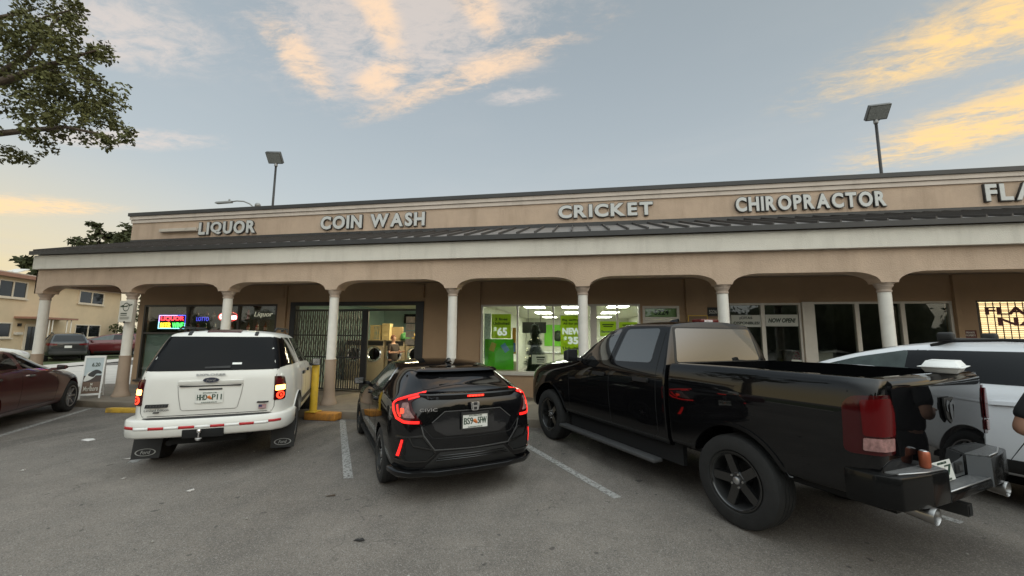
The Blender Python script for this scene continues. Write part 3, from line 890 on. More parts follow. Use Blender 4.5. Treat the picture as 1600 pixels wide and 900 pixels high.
def wheel(parent, x, y, r, w, rim_r, style, rimm, side):
    """tyre as the part, rim and disc as its sub-parts; side +1 = left"""
    R_ = RX(-90) if side > 0 else RX(90)
    b = MB(); hw = w / 2
    pr = [(rim_r, -hw * .8), (rim_r + .02, -hw * .95), (r - .05, -hw), (r - .012, -hw * .86), (r, -hw * .6)]
    for g in (-.4, -.05, .3):
        pr += [(r, hw * g - .006), (r - .008, hw * g - .004), (r - .008, hw * g + .004), (r, hw * g + .006)]
    pr += [(r, hw * .6), (r - .012, hw * .86), (r - .05, hw), (rim_r + .02, hw * .95), (rim_r, hw * .8), (rim_r - .012, hw * .7), (rim_r - .012, -hw * .8)]
    b.lathe(pr, 48, R_)
    ty = b.build('wheel', M_RUBBER, parent, angle=40); ty.location = (x, y, r)
    b = MB()
    b.lathe([(rim_r - .002, hw * .86), (rim_r - .012, hw * .9), (rim_r - .028, hw * .82), (rim_r - .04, hw * .2), (rim_r - .05, -hw * .3), (.05, -hw * .35), (0, -hw * .35)], 40, R_, mi=1)
    b.lathe([(rim_r, hw * .84), (rim_r + .004, hw * .93), (rim_r - .01, hw * .93), (rim_r - .026, hw * .8)], 40, R_)
    n = {'five': 5, 'twin': 5, 'ten': 10, 'multi': 7}[style]
    for k in range(n):
        a = 2 * math.pi * k / n
        for da in ((-.13, .13) if style == 'twin' else (0,)):
            ca, sa = math.cos(a + da), math.sin(a + da)
            w0, w1 = {'five': (.062, .105), 'twin': (.03, .034), 'ten': (.022, .026), 'multi': (.03, .045)}[style]
            if style == 'five': w0, w1 = .105, .095
            def P(rr, t, zz): return R_ @ Vector((rr * ca - t * sa, rr * sa + t * ca, zz))
            r0, r1 = .05, rim_r - .012
            z0, z1 = hw * .62, hw * .80
            b.hexa([P(r0, -w0 / 2, z0 - .03), P(r0, w0 / 2, z0 - .03), P(r1, w1 / 2, z1 - .05), P(r1, -w1 / 2, z1 - .05),
                    P(r0, -w0 / 2 * .8, z0), P(r0, w0 / 2 * .8, z0), P(r1, w1 / 2 * .8, z1), P(r1, -w1 / 2 * .8, z1)])
    b.lathe([(.085, hw * .35), (.085, hw * .58), (.07, hw * .66), (0, hw * .66)], 24, R_)
    rim = b.build('rim', [rimm, M_BLKPL], ty, angle=35)
    b = MB()
    b.lathe([(.034, hw * .6), (.034, hw * .76), (.026, hw * .8), (0, hw * .8)], 20, R_)
    for k in range(5):
        a = 2 * math.pi * (k + .5) / 5
        b.lathe([(.010, hw * .62), (.010, hw * .74), (0, hw * .76)], 8, R_ @ T(.062 * math.cos(a), .062 * math.sin(a), 0))
    b.build('hub_cap', M_SILVRIM, ty, angle=40)
    return ty
def shape(sk_or_none, name, m, poly, plane_fn, d0, d1, parent, bev=0.0):
    b = MB(); b.prism(poly, plane_fn, d0, d1)
    if bev: b.bevel(bev, 2)
    return b.build(name, m, parent, angle=35)
rear = lambda x: (lambda u, v, d: (x - d, u, v))          # d outwards (backwards) from plane x
def glyphs(s, name, m, parent, x, y, z, w, h, off=0.0, depth=.003, tilt=0, shear=0.0, yaw=0.0):
    """lettering on a rear face: reads from behind (from -x looking +x, left is +y)"""
    o = link(name, text_mesh(s, w=w, h=h, ext=depth, off=off, shear=shear), m, parent)
    o.location = (x, y, z); o.rotation_euler = (RAD(-tilt), 0, RAD(-90 + yaw))
    return o
def licence_plate(parent, x, y, z, l, r, frame=None, tilt=0, w=.305, h=.152):
    p = bpy.data.objects.new('licence_plate', None)
    b = MB(); b.box(-w / 2, w / 2, -.003, .003, -h / 2, h / 2); b.bevel(.002, 1)
    bpy.data.objects.remove(p)
    p = b.build('licence_plate', M_PLATE, parent); p.location = (x, y, z); p.rotation_euler = (RAD(-tilt), 0, RAD(-90))
    items = []
    for s, cx in ((l, -.082), (r, .082)):
        for k, dx in enumerate((-.0022, 0, .0022)):
            items.append((text_mesh(s, w=.105, h=.072, ext=.0012), 0, T(cx + dx, -.0042 - .0004 * k, .004)))
    me = join_meshes('number', items); link('number', me, M_PLTXT, p)
    b = MB()
    b.lathe([(0, 0), (.021, 0), (.021, .0015), (0, .0018)], 14, T(-.005, -.003, .004) @ RX(90)); b.lathe([(0, 0), (.016, 0), (.016, .0015), (0, .0018)], 14, T(.012, -.0026, -.012) @ RX(90))
    b.build('fruit_emblem', M_PLORG, p)
    for s_, w_, h_, z_ in (("MYFLORIDA.COM", .15, .016, .060), ("SUNSHINE STATE", .17, .014, -.062)):
        o = link('state_lettering', text_mesh(s_, w=w_, h=h_, ext=.001, off=.011), M_PLTXT, p); o.location = (0, -.0045, z_)
    if frame:
        b = MB(); e = .012
        for q in ((-w / 2 - e, w / 2 + e, h / 2 - .004, h / 2 + e + .012), (-w / 2 - e, w / 2 + e, -h / 2 - e, -h / 2 + .004)): b.box(q[0], q[1], -.007, .006, q[2], q[3])
        for q in ((-w / 2 - e, -w / 2 + .004), (w / 2 - .004, w / 2 + e)): b.box(q[0], q[1], -.007, .006, -h / 2 + .004, h / 2 - .004)
        b.build('plate_frame', frame, p)
    return p
def sweep(b, path, prof, mi=0):
    """path: (x, y) plan points, prof: (outwards, z) closed outline"""
    rings = []; n = len(path)
    for i, p in enumerate(path):
        p = Vector(p); d = (Vector(path[min(i + 1, n - 1)]) - Vector(path[max(i - 1, 0)])).normalized(); nn = Vector((d.y, -d.x))
        rings.append([b.bm.verts.new((p.x + nn.x * o, p.y + nn.y * o, z)) for o, z in prof])
    K = len(prof)
    for a, c in zip(rings, rings[1:]):
        for k in range(K):
            f = b.bm.faces.new((a[k], a[(k + 1) % K], c[(k + 1) % K], c[k])); f.material_index = mi; f.smooth = True
    b.bm.faces.new(list(reversed(rings[0]))); b.bm.faces.new(rings[-1])
    return b
def mirror_part(parent, x, y, z, side, shellm, sx=.09, sy=.2, sz=.15, facem=None):
    b = MB(); s = side
    b.hexa([(x - sx / 2, s * y, z - sz / 2), (x + sx / 2, s * y, z - sz / 2 + .02), (x + sx / 2, s * (y + sy), z - sz / 2 + .03), (x - sx / 2, s * (y + sy), z - sz / 2 + .01),
            (x - sx / 2, s * y, z + sz / 2), (x + sx / 2, s * y, z + sz / 2 - .03), (x + sx / 2, s * (y + sy), z + sz / 2 - .04), (x - sx / 2, s * (y + sy), z + sz / 2 - .01)])
    b.bevel(.022, 3)
    b.bar((x + .01, s * (y - .10), z - sz * .3), (x + .01, s * (y + .02), z - sz * .3), .05, .05)
    o = b.build('wing_mirror', shellm, parent, angle=40)
    b = MB(); b.box(x - sx / 2 - .004, x - sx / 2 + .002, min(s * (y + .02), s * (y + sy - .02)), max(s * (y + .02), s * (y + sy - .02)), z - sz / 2 + .025, z + sz / 2 - .02)
    b.build('mirror_glass', facem or M_TINT, o)
    return o
def car_at(name, label, cat, x, y, hd, group=None):
    return thing(name, label, cat, (x, y, 0), RAD(90 - hd), group)
def fin_body(name, me, m, parent, dark=None):
    o = link(name, me, [m], parent, smooth=True)
    if dark is not None:
        me.materials.clear(); me.materials.append(m); me.materials.append(dark)
    me.set_sharp_from_angle(angle=RAD(38))
    return o
# ---- black crew pickup
def black_pickup():
    t = car_at('pickup_truck', 'large black pickup truck with black wheels and step bumper, parked in the right half', 'pickup truck', 2.273, 4.871, -34.24)
    r0 = [(.84, .86, .52), (2.9, .86, .52), (4.1, .85, .47), (4.42, .75, .47)]
    r1 = [(.84, .95, .56), (3.0, .96, .56), (4.2, .97, .52), (4.44, .80, .52)]
    r2 = [(.84, .985, .80), (3, .99, .8), (4.2, .98, .8), (4.46, .82, .8)]
    r3 = [(.84, 1.0, 1.08), (2.8, 1.0, 1.06), (3.56, 1.01, 1.04), (4.2, .96, 1.02), (4.47, .80, 1.0)]
    r4 = [(.84, .99, 1.34), (2.5, .985, 1.31), (3.3, .98, 1.25), (4.1, .93, 1.18), (4.45, .78, 1.12)]
    r5 = [(.85, .945, 1.45), (2.2, .945, 1.43), (2.75, .93, 1.39), (3.2, .90, 1.34), (4.0, .84, 1.27), (4.42, .72, 1.18)]
    r6 = [(.90, .84, 1.73), (1.9, .845, 1.72), (2.35, .885, 1.59), (2.7, .905, 1.455), (2.9, .86, 1.395), (3.5, .78, 1.345), (4.1, .70, 1.285), (4.42, .6, 1.20)]
    r7 = [(.955, .72, 1.95), (1.7, .745, 1.965), (2.0, .765, 1.905), (2.35, .825, 1.715), (2.7, .86, 1.49), (2.85, .80, 1.415), (3.5, .66, 1.37), (4.1, .58, 1.305), (4.42, .5, 1.21)]
    st = [1.0, 1.1, 1.4, 1.7, 1.9, 2.1, 2.35, 2.6, 2.75, 2.9, 3.2, 3.56, 3.9, 4.15, 4.32]
    sm, fin = cage_mesh([r0, r1, r2, r3, r4, r5, r6, r7], st, [(.9, .05), (1.7, .06), (2.3, .05), (2.8, .03), (4.4, .03)], .03, .05, {5: .35, 7: .35, 1: .3}, 3, .55, [(3.56, .44, .50, .55, 1.3)], None, M_GAP)
    fin_body('cab', fin, P_BLACK2, t, M_GAP)
    cab = t.children[-1]
    sk = Skin(sm)
    # bed
    b0 = [(-1.08, .86, .60), (0, .90, .60), (.80, .90, .58)]
    b1 = [(-1.12, .90, .64), (-1.0, .955, .63), (0, .97, .62), (.80, .965, .60)]
    b2 = [(-1.145, .91, .86), (-1.02, .985, .86), (0, .995, .86), (.80, .99, .86)]
    b3 = [(-1.155, .915, 1.12), (-1.03, .99, 1.12), (0, 1.005, 1.12), (.80, 1.0, 1.1)]
    b4 = [(-1.16, .905, 1.34), (-1.03, .98, 1.34), (0, .995, 1.34), (.80, .99, 1.34)]
    b5 = [(-1.16, .88, 1.45), (-1.03, .955, 1.455), (0, .965, 1.455), (.80, .96, 1.45)]
    b6 = [(-1.15, .85, 1.495), (-1.03, .925, 1.50), (0, .93, 1.50), (.80, .925, 1.49)]
    sm2, fin2 = cage_mesh([b0, b1, b2, b3, b4, b5, b6], [-1.1, -1.0, -.8, -.4, .0, .4, .7, .77], [(-1.2, 0), (.8, 0)], .035, .0, {5: .3, 6: .75, 1: .3}, 3, .35, [(0, .44, .50, .55, 1.3)], (-1.06, .74, -.80, .80, .95, 1.7), M_GAP)
    bed = fin_body('cargo_bed', fin2, P_BLACK2, t, M_GAP)
    kb = Skin(sm2)
    # filler between cab and bed, chassis
    b = MB(); b.box(.78, .88, -.84, .84, .62, 1.38); b.box(-1.0, 4.1, -.45, .45, .42, .62); b.box(-.9, 4.0, -.86, .86, .56, .60); b.box(.72, 3.02, .80, .86, .34, .58); b.box(.72, 3.02, -.86, -.80, .34, .58); b.tube([(0, -.85, .42), (0, .85, .42)], .07); b.tube([(3.56, -.85, .42), (3.56, .85, .42)], .06); b.build('chassis', M_GAP, t)
    both(lambda s: (wheel(t, 0, s * .855, .425, .285, .268, 'five', M_BLKRIM, s), wheel(t, 3.56, s * .855, .425, .285, .268, 'five', M_BLKRIM, s)))
    for s, pr in ((1, 'L'), (-1, 'R')):
        w1 = patch(sk, 'front_door_window', M_TINTM, rpoly([(1.93, 1.455), (2.74, 1.43), (2.70, 1.50), (2.42, 1.69), (2.16, 1.84), (1.98, 1.905), (1.80, 1.905)], [.04, .02, .05, .1, .1, .05, .04]), pr, .004, t)
        patch(sk, 'rear_door_window', M_TINTM, rpoly([(1.10, 1.475), (1.80, 1.46), (1.68, 1.90), (1.09, 1.905)], .06), pr, .004, t)
        gap(sk, [(1.86, .62), (1.88, 1.1), (1.865, 1.44), (1.73, 1.925)], pr, t)
        gap(sk, [(1.73, 1.935), (1.04, 1.93), (.985, 1.85), (.985, .66), (1.05, .6), (2.85, .6), (2.9, .7), (2.9, 1.36)], pr, t)
        gap(sk, [(2.9, 1.365), (2.98, 1.37), (4.3, 1.21)], pr, t)
        gap(kb, [(-.99, 1.5), (-.985, 1.39)], pr, t)
        for x in (1.23, 2.1):
            f = patch(sk, 'door_handle', M_BLKPL, rpoly([(x - .13, 1.235), (x + .13, 1.235), (x + .13, 1.285), (x - .13, 1.285)], .02), pr, .03, t, depth=.04)
        lampd = diag(.707, .707, s)
        la = patch(kb, 'tail_lamp', M_REDDK, rpoly([(.02, 1.30), (-.03, 1.365), (-.245, 1.385), (-.275, 1.25), (-.262, .955), (.03, .945)], [.05, .06, .03, .02, .03, .05]), lampd, .016, t, .035, .03)
        patch(kb, 'brake_lens', M_REDL, rpoly([(-.07, 1.34), (-.235, 1.36), (-.262, 1.25), (-.254, 1.09), (-.07, 1.085)], .02), lampd, .028, la, .03)
        patch(kb, 'reverse_lens', M_PINKL, rpoly([(-.07, 1.07), (-.245, 1.075), (-.24, .985), (-.065, .98)], .012), lampd, .028, la, .03)
        b = MB(); b.bar((.98, s * .985, .34), (3.1, s * .985, .34), .15, .045); b.bevel(.015, 2)
        
        b.build('running_board', M_GREYPL, t, angle=40)
        mirror_part(t, 2.62, 1.03, 1.50, s, M_BLKPL, .12, .20, .21)
        # black arch lips
        for x0, k in ((0, kb), (3.56, sk)):
            pts = [(x0 + .515 * math.cos(a), .44 + .515 * math.sin(a)) for a in [math.pi * (i / 18) for i in range(0, 19)]]
            patch(k, 'arch_lip', P_BLACK2, strip_poly(pts, .035), pr, .012, t, .05, .03)
    # rear glass, lamp, fin
    rg = patch(sk, 'rear_window', M_BLKPL, rpoly([(.80, 1.475), (-.80, 1.475), (-.715, 1.925), (.715, 1.925)], .03), 'B', .002, t)
    patch(sk, 'rear_window_glass', mat('mirror_tint', (.085, .085, .082), .02, metal=.8, spec=1.0, coat=1.0, coat_rough=.01), rpoly([(.765, 1.495), (-.765, 1.495), (-.69, 1.905), (.69, 1.905)], .04), 'B', .005, rg)
    b = MB(); b.box(.955, 1.10, -.15, .19, 1.985, 2.035); b.bevel(.012, 2); o = b.build('high_brake_lamp', M_REDL, t, angle=40)
    b = MB(); b.box(.948, .956, -.02, .13, 1.995, 2.025); b.build('cargo_lens', M_CLEARL, o)
    b = MB(); b.hexa([(1.5, -.03, 2.0), (1.7, -.03, 2.0), (1.7, .03, 2.0), (1.5, .03, 2.0), (1.5, -.008, 2.06), (1.6, -.008, 2.05), (1.6, .008, 2.05), (1.5, .008, 2.06)]); b.build('aerial_fin', P_BLACK2, t)
    # tailgate
    tg = patch(kb, 'tailgate', P_BLACK2, rpoly([(.775, .93), (-.775, .93), (-.785, 1.45), (.785, 1.45)], .03), 'B', .012, t, .07, .02)
    b = MB()
    sweep(b, [(-1.155, .775), (-1.178, .4), (-1.185, 0), (-1.178, -.4), (-1.155, -.775)], [(-.09, 1.498), (-.025, 1.506), (.028, 1.462), (.032, 1.435), (.0, 1.41), (-.03, 1.41)])
    b.build('tailgate_spoiler', P_BLACK2, tg, angle=50)
    # horned shield emblem
    def emblem():
        b = MB(); X = -1.212
        def P(pts, d0, d1, mi): b.prism(pts, lambda u, v, d: (X - d, u, 1.235 + v), d0, d1, mi)
        out = [(-.085, .09), (.085, .09), (.09, .03), (.06, -.07), (0, -.115), (-.06, -.07), (-.09, .03)]
        P(out, 0, .012, 0)
        for s in (1, -1):
            P([(s * .012, .06), (s * .05, .075), (s * .075, .04), (s * .07, -.01), (s * .045, -.02), (s * .055, .01), (s * .05, .035), (s * .03, .04)], .0125, .02, 1)
        P([(-.022, .055), (.022, .055), (.026, -.01), (.012, -.08), (-.012, -.08), (-.026, -.01)], .0125, .022, 1)
        return b.build('emblem', [M_BLKPL, mat('dark_chrome', (.12, .12, .12), .2, 1.0)], tg)
    emblem()
    # step bumper with plate recess
    b = MB()
    for s in (1, -1):
        pl = [(-.93, s * 1.0), (-1.12, s * 1.0), (-1.245, s * .925), (-1.295, s * .62), (-1.305, s * .385), (-1.185, s * .315), (-1.13, s * .30), (-1.08, s * .86), (-.93, s * .93)]
        b.prism(pl, lambda u, v, d: (u, v, d), .60, .83)
    b.prism([(-1.30, -.385), (-1.30, .385), (-1.12, .385), (-1.12, -.385)], lambda u, v, d: (u, v, d), .595, .665)
    b.box(-1.165, -1.11, -.30, .30, .665, .83)
    b.bevel(.014, 2); bu = b.build('step_bumper', mat('bumper_black', (.006, .006, .006), .22, coat=.15, spec=.15), t, angle=35)
    b = MB()
    for s in (1, -1):
        pl = [(-1.14, s * .90), (-1.215, s * .87), (-1.268, s * .62), (-1.28, s * .40), (-1.168, s * .335), (-1.155, s * .6)]
        b.prism(pl, lambda u, v, d: (u, v, d), .83, .838)
    b.box(-1.285, -1.18, -.36, .36, .665, .671)
    b.build('tread_plate', M_TREAD, bu)
    b = MB()
    for s in (1, -1): b.hexa([(-1.305, s * .387, .60), (-1.185, s * .315, .668), (-1.185, s * .305, .668), (-1.30, s * .375, .668), (-1.305, s * .387, .83), (-1.185, s * .315, .83), (-1.185, s * .305, .83), (-1.30, s * .375, .83)])
    b.box(-1.169, -1.1655, -.295, .295, .672, .825)
    b.build('recess_lining', mat('recess_grey', (.10, .105, .11), .5, var=.1), bu)
    b = MB()
    for s in (1, -1): b.tube([(-1.21, s * .885, .838), (-1.272, s * .63, .838), (-1.288, s * .40, .838)], .006, 6)
    b.tube([(-1.292, .36, .672), (-1.292, -.36, .672)], .006, 6)
    b.build('edge_trim', mat('worn_edge_metal', (.42, .42, .42), .4, .9), bu)
    lp = licence_plate(t, -1.185, .12, .755, "0L", "7", None, 10)
    b = MB(); b.box(-1.185, -1.16, -.24, -.11, .70, .79); b.bevel(.01, 2); so = b.build('trailer_socket', M_BLKPL, bu, angle=40)
    b = MB(); b.box(-1.192, -1.186, -.205, -.145, .725, .765); b.build('socket_lid', M_GREYPL, so)
    for s in (1, -1):
        b = MB(); b.lathe([(.048, 0), (.052, .10), (.055, .17), (.059, .178), (.061, .17), (.055, .09), (.05, .0)], 24, T(-1.13, s * .64, .56) @ RY(-94)); b.build('exhaust_tip', mat('dull_steel', (.34, .33, .32), .28, 1.0), t, angle=50)
    b = MB(); b.box(-1.27, -.9, -.04, .04, .43, .52); b.box(-1.275, -1.271, -.028, .028, .442, .508, 1); b.build('tow_hitch', [M_BLKPL, M_GAP], t)
    return t
black_pickup()
# ---- white estate SUV, brake lamps on
M_FLAPW = mat('flap_print', (.30, .30, .29), .6)
def white_suv():
    t = car_at('sport_utility_vehicle', 'white SUV seen from behind with lit tail lamps, mud flaps and striped rear bumper', 'SUV', -5.375, 5.534, -31.15)
    rows = [
        [(-.84, .78, .50), (-.5, .84, .47), (0, .85, .44), (2.9, .85, .42), (3.5, .8, .44), (3.8, .6, .47)],
        [(-.90, .80, .56), (-.7, .90, .54), (0, .925, .50), (2.9, .925, .48), (3.5, .88, .5), (3.83, .65, .52)],
        [(-.93, .815, .72), (-.72, .915, .72), (0, .935, .7), (2.9, .93, .68), (3.5, .88, .66), (3.85, .68, .66)],
        [(-.94, .82, .95), (-.74, .918, .95), (0, .94, .95), (2.9, .93, .9), (3.5, .87, .85), (3.82, .68, .82)],
        [(-.94, .80, 1.16), (-.76, .905, 1.18), (0, .928, 1.18), (2.0, .92, 1.13), (2.9, .90, 1.06), (3.5, .82, 1.01), (3.78, .66, .96)],
        [(-.925, .765, 1.295), (-.76, .86, 1.305), (0, .885, 1.31), (1.5, .885, 1.26), (2.1, .87, 1.21), (2.5, .85, 1.14), (2.9, .82, 1.11), (3.5, .75, 1.07), (3.75, .62, 1.01)],
        [(-.765, .70, 1.54), (-.58, .775, 1.55), (0, .80, 1.55), (1.0, .80, 1.53), (1.6, .79, 1.43), (2.0, .775, 1.26), (2.2, .77, 1.19), (2.9, .74, 1.14), (3.5, .68, 1.10), (3.74, .58, 1.03)],
        [(-.585, .625, 1.785), (-.42, .665, 1.80), (0, .68, 1.805), (.8, .68, 1.78), (1.1, .67, 1.74), (1.5, .65, 1.56), (2.0, .64, 1.27), (2.25, .63, 1.195), (2.9, .60, 1.155), (3.5, .56, 1.11), (3.73, .5, 1.04)]]
    sm, fin = cage_mesh(rows, [-.5, -.3, 0, .4, .9, 1.2, 1.5, 1.8, 2.0, 2.2, 2.5, 2.9, 3.3, 3.6], [(-.9, .03), (-.4, .055), (1, .055), (2, .04), (2.4, .03), (3.8, .03)], .05, .08, {5: .3, 7: .3, 1: .3}, 3, .2,
                        [(0, .39, .445, .5, 1.3), (2.89, .39, .445, .5, 1.3)], None, M_GAP)
    fin_body('body', fin, P_WHITE, t, M_GAP)
    sk = Skin(sm)
    both(lambda s: (wheel(t, 0, s * .80, .385, .26, .225, 'five', M_SILVRIM, s), wheel(t, 2.89, s * .80, .385, .26, .225, 'five', M_SILVRIM, s)))
    b = MB(); b.box(-.8, 3.5, -.42, .42, .34, .52); b.tube([(0, -.75, .38), (0, .75, .38)], .06); b.tube([(-.8, .45, .36), (-.3, .5, .36), (.5, .3, .36)], .04); b.build('chassis', M_GAP, t)
    # tailgate: glass, seams, recess, garnish
    rg = patch(sk, 'rear_window', M_TINTD, rpoly([(.770, 1.302), (-.770, 1.302), (-.70, 1.50), (-.635, 1.752), (.635, 1.752), (.70, 1.50)], [.02, .02, .1, .05, .05, .1]), 'B', .005, t)
    patch(sk, 'wiper_cover', M_BLKPL, rpoly([(.10, 1.325), (-.19, 1.325), (-.19, 1.355), (.10, 1.345)], .01), 'B', .02, rg)
    patch(sk, 'sticker', M_RETW, rpoly([(-.20, 1.375), (-.31, 1.375), (-.31, 1.40), (-.20, 1.40)], .004), 'B', .0065, rg)
    gap(sk, [(.745, 1.295), (.742, .79), (.72, .735), (-.72, .735), (-.742, .79), (-.745, 1.295)], 'B', t, .007)
    for s in (1, -1):
        b = MB(); b.bar((-.63, s * .40, 1.77), (-.56, s * .40, 1.825), .045, .035); b.bevel(.01, 2); b.build('glass_hinge', M_BLKPL, t, angle=40)
    b = MB(); sweep(b, [(-.60, .205), (-.61, 0), (-.60, -.205)], [(-.06, 1.795), (.0, 1.79), (.012, 1.81), (.0, 1.838), (-.10, 1.858)]); b.build('high_brake_lamp', M_REDDK, t, angle=50)
    rc = patch(sk, 'plate_recess', P_WHITE, rpoly([(.36, 1.12), (-.355, 1.12), (-.345, 1.0), (-.30, .80), (.30, .80), (.345, 1.0)], [.02, .02, .05, .06, .06, .05]), 'B', .002, t)
    gap(sk, [(.362, 1.11), (.350, 1.0), (.315, .815), (.29, .796), (-.29, .796), (-.315, .815), (-.350, 1.0), (-.362, 1.11)], 'B', rc, .006, mat('soft_shadow_seam', (.22, .21, .2), .7), .0045)
    b = MB(); b.hexa([(-.985, -.365, 1.115), (-.985, .365, 1.115), (-.95, .365, 1.115), (-.95, -.365, 1.115), (-1.005, -.36, 1.175), (-1.005, .36, 1.175), (-.95, .36, 1.18), (-.95, -.36, 1.18)]); b.bevel(.008, 2)
    gh = b.build('tailgate_garnish', P_WHITE, t, angle=40)
    b = MB(); b.box(-1.0, -.97, -.34, .34, 1.100, 1.114); b.build('handle_shadow_gap', M_BLKPL, gh)
    def oval(name, m, rx, rz_, x, d, par, z0=1.182):
        return shape(None, name, m, [(rx * math.cos(a), z0 + rz_ * math.sin(a)) for a in [2 * math.pi * i / 28 for i in range(28)]], rear(x), 0, d, par)
    ov = oval('oval_badge', M_CHROME, .092, .037, -1.004, .008, gh)
    o2 = oval('badge_field', mat('badge_blue', (.012, .016, .035), .3, coat=1), .085, .031, -1.012, .003, ov)
    glyphs("Ford", 'badge_lettering', M_CHROME, ov, -1.0165, 0, 1.182, .105, .036, .01, .001, shear=.25)
    licence_plate(t, -.995, .005, .955, "HHD", "P11")
    b = MB(); b.box(-1.0, -.975, -.13, .13, 1.052, 1.072); b.bevel(.006, 2); b.build('plate_lamp', M_BLKPL, t, angle=40)
    glyphs("EXPLORER", 'model_lettering', M_SILVRIM, t, -.9975, .005, 1.252, .33, .028, .015)
    def bar_badge(name, y, z, w, h, m, x=-.986, slant=.4, par=t):
        return shape(None, name, m, [(y + w / 2 - slant * h / 2, z + h / 2), (y - w / 2, z + h / 2), (y - w / 2 + slant * h / 2, z - h / 2), (y + w / 2, z - h / 2)], rear(x), -.02, .002, par)
    bb = bar_badge('script_badge', .565, .868, .24, .042, M_BLKPL)
    for k in range(7): bar_badge('badge_stroke', .655 - k * .03, .868, .018, .018 + .008 * (k % 2), M_GREYPL, -.989, .6, bb)
    glyphs("Limited Edition", 'sticker_lettering', M_BLKPL, t, -.987, .56, .818, .25, .03, .005, .001)
    bar_badge('sticker_small_print', .565, .786, .06, .016, M_GREYPL)
    bar_badge('trim_badge', -.61, .862, .14, .018, M_BLKPL, -.984)
    def flag():
        b = MB(); X = -.985
        for k in range(7): b.box(X - .0015, X + .01, -.655, -.565, .775 + k * .0075, .775 + (k + 1) * .0075, k % 2)
        b.box(X - .0025, X - .0016, -.607, -.565, .798, .8275, 2)
        return b.build('flag_sticker', [mat('flag_red', (.25, .03, .04), .5), mat('flag_pale', (.4, .38, .38), .5), mat('flag_navy', (.03, .035, .09), .5)], t)
    flag()
    # tail lamps
    for s in (1, -1):
        d = diag(.5, .866, s)
        la = patch(sk, 'tail_lamp', M_REDDK, rpoly([(.345, .872), (.352, 1.06), (.315, 1.195), (.162, 1.205), (.165, .872)], [.03, .05, .03, .01, .02]), d, .010, t, .04, .02)
        patch(sk, 'turn_lens', M_REDL, rpoly([(.30, 1.09), (.292, 1.165), (.185, 1.175), (.185, 1.09)], .02), d, .014, la, .04)
        patch(sk, 'lit_lens', M_AMBER, rpoly([(.332, 1.005), (.328, 1.075), (.178, 1.078), (.178, 1.005)], .015), d, .014, la, .04)
        cx, cz = .255, .94
        patch(sk, 'round_lens', M_REDHOT, [(cx + .062 * math.cos(a), cz + .055 * math.sin(a)) for a in [2 * math.pi * i / 20 for i in range(20)]], d, .014, la, .04)
        patch(sk, 'lens_ring', M_REDDK, [(cx + .036 * math.cos(a), cz + .032 * math.sin(a)) for a in [2 * math.pi * i / 16 for i in range(16)]], d, .017, la, .04)
        patch(sk, 'lens_core', M_REDHOT, [(cx + .018 * math.cos(a), cz + .016 * math.sin(a)) for a in [2 * math.pi * i / 12 for i in range(12)]], d, .019, la, .04)
        
        patch(sk, 'pillar_trim', M_TINTD, rpoly([(.185, 1.308), (.405, 1.335), (.40, 1.725), (.232, 1.757)], .02), d, .0045, t, .05)
    # rear bumper
    b = MB()
    path = [(-.42, .955), (-.62, .955), (-.80, .93), (-.92, .87), (-1.0, .76), (-1.04, .5), (-1.055, .25), (-1.06, 0), (-1.055, -.25), (-1.04, -.5), (-1.0, -.76), (-.92, -.87), (-.80, -.93), (-.62, -.955), (-.42, -.955)]
    path = [(x, y) for x, y in path]
    pr = [(-.13, .695), (-.01, .70), (.006, .685), (.008, .60), (.0, .50), (-.025, .475), (-.13, .47)]
    sweep(b, path, [(-o if False else o, z) for o, z in pr])
    bu = b.build('rear_bumper', P_WHITE, t, angle=50)
    b = MB(); pth = [(x + .05, y * .84) for x, y in path if abs(y) < .9]; sweep(b, pth, [(-.08, .70), (.035, .706), (.03, .715), (-.08, .722)]); b.build('bumper_step', M_BLKPL, bu, angle=50)
    # the hitch recess is a dark insert in the bumper
    b = MB(); b.box(-1.075, -1.0, -.205, .245, .46, .568); b.bevel(.008, 2); rcx = b.build('hitch_recess', M_GAP, bu, angle=40)
    b = MB(); b.lathe([(0, 0), (.012, 0), (.012, .05), (.026, .06), (.028, .08), (.02, .10), (0, .105)], 16, T(-1.10, .055, .47)); b.lathe([(0, 0), (.028, 0), (.028, .02), (0, .02)], 16, T(-1.10, .055, .435)); b.box(-1.11, -1.0, .02, .09, .45, .468); b.build('tow_ball', M_CHROME, t, angle=50)
    # tape strips follow the bumper
    def along(y): # bumper x at y
        pts = sorted([(q[1], q[0]) for q in path if q[0] < -.6])
        for (a, xa), (c, xc) in zip(pts, pts[1:]):
            if a <= y <= c: return xa + (xc - xa) * (y - a) / (c - a)
        return pts[0][1] if y < pts[0][0] else pts[-1][1]
    edges = [.90, .765, .61, .445, .29, .12, -.05, -.205, -.37, -.535, -.70, -.84]
    for i in range(11):
        y1, y0 = edges[i], edges[i + 1]; n = 5
        b = MB()
        pts = [(along(y1 + (y0 - y1) * k / n), y1 + (y0 - y1) * k / n) for k in range(n + 1)][::-1]
        pts = sorted(pts, key=lambda q: -q[1])
        zz = .598 + (.012 if abs((y0 + y1) / 2) > .7 else 0)
        sweep(b, pts, [(.0085, zz - .017), (.0105, zz - .017), (.0105, zz + .017), (.0085, zz + .017)])
        b.build('tape_strip', M_RETRO if i % 2 == 0 else M_RETW, bu)
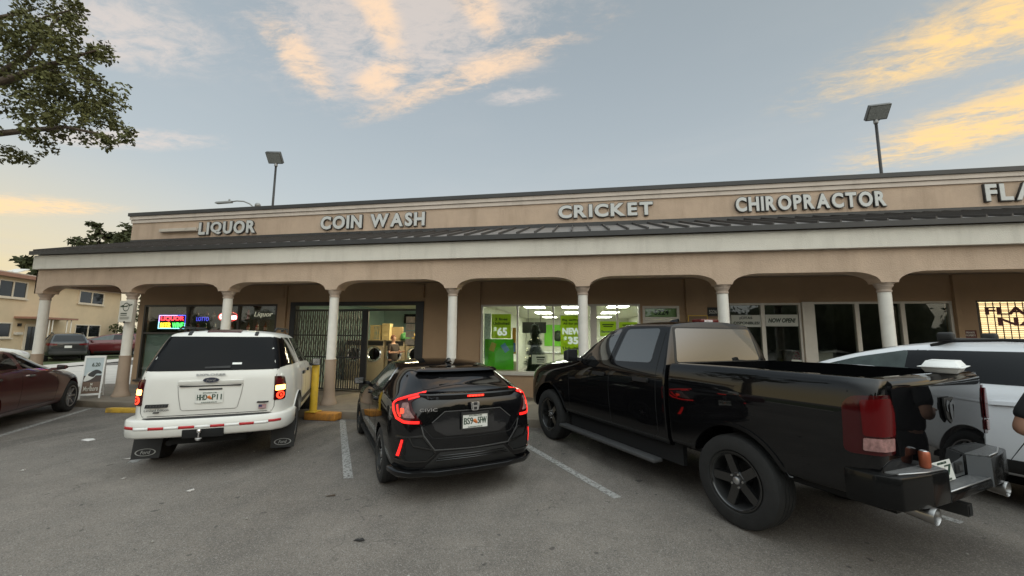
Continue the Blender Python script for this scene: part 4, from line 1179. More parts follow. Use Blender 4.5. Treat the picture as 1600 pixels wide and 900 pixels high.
    for s in (1, -1):
        b = MB(); b.hexa([(-.44, s * .665, .10), (-.44, s * .975, .10), (-.43, s * .975, .10), (-.43, s * .665, .10), (-.40, s * .64, .52), (-.40, s * .965, .52), (-.39, s * .965, .52), (-.39, s * .64, .52)])
        mf = b.build('mud_flap', M_BLKPL, t)
        ring = MB(); n = 26
        for i in range(n):
            a0, a1 = 2 * math.pi * i / n, 2 * math.pi * (i + 1) / n
            P = lambda a, k: (-.4445 + .006 * math.sin(a) * .35, s * .82 + .115 * k * math.cos(a), .185 + .048 * k * math.sin(a))
            ring.face([P(a0, .86), P(a1, .86), P(a1, 1), P(a0, 1)])
        ring.build('flap_oval', M_FLAPW, mf)
        o = glyphs("Ford", 'flap_lettering', M_FLAPW, mf, -.4445, s * .82, .185, .11, .045, .01, .0008, shear=.25)
    # sides
    for s, pr in ((1, 'L'), (-1, 'R')):
        patch(sk, 'quarter_window', M_TINT, rpoly([(-.72, 1.335), (.22, 1.335), (.08, 1.735), (-.44, 1.745)], [.04, .05, .05, .06]), pr, .004, t)
        patch(sk, 'rear_door_window', M_TINT, rpoly([(.36, 1.33), (1.02, 1.30), (.98, 1.72), (.22, 1.735)], .05), pr, .004, t)
        patch(sk, 'front_door_window', M_TINT, rpoly([(1.10, 1.30), (1.95, 1.25), (1.55, 1.50), (1.12, 1.71)], .05), pr, .004, t)
        gap(sk, [(.42, .95), (.30, 1.31), (.16, 1.75)], pr, t); gap(sk, [(1.06, .56), (1.06, 1.30), (1.05, 1.74)], pr, t)
        gap(sk, [(.42, .95), (.62, .6), (2.2, .56), (2.25, 1.2)], pr, t)
        patch(sk, 'side_moulding', M_BLKPL, [(.62, .60), (2.28, .58), (2.28, .66), (.62, .68)], pr, .012, t)
        for x in (.62, 1.35):
            patch(sk, 'door_handle', M_BLKPL, rpoly([(x - .10, 1.10), (x + .10, 1.10), (x + .10, 1.15), (x - .10, 1.15)], .02), pr, .028, t, depth=.04)
        mirror_part(t, 2.0, .945, 1.22, s, M_BLKPL, .10, .17, .17, M_CHROME)
        b = MB(); b.tube([(-.40, s * .60, 1.845), (-.30, s * .61, 1.885), (.7, s * .61, 1.88), (.85, s * .60, 1.835)], .016, 8); b.bar((.2, s * .61, 1.83), (.2, s * .61, 1.88), .04, .02, (1, 0, 0)); b.build('roof_rail', M_BLKPL, t)
        pts = [(.46 * math.cos(a), .40 + .46 * math.sin(a)) for a in [math.pi * (i / 16) for i in range(0, 17)]]
        patch(sk, 'arch_lip', P_WHITE, strip_poly(pts, .06), pr, .014, t, .05, .03)
    return t
white_suv()

# ---- black five door hatchback, brake lamps on
def black_hatch():
    t = car_at('hatchback', 'low black hatchback with lit red C shaped lamps between the white SUV and the pickup', 'car', -1.748, 5.304, -35.59)
    rows = [
        [(-.82, .68, .32), (-.3, .79, .25), (2.5, .78, .22), (3.3, .70, .22), (3.52, .5, .25)],
        [(-.88, .73, .38), (-.55, .84, .34), (0, .86, .29), (2.6, .86, .28), (3.3, .82, .3), (3.56, .6, .32)],
        [(-.895, .745, .56), (-.65, .865, .56), (0, .89, .52), (2.7, .885, .5), (3.3, .82, .5), (3.6, .58, .5)],
        [(-.885, .735, .76), (-.66, .872, .78), (0, .90, .76), (2.7, .89, .70), (3.3, .80, .66), (3.58, .56, .62)],
        [(-.87, .70, .94), (-.62, .868, .96), (0, .892, .95), (1.5, .88, .90), (2.7, .86, .83), (3.3, .74, .75), (3.55, .5, .68)],
        [(-.85, .645, 1.09), (-.56, .825, 1.075), (0, .86, 1.07), (1, .85, 1.03), (2.0, .83, .97), (2.5, .79, .93), (3.1, .68, .83), (3.5, .45, .72)],
        [(-.80, .60, 1.145), (-.45, .70, 1.19), (.1, .755, 1.24), (1, .75, 1.23), (1.6, .73, 1.14), (2.1, .71, 1.01), (2.4, .7, .96), (3.1, .58, .85), (3.48, .4, .74)],
        [(-.745, .535, 1.165), (-.3, .55, 1.325), (.1, .585, 1.385), (.8, .61, 1.405), (1.2, .60, 1.385), (1.5, .58, 1.30), (1.9, .56, 1.13), (2.2, .55, 1.0), (2.5, .52, .955), (3.1, .48, .865), (3.45, .35, .76)]]
    sm, fin = cage_mesh(rows, [-.62, -.48, -.3, -.05, .2, .6, 1.0, 1.3, 1.6, 1.9, 2.1, 2.4, 2.7, 3.0, 3.3], [(-.9, .035), (-.3, .045), (.8, .05), (1.8, .05), (2.4, .03), (3.6, .03)], .075, .10, {5: .3, 7: .25}, 3, .25,
                        [(0, .335, .375, .5, 1.3), (2.70, .335, .375, .5, 1.3)], None, M_GAP)
    fin_body('body', fin, P_BLACK, t, M_GAP)
    sk = Skin(sm)
    both(lambda s: (wheel(t, 0, s * .775, .33, .225, .225, 'twin', M_BLKRIM, s), wheel(t, 2.70, s * .775, .33, .225, .225, 'twin', M_BLKRIM, s)))
    b = MB(); b.box(-.7, 3.3, -.6, .6, .22, .34); b.build('chassis', M_GAP, t)
    rg = patch(sk, 'rear_window', M_TINT, rpoly([(-.735, .535), (-.735, -.535), (-.30, -.525), (-.30, .525)], [.05, .05, .03, .03]), 'T', .004, t, .06)
    patch(sk, 'side_rear_glass', M_TINT, rpoly([(-.70, .60), (-.34, .60), (-.28, .66), (-.60, .68)], .02), 'T', .003, rg) if False else None
    b = MB(); b.tube([(-.70, -.02, 1.215), (-.62, .10, 1.25), (-.52, .30, 1.285)], .009, 6); b.tube([(-.69, .34, 1.225), (-.665, -.10, 1.232)], .007, 6); b.build('rear_wiper', M_BLKPL, rg)
    # roof spoiler
    b = MB(); sweep(b, [(-.28, .545), (-.38, .52), (-.45, .38), (-.475, 0), (-.45, -.38), (-.38, -.52), (-.28, -.545)], [(-.20, 1.335), (-.02, 1.335), (.012, 1.355), (-.04, 1.385), (-.30, 1.40), (-.34, 1.35)])
    b.build('roof_spoiler', P_BLACK, t, angle=60)
    b = MB(); b.hexa([(.02, -.035, 1.43), (.2, -.035, 1.43), (.2, .035, 1.43), (.02, .035, 1.43), (.03, -.01, 1.49), (.1, -.01, 1.485), (.1, .01, 1.485), (.03, .01, 1.49)]); b.bevel(.008, 2); b.build('aerial_fin', P_BLACK, t, angle=40)
    # lip above the number plate and third brake lamp
    b = MB(); sweep(b, [(-.80, .60), (-.885, .50), (-.935, .25), (-.945, 0), (-.935, -.25), (-.885, -.50), (-.80, -.60)], [(-.06, 1.085), (.0, 1.09), (.02, 1.135), (.012, 1.15), (-.09, 1.165)])
    lip = b.build('tailgate_lip', P_BLACK, t, angle=50)
    b = MB(); sweep(b, [(-.953, .085), (-.957, 0), (-.953, -.115)], [(.0, 1.105), (.012, 1.108), (.012, 1.128), (.0, 1.128)]); b.build('third_brake_lamp', M_REDLIT, lip)
    for i in range(5):
        b = MB(); b.box(-.972, -.966, -.105 + i * .038, -.08 + i * .038, 1.110, 1.126); b.build('lamp_segment', M_REDHOT, lip)
    # number plate panel, plate, badges
    pn = patch(sk, 'plate_panel', mat('glossy_black_panel', (.012, .012, .013), .12, coat=1), rpoly([(.475, .845), (.335, .955), (-.335, .955), (-.475, .845), (-.44, .765), (-.32, .70), (.32, .70), (.44, .765)], .02), 'B', .006, t)
    gap(sk, [(.475, .845), (.335, .957), (-.335, .957), (-.475, .845)], 'B', pn, .008, M_CHROME if False else M_GREYPL, .008)
    licence_plate(t, -.988, -.003, .842, "BS9", "5FW", M_BLKPL)
    def hbadge():
        b = MB(); X = -.985; zc = 1.005
        F = lambda pts, d0, d1, mi: b.prism(pts, lambda u, v, d: (X - d, u, zc + v), d0, d1, mi)
        o = rpoly([(-.055, .048), (.055, .048), (.042, -.048), (-.042, -.048)], .02); i_ = [(u * .84, v * .82) for u, v in o]
        F(o, 0, .006, 0); F(i_, .006, .0075, 1)
        for s in (1, -1): F([(s * .042, .042), (s * .024, .042), (s * .016, -.042), (s * .032, -.042)], .0078, .013, 0)
        F([(-.022, .010), (.022, .010), (.02, -.008), (-.02, -.008)], .0078, .0128, 0)
        return b.build('letter_badge', [M_CHROME, M_BLKPL], t)
    hbadge()
    glyphs("CIVIC", 'model_lettering', M_CHROME, t, -.948, .525, .99, .19, .034, .012, .004, tilt=0, yaw=-14)
    # lamps
    for s in (1, -1):
        d = diag(.657, .753, s)
        outer = [(.262, 1.03), (.20, 1.075), (.05, 1.12), (-.125, 1.165), (-.16, 1.145), (-.04, 1.085), (-.01, 1.06), (-.055, .98), (-.165, .838), (.04, .838), (.165, .875), (.225, .95)]
        la = patch(sk, 'tail_lamp', M_REDDK, rpoly(outer, .015), d, .008, t, .04, .02)
        patch(sk, 'clear_lens', M_PINKL, rpoly([(.10, 1.045), (.02, 1.055), (-.02, .975), (-.085, .90), (.05, .90), (.10, .96)], .012), d, .011, la, .04)
        bar = [(.245, 1.03), (.19, 1.066), (.05, 1.108), (-.128, 1.153)]
        patch(sk, 'light_bar', M_REDLIT, strip_poly(bar, .02), d, .013, la, .04)
        bar = [(.245, 1.03), (.21, .96), (.15, .89), (.04, .858), (-.13, .855)]
        patch(sk, 'light_bar', M_REDLIT, strip_poly(bar, .028), d, .013, la, .04)
        patch(sk, 'light_bar', M_REDLIT, strip_poly([(.17, 1.02), (.14, .95), (.09, .905)], .02), d, .013, la, .04)
        patch(sk, 'light_bar', M_REDLIT, strip_poly([(.03, 1.085), (-.09, 1.118)], .016), d, .013, la, .04)
        patch(sk, 'brake_bulb', M_REDHOT, rpoly([(.11, .99), (.06, .99), (.05, .945), (.10, .93)], .012), d, .014, la, .04)
        gap(sk, [(s * .60, .835), (s * .47, .69), (s * .44, .68), (0, .672)], 'B', t, .01)
        gap(sk, [(s * .585, .81), (s * .56, .72), (s * .44, .56), (0, .548)], 'B', t, .012, M_GREYPL, .004, 'bumper_crease')
        # corner vent pockets with reflectors
        pk = patch(sk, 'bumper_vent', M_GAP, rpoly([(s * .80, .695), (s * .57, .705), (s * .44, .53), (s * .52, .465), (s * .80, .475)], .02), 'B', .004, t)
        for pts in ([(.815, .70), (.57, .712), (.432, .53), (.515, .455), (.815, .462)], [(.70, .70), (.665, .62), (.47, .57)]):
            patch(sk, 'vent_trim', M_BLKRIM, strip_poly([(s * a, c) for a, c in pts], .016), 'B', .016, pk, depth=.02)
        patch(sk, 'rear_reflector', M_REDLIT, [(s * .772, .675), (s * .757, .675), (s * .785, .50), (s * .805, .50)], 'B', .012, pk)
    b = MB(); sweep(b, [(-.55, .865), (-.75, .82), (-.87, .70), (-.91, .52), (-.955, .42), (-.97, 0), (-.955, -.42), (-.91, -.52), (-.87, -.70), (-.75, -.82), (-.55, -.865)], [(-.10, .345), (.0, .355), (.018, .34), (.010, .30), (-.02, .275), (-.12, .27)])
    df = b.build('rear_diffuser', P_BLACK, t, angle=50)
    b = MB()
    for z in (.445, .465, .49): sweep(b, [(-.945, .43 - (z - .445)), (-.965, 0), (-.945, -.43 + (z - .445))], [(-.02, z), (.012, z + .003), (.012, z + .009), (-.02, z + .01)])
    b.build('diffuser_slat', M_BLKRIM, df)
    patch(sk, 'lower_insert', M_BLKPL, rpoly([(.60, .345), (-.60, .345), (-.50, .42), (-.38, .53), (.38, .53), (.50, .42)], .01), 'B', .004, t)
    for s, pr in ((1, 'L'), (-1, 'R')):
        fr = patch(sk, 'side_window', M_TINT2, rpoly([(.30, 1.095), (1.2, 1.05), (2.05, 1.0), (1.62, 1.20), (1.15, 1.345), (.70, 1.372), (.36, 1.335), (.22, 1.20)], .05), pr, .004, t)
        patch(sk, 'window_trim', M_CHROME, strip_poly([(2.0, 1.03), (1.62, 1.21), (1.15, 1.355), (.70, 1.382), (.34, 1.345), (.21, 1.22), (.27, 1.09)], .014), pr, .007, t)
        patch(sk, 'window_pillar', M_BLKPL, strip_poly([(1.02, 1.06), (.93, 1.365)], .07), pr, .0065, t)
        gap(sk, [(1.06, .36), (1.05, 1.06)], pr, t); gap(sk, [(.42, .62), (.30, .85), (.22, 1.09)], pr, t); gap(sk, [(.42, .62), (.52, .36), (2.1, .34), (2.2, .5), (2.15, .95)], pr, t)
        for x in (.62, 1.32): patch(sk, 'door_handle', P_BLACK, rpoly([(x - .1, .905), (x + .1, .905), (x + .1, .945), (x - .1, .945)], .015), pr, .03, t, depth=.04)
        mirror_part(t, 1.96, .90, 1.03, s, P_BLACK, .12, .16, .12, M_CHROME)
        b = MB(); b.bar((.42, s * .83, .235), (2.28, s * .83, .235), .08, .06); b.build('side_skirt', M_BLKPL, t)
        gap(sk, [(-.58, .70), (-.63, .60), (-.66, .42)], pr, t)
    return t
black_hatch()

# ---- plainer cars: one builder for the partly hidden and distant ones
def simple_car(name, label, cat, x, y, hd, rows, st, crown, pm, wins, wr, wb, rim, style, track, tail=None, rails=False, wst=None, extra=None, group=None):
    t = car_at(name, label, cat, x, y, hd, group)
    sm, fin = cage_mesh(rows, st, crown, .06, .09, {5: .3, 7: .25}, 3, .2, [(0, wr + .01, wr + .06, .5, 1.3), (wb, wr + .01, wr + .06, .5, 1.3)], None, M_GAP)
    fin_body('body', fin, pm, t, M_GAP)
    sk = Skin(sm)
    both(lambda s: (wheel(t, 0, s * track, wr, .225, wr - .115, style, rim, s), wheel(t, wb, s * track, wr, .225, wr - .115, style, rim, s)))
    b = MB(); b.box(-.6, wb + .5, -.5, .5, .2, .4); b.build('chassis', M_GAP, t)
    for s, pr in ((1, 'L'), (-1, 'R')):
        for nm, poly, m in wins: patch(sk, nm, m, rpoly(poly, .05), pr, .004, t)
    if extra: extra(t, sk)
    return t
SED = [
    [(-1.02, .62, .34), (-.4, .78, .26), (2.6, .78, .22), (3.4, .70, .22), (3.72, .45, .27)],
    [(-1.08, .68, .42), (-.6, .86, .34), (0, .88, .29), (2.8, .88, .28), (3.45, .80, .3), (3.78, .55, .34)],
    [(-1.10, .70, .60), (-.65, .89, .58), (0, .915, .54), (2.85, .91, .5), (3.45, .80, .5), (3.80, .55, .52)],
    [(-1.09, .70, .80), (-.65, .90, .80), (0, .925, .78), (2.85, .91, .70), (3.45, .78, .66), (3.78, .54, .64)],
    [(-1.06, .67, .98), (-.6, .885, 1.0), (0, .915, .98), (1.5, .905, .95), (2.85, .87, .86), (3.4, .74, .78), (3.74, .5, .70)],
    [(-1.0, .63, 1.06), (-.5, .84, 1.09), (0, .875, 1.09), (1, .87, 1.07), (2.0, .85, 1.02), (2.5, .80, .97), (3.1, .70, .88), (3.68, .45, .74)],
    [(-.98, .58, 1.08), (-.5, .74, 1.13), (-.1, .745, 1.22), (.4, .755, 1.30), (1, .76, 1.30), (1.6, .74, 1.20), (2.1, .72, 1.06), (2.45, .71, .995), (3.1, .60, .90), (3.66, .4, .76)],
    [(-.97, .54, 1.085), (-.55, .58, 1.135), (-.2, .58, 1.25), (.2, .60, 1.40), (.7, .62, 1.445), (1.1, .62, 1.43), (1.5, .60, 1.33), (1.9, .58, 1.17), (2.25, .57, 1.04), (2.5, .54, .985), (3.1, .5, .91), (3.64, .35, .775)]]
SED_ST = [-.7, -.5, -.25, 0, .3, .7, 1.1, 1.5, 1.8, 2.1, 2.4, 2.8, 3.1, 3.4]
SED_CR = [(-1, .03), (.5, .05), (1.8, .05), (2.4, .03), (3.8, .03)]
SEDW = [('rear_door_window', [(-.05, 1.13), (.82, 1.115), (.80, 1.40), (.45, 1.40), (.15, 1.30)], M_TINT), ('front_door_window', [(.95, 1.11), (1.98, 1.06), (1.65, 1.22), (1.25, 1.36), (.93, 1.405)], M_TINT)]
def sedan_extra(pm):
    def f(t, sk):
        patch(sk, 'windscreen', M_TINT, rpoly([(2.28, .52), (2.34, 0), (2.28, -.52), (1.35, -.54), (1.36, 0), (1.35, .54)], .03), 'T', .004, t)
        patch(sk, 'rear_window', M_TINT, rpoly([(-.60, .5), (-.60, -.5), (.05, -.52), (.05, .52)], .04), 'T', .004, t)
        for s, pr in ((1, 'L'), (-1, 'R')):
            mirror_part(t, 2.0, .93, 1.06, s, pm, .12, .15, .12)
            gap(sk, [(.88, .36), (.88, 1.1)], pr, t); gap(sk, [(2.12, .36), (2.16, .7), (2.08, 1.0)], pr, t); gap(sk, [(-.1, .8), (.05, .55), (.4, .36), (2.12, .36)], pr, t)
            for x in (.05, 1.05): patch(sk, 'door_handle', M_CHROME, rpoly([(x, .945), (x + .2, .94), (x + .2, .975), (x, .98)], .012), pr, .025, t, depth=.035)
            patch(sk, 'window_trim', M_CHROME, strip_poly([(2.02, 1.035), (.9, 1.085), (-.1, 1.105)], .014), pr, .006, t)
            patch(sk, 'head_lamp', M_CLEARL, rpoly([(3.40, .68), (3.66, .62), (3.62, .70), (3.3, .79)], .03), pr, .006, t)
            patch(sk, 'tail_lamp', M_REDL, rpoly([(-1.0, .82), (-.72, .86), (-.75, .96), (-1.0, .97)], .03), pr, .006, t)
    return f
simple_car('sedan', 'dark maroon saloon car with bright alloy wheels at the left edge, nose towards the shops', 'car', -10.6, 4.78, -37, SED, SED_ST, SED_CR, P_MAROON, SEDW, .345, 2.85, M_SILVRIM, 'multi', .795, extra=sedan_extra(P_MAROON))
simple_car('sedan', 'white saloon car mostly hidden beyond the dark maroon saloon', 'car', -30.5, 13.6, 5, SED, SED_ST, SED_CR, P_WHITE, SEDW, .34, 2.85, M_SILVRIM, 'multi', .795, extra=sedan_extra(P_WHITE))
SUV = [
    [(-.84, .72, .40), (-.4, .82, .36), (2.7, .82, .32), (3.4, .74, .34), (3.66, .5, .38)],
    [(-.90, .78, .50), (-.6, .90, .46), (0, .92, .42), (2.8, .92, .40), (3.4, .82, .42), (3.72, .6, .45)],
    [(-.92, .80, .72), (-.65, .93, .70), (0, .945, .68), (2.8, .94, .65), (3.4, .82, .66), (3.75, .6, .66)],
    [(-.92, .80, .98), (-.66, .935, .98), (0, .95, .98), (2.8, .94, .92), (3.4, .80, .90), (3.73, .6, .88)],
    [(-.90, .77, 1.16), (-.64, .91, 1.18), (0, .935, 1.18), (1.5, .93, 1.15), (2.8, .89, 1.06), (3.4, .76, 1.0), (3.68, .56, .95)],
    [(-.86, .73, 1.24), (-.6, .86, 1.27), (0, .89, 1.27), (1.2, .885, 1.25), (2.4, .865, 1.21), (3.0, .79, 1.14), (3.35, .70, 1.05), (3.62, .5, .99)],
    [(-.70, .66, 1.47), (-.45, .76, 1.49), (.1, .79, 1.50), (1.0, .79, 1.49), (1.9, .785, 1.42), (2.6, .775, 1.28), (2.9, .75, 1.21), (3.1, .68, 1.15), (3.3, .60, 1.08), (3.6, .42, 1.01)],
    [(-.52, .60, 1.67), (-.3, .64, 1.70), (.2, .66, 1.73), (.8, .67, 1.735), (1.3, .66, 1.715), (1.9, .65, 1.61), (2.45, .65, 1.45), (2.85, .63, 1.30), (3.0, .60, 1.225), (3.15, .56, 1.165), (3.3, .5, 1.09), (3.58, .35, 1.02)]]
SUV_ST = [-.5, -.3, -.05, .3, .7, 1.0, 1.3, 1.6, 1.9, 2.1, 2.35, 2.7, 3.0, 3.3]
SUV_CR = [(-.9, .02), (.5, .05), (1.8, .05), (2.4, .03), (3.7, .03)]
SUVW = [('quarter_window', [(-.62, 1.31), (.16, 1.31), (.30, 1.62), (-.40, 1.60)], M_TINT), ('rear_door_window', [(.26, 1.31), (1.28, 1.30), (1.24, 1.655), (.40, 1.66)], M_TINT), ('front_door_window', [(1.42, 1.295), (2.85, 1.25), (2.45, 1.38), (1.95, 1.54), (1.40, 1.655)], M_TINT2)]
def suv_extra(pm, rails=True, bars=False, plate=None):
    def f(t, sk):
        patch(sk, 'rear_window', M_TINT, rpoly([(.66, 1.25), (-.66, 1.25), (-.56, 1.62), (.56, 1.62)], .05), 'B', .005, t)
        patch(sk, 'windscreen', M_TINT, rpoly([(2.8, .58), (2.85, 0), (2.8, -.58), (1.7, -.56), (1.72, 0), (1.7, .56)], .03), 'T', .004, t)
        for s, pr in ((1, 'L'), (-1, 'R')):
            mirror_part(t, 2.5, .93, 1.24, s, pm, .12, .16, .14)
            gap(sk, [(1.33, .5), (1.33, 1.3), (1.31, 1.66)], pr, t); gap(sk, [(2.25, .5), (2.3, 1.2)], pr, t); gap(sk, [(.46, .75), (.25, 1.0), (.2, 1.3)], pr, t); gap(sk, [(.46, .75), (.6, .5), (2.25, .5)], pr, t)
            patch(sk, 'pillar_trim', M_TINT, [(1.25, 1.31), (1.44, 1.295), (1.42, 1.648), (1.22, 1.655)], pr, .0036, t)
            patch(sk, 'side_crease', pm, strip_poly([(-.5, 1.12), (1.0, 1.085), (2.6, 1.02)], .018), pr, .006, t, depth=.012)
            for x in (.45, 1.5): patch(sk, 'door_handle', pm, rpoly([(x, 1.10), (x + .22, 1.09), (x + .22, 1.13), (x, 1.14)], .015), pr, .025, t, depth=.035)
            patch(sk, 'sill_cladding', M_BLKPL, [(.48, .40), (2.3, .38), (2.3, .52), (.48, .54)], pr, .008, t)
            patch(sk, 'tail_lamp', M_REDL, rpoly([(-.9, 1.0), (-.6, 1.03), (-.62, 1.16), (-.88, 1.15)], .03), pr, .006, t)
            patch(sk, 'rear_lamp', M_REDL, rpoly([(s * .45, 1.02), (s * .76, 1.02), (s * .76, 1.14), (s * .45, 1.12)], .03), 'B', .006, t)
            if rails:
                b = MB(); b.tube([(-.25, s * .63, 1.71), (-.15, s * .635, 1.765), (.6, s * .64, 1.79), (1.0, s * .64, 1.775), (1.2, s * .63, 1.715)], .02, 8); b.build('roof_rail', M_BLKPL, t)
        patch(sk, 'lower_bumper', M_GREYPL, rpoly([(.72, .42), (-.72, .42), (-.76, .66), (.76, .66)], .03), 'B', .01, t)
        if bars:
            for x in (.25, 1.05):
                b = MB(); b.bar((x, -.62, 1.80), (x, .62, 1.80), .06, .024); b.bevel(.008, 2)
                cb = b.build('roof_crossbar', M_BLKPL, t, angle=40)
                for s in (1, -1):
                    b = MB(); b.box(x - .075, x + .075, min(s * .60, s * .70), max(s * .60, s * .70), 1.77, 1.88); b.bevel(.03, 3); b.build('bar_foot', M_BLKPL, cb, angle=40)
        if plate:
            b = MB(); b.box(-.996, -.975, -.15, .15, .86, 1.0); b.build('licence_plate', M_PLATE, t)
    return f
simple_car('sport_utility_vehicle', 'pearl white SUV with black roof rails half hidden behind the black pickup bed', 'SUV', 5.577, 5.228, -34, SUV, SUV_ST, SUV_CR, P_SILVER, SUVW, .37, 2.86, M_SILVRIM, 'multi', .815, extra=suv_extra(P_SILVER, True, True))
simple_car('sport_utility_vehicle', 'dark grey SUV parked across the street before the yellow house', 'SUV', -31.6, 20.1, -62, SUV, SUV_ST, SUV_CR, P_GREY, SUVW, .37, 2.86, M_SILVRIM, 'multi', .815, extra=suv_extra(P_GREY, True, False, True))
simple_car('sport_utility_vehicle', 'dark red SUV parked across the street beside the flowering shrub', 'SUV', -32.6, 25.2, -135, SUV, SUV_ST, SUV_CR, P_RED, SUVW, .37, 2.86, M_SILVRIM, 'five', .815, extra=suv_extra(P_RED, True))
# ------------------------------------------------------------------ signs on the parapet
M_LFACE = mat('letter_face', (.52, .52, .50), .5, var=.10, vscale=3, dirt=(.38, .36, .33), dscale=2.5, damt=.5)
M_LRET = mat('letter_return', (.045, .042, .04), .6)
M_RACE = mat('raceway', (.42, .34, .26), .7, dirt=(.25, .2, .16), dscale=3, damt=.6)
def channel_sign(word, label, x0, x1, z0, z1, off=.052, y=10.755, race=None, gapw=None):
    t = thing('channel_letter_sign', label, 'sign', ((x0 + x1) / 2, y + .1, z0))
    # lay out letter by letter with the text's own spacing
    k = bpy.data.curves.new('m', 'FONT'); k.body = word; k.offset = off; o = bpy.data.objects.new('m', k); COL.objects.link(o)
    bpy.context.view_layer.update()
    def width(s):
        k.body = s; bpy.context.view_layer.update(); return o.dimensions.x
    ws = [(c, width(c)) for c in word]
    bpy.data.objects.remove(o); bpy.data.curves.remove(k)
    g = .09; tot = sum(w if c != ' ' else .34 for c, w in ws) + g * (len(word) - 1)
    sc = (x1 - x0) / tot; x = -(x1 - x0) / 2; h = z1 - z0
    for c, w in ws:
        if c == ' ': x += (.34 + g) * sc; continue
        cx = x + w * sc / 2
        hh = h * (1.02 if c in 'COQS' else 1.0)
        back = text_mesh(c, w=w * sc + .018, h=hh + .022, ext=.036, off=off)
        if c == 'Q': pass
        le = link('letter', back, M_LRET, t); le.location = (cx, -.028, h / 2)
        face = text_mesh(c, w=w * sc - .014, h=hh - .012, ext=.003, off=off - .012)
        fo = link('letter_face', face, M_LFACE, le); fo.location = (0, -.0395, 0)
        x += (w + g) * sc
    b = MB(); b.box(-(x1 - x0) / 2 * .97, (x1 - x0) / 2 * .97, -.0, .092, h * .36, h * .60); b.build('raceway', M_RACE, t)
    return t
channel_sign('LIQUOR', 'pale channel letters reading LIQUOR, leftmost of the parapet signs', -12.24, -10.12, 4.99, 5.41)
channel_sign('COIN WASH', 'pale channel letters reading COIN WASH on the parapet', -7.84, -4.44, 5.0, 5.42)
channel_sign('CRICKET', 'pale channel letters on the parapet above the lime postered phone shop', -.53, 2.0, 5.04, 5.41)
channel_sign('CHIROPRACTOR', 'narrow pale channel letters reading CHIROPRACTOR on the parapet', 4.05, 7.48, 5.02, 5.41)
channel_sign('FLAGLER NAILS', 'pale channel letters cut off by the right edge of the picture, on the parapet', 9.53, 13.9, 5.03, 5.45)
b = MB(); b.box(-13.72, -12.28, 10.73, 10.848, 5.13, 5.235); b.bevel(.006, 1)
tag(b.build('sign_raceway', mat('raceway_pale', (.50, .44, .37), .7, dirt=(.3, .25, .2), dscale=4, damt=.6)), 'empty pale raceway bar on the parapet left of the LIQUOR letters', 'sign')

# ------------------------------------------------------------------ liquor shop window
YI = YW + .10
def neon(name, m): return m
def em(name, col, s): return mat(name, tuple(.5 * c + .02 for c in col), .4, emis=col, estr=s)
N_RED, N_YEL, N_GRN, N_BLU, N_CYA, N_WHT, N_PUR = (em('neon_red', (1, .03, .05), 3.2), em('neon_yellow', (.95, .62, .03), 2.6), em('neon_green', (.08, 1, .12), 2.2), em('neon_blue', (.09, .10, 1), 2.2), em('neon_cyan', (.3, .75, 1), 2.6), em('neon_white', (1, .75, .72), 3.0), em('neon_violet', (.5, .3, 1), 2.8))
t = thing('neon_sign', 'lit neon sign reading LIQUOR BEER WINE in red, yellow and green within a blue border', 'neon sign', (-13.11, YI, 1.93))
b = MB(); b.box(-.54, .54, .0, .02, 0, .47); b.build('backing', M_GAP, t)
for nm, pts, m in (('border_tube', [(-.51, 0, .24), (-.51, 0, .445), (.20, 0, .445)], N_PUR), ('border_tube', [(.20, 0, .445), (.51, 0, .445), (.51, 0, .2)], N_BLU), ('border_tube', [(.51, 0, .2), (.51, 0, .025), (-.51, 0, .025), (-.51, 0, .24)], N_CYA)):
    b = MB(); b.tube([(p[0], -.015, p[2]) for p in pts], .012, 6); b.build(nm, m, t)
for s, x, z, w, h, m in (('LIQUOR', 0, .335, .88, .15, N_RED), ('BEER', -.24, .13, .40, .16, N_YEL), ('WINE', .235, .13, .42, .16, N_GRN)):
    o = link('neon_lettering', text_mesh(s, w=w, h=h, ext=.008, off=.004), m, t); o.location = (x, -.014, z)
t = thing('neon_sign', 'small dim blue neon LOTTO sign in the liquor shop window', 'neon sign', (-11.96, YI, 2.13))
b = MB(); b.box(-.28, .28, 0, .02, 0, .27); b.build('backing', M_GAP, t)
o = link('neon_lettering', text_mesh('LOTTO', w=.46, h=.13, ext=.006, off=.0), em('neon_dim_blue', (.10, .10, .9), .8), t); o.location = (0, -.012, .13)
t = thing('neon_sign', 'red and white neon Open sign half behind a column', 'neon sign', (-11.02, YI, 2.2))
b = MB(); b.tube([(.36 * math.cos(a), -.01, .13 + .15 * math.sin(a)) for a in [2 * math.pi * i / 24 for i in range(25)]], .009, 6); b.build('border_tube', em('neon_soft_red', (1, .06, .05), 1.2), t)
o = link('neon_lettering', text_mesh('Open', w=.62, h=.24, ext=.008, off=.02), N_WHT, t); o.location = (0, -.014, .11)
o = link('neon_lettering', text_mesh('Open', w=.64, h=.26, ext=.004, off=.05), N_RED, t); o.location = (0, .004, .11)
t = thing('window_sign', 'dark window sign with pale script Liquor lettering', 'sign', (-9.75, YI, 2.24))
b = MB(); b.box(-.46, .46, 0, .015, 0, .31); b.build('board', M_RDARK, t)
o = link('lettering', text_mesh('Liquor', w=.66, h=.2, ext=.004, shear=.25), em('pale_lettering', (.8, .72, .55), .35), t); o.location = (0, -.012, .15)
t = thing('window_panel', 'pale grey green panel blanking the lower left of the liquor shop window', 'panel', (-13.3, YI + .03, .36))
b = MB(); b.box(-.80, .80, 0, .02, 0, 1.42); b.build('sheet', mat('panel_greygreen', (.23, .27, .24), .5, var=.15, vscale=1.5), t)
b = MB(); b.box(-.05, -.02, -.03, -.001, .65, 1.0); b.build('handle', M_BLACKM, t)
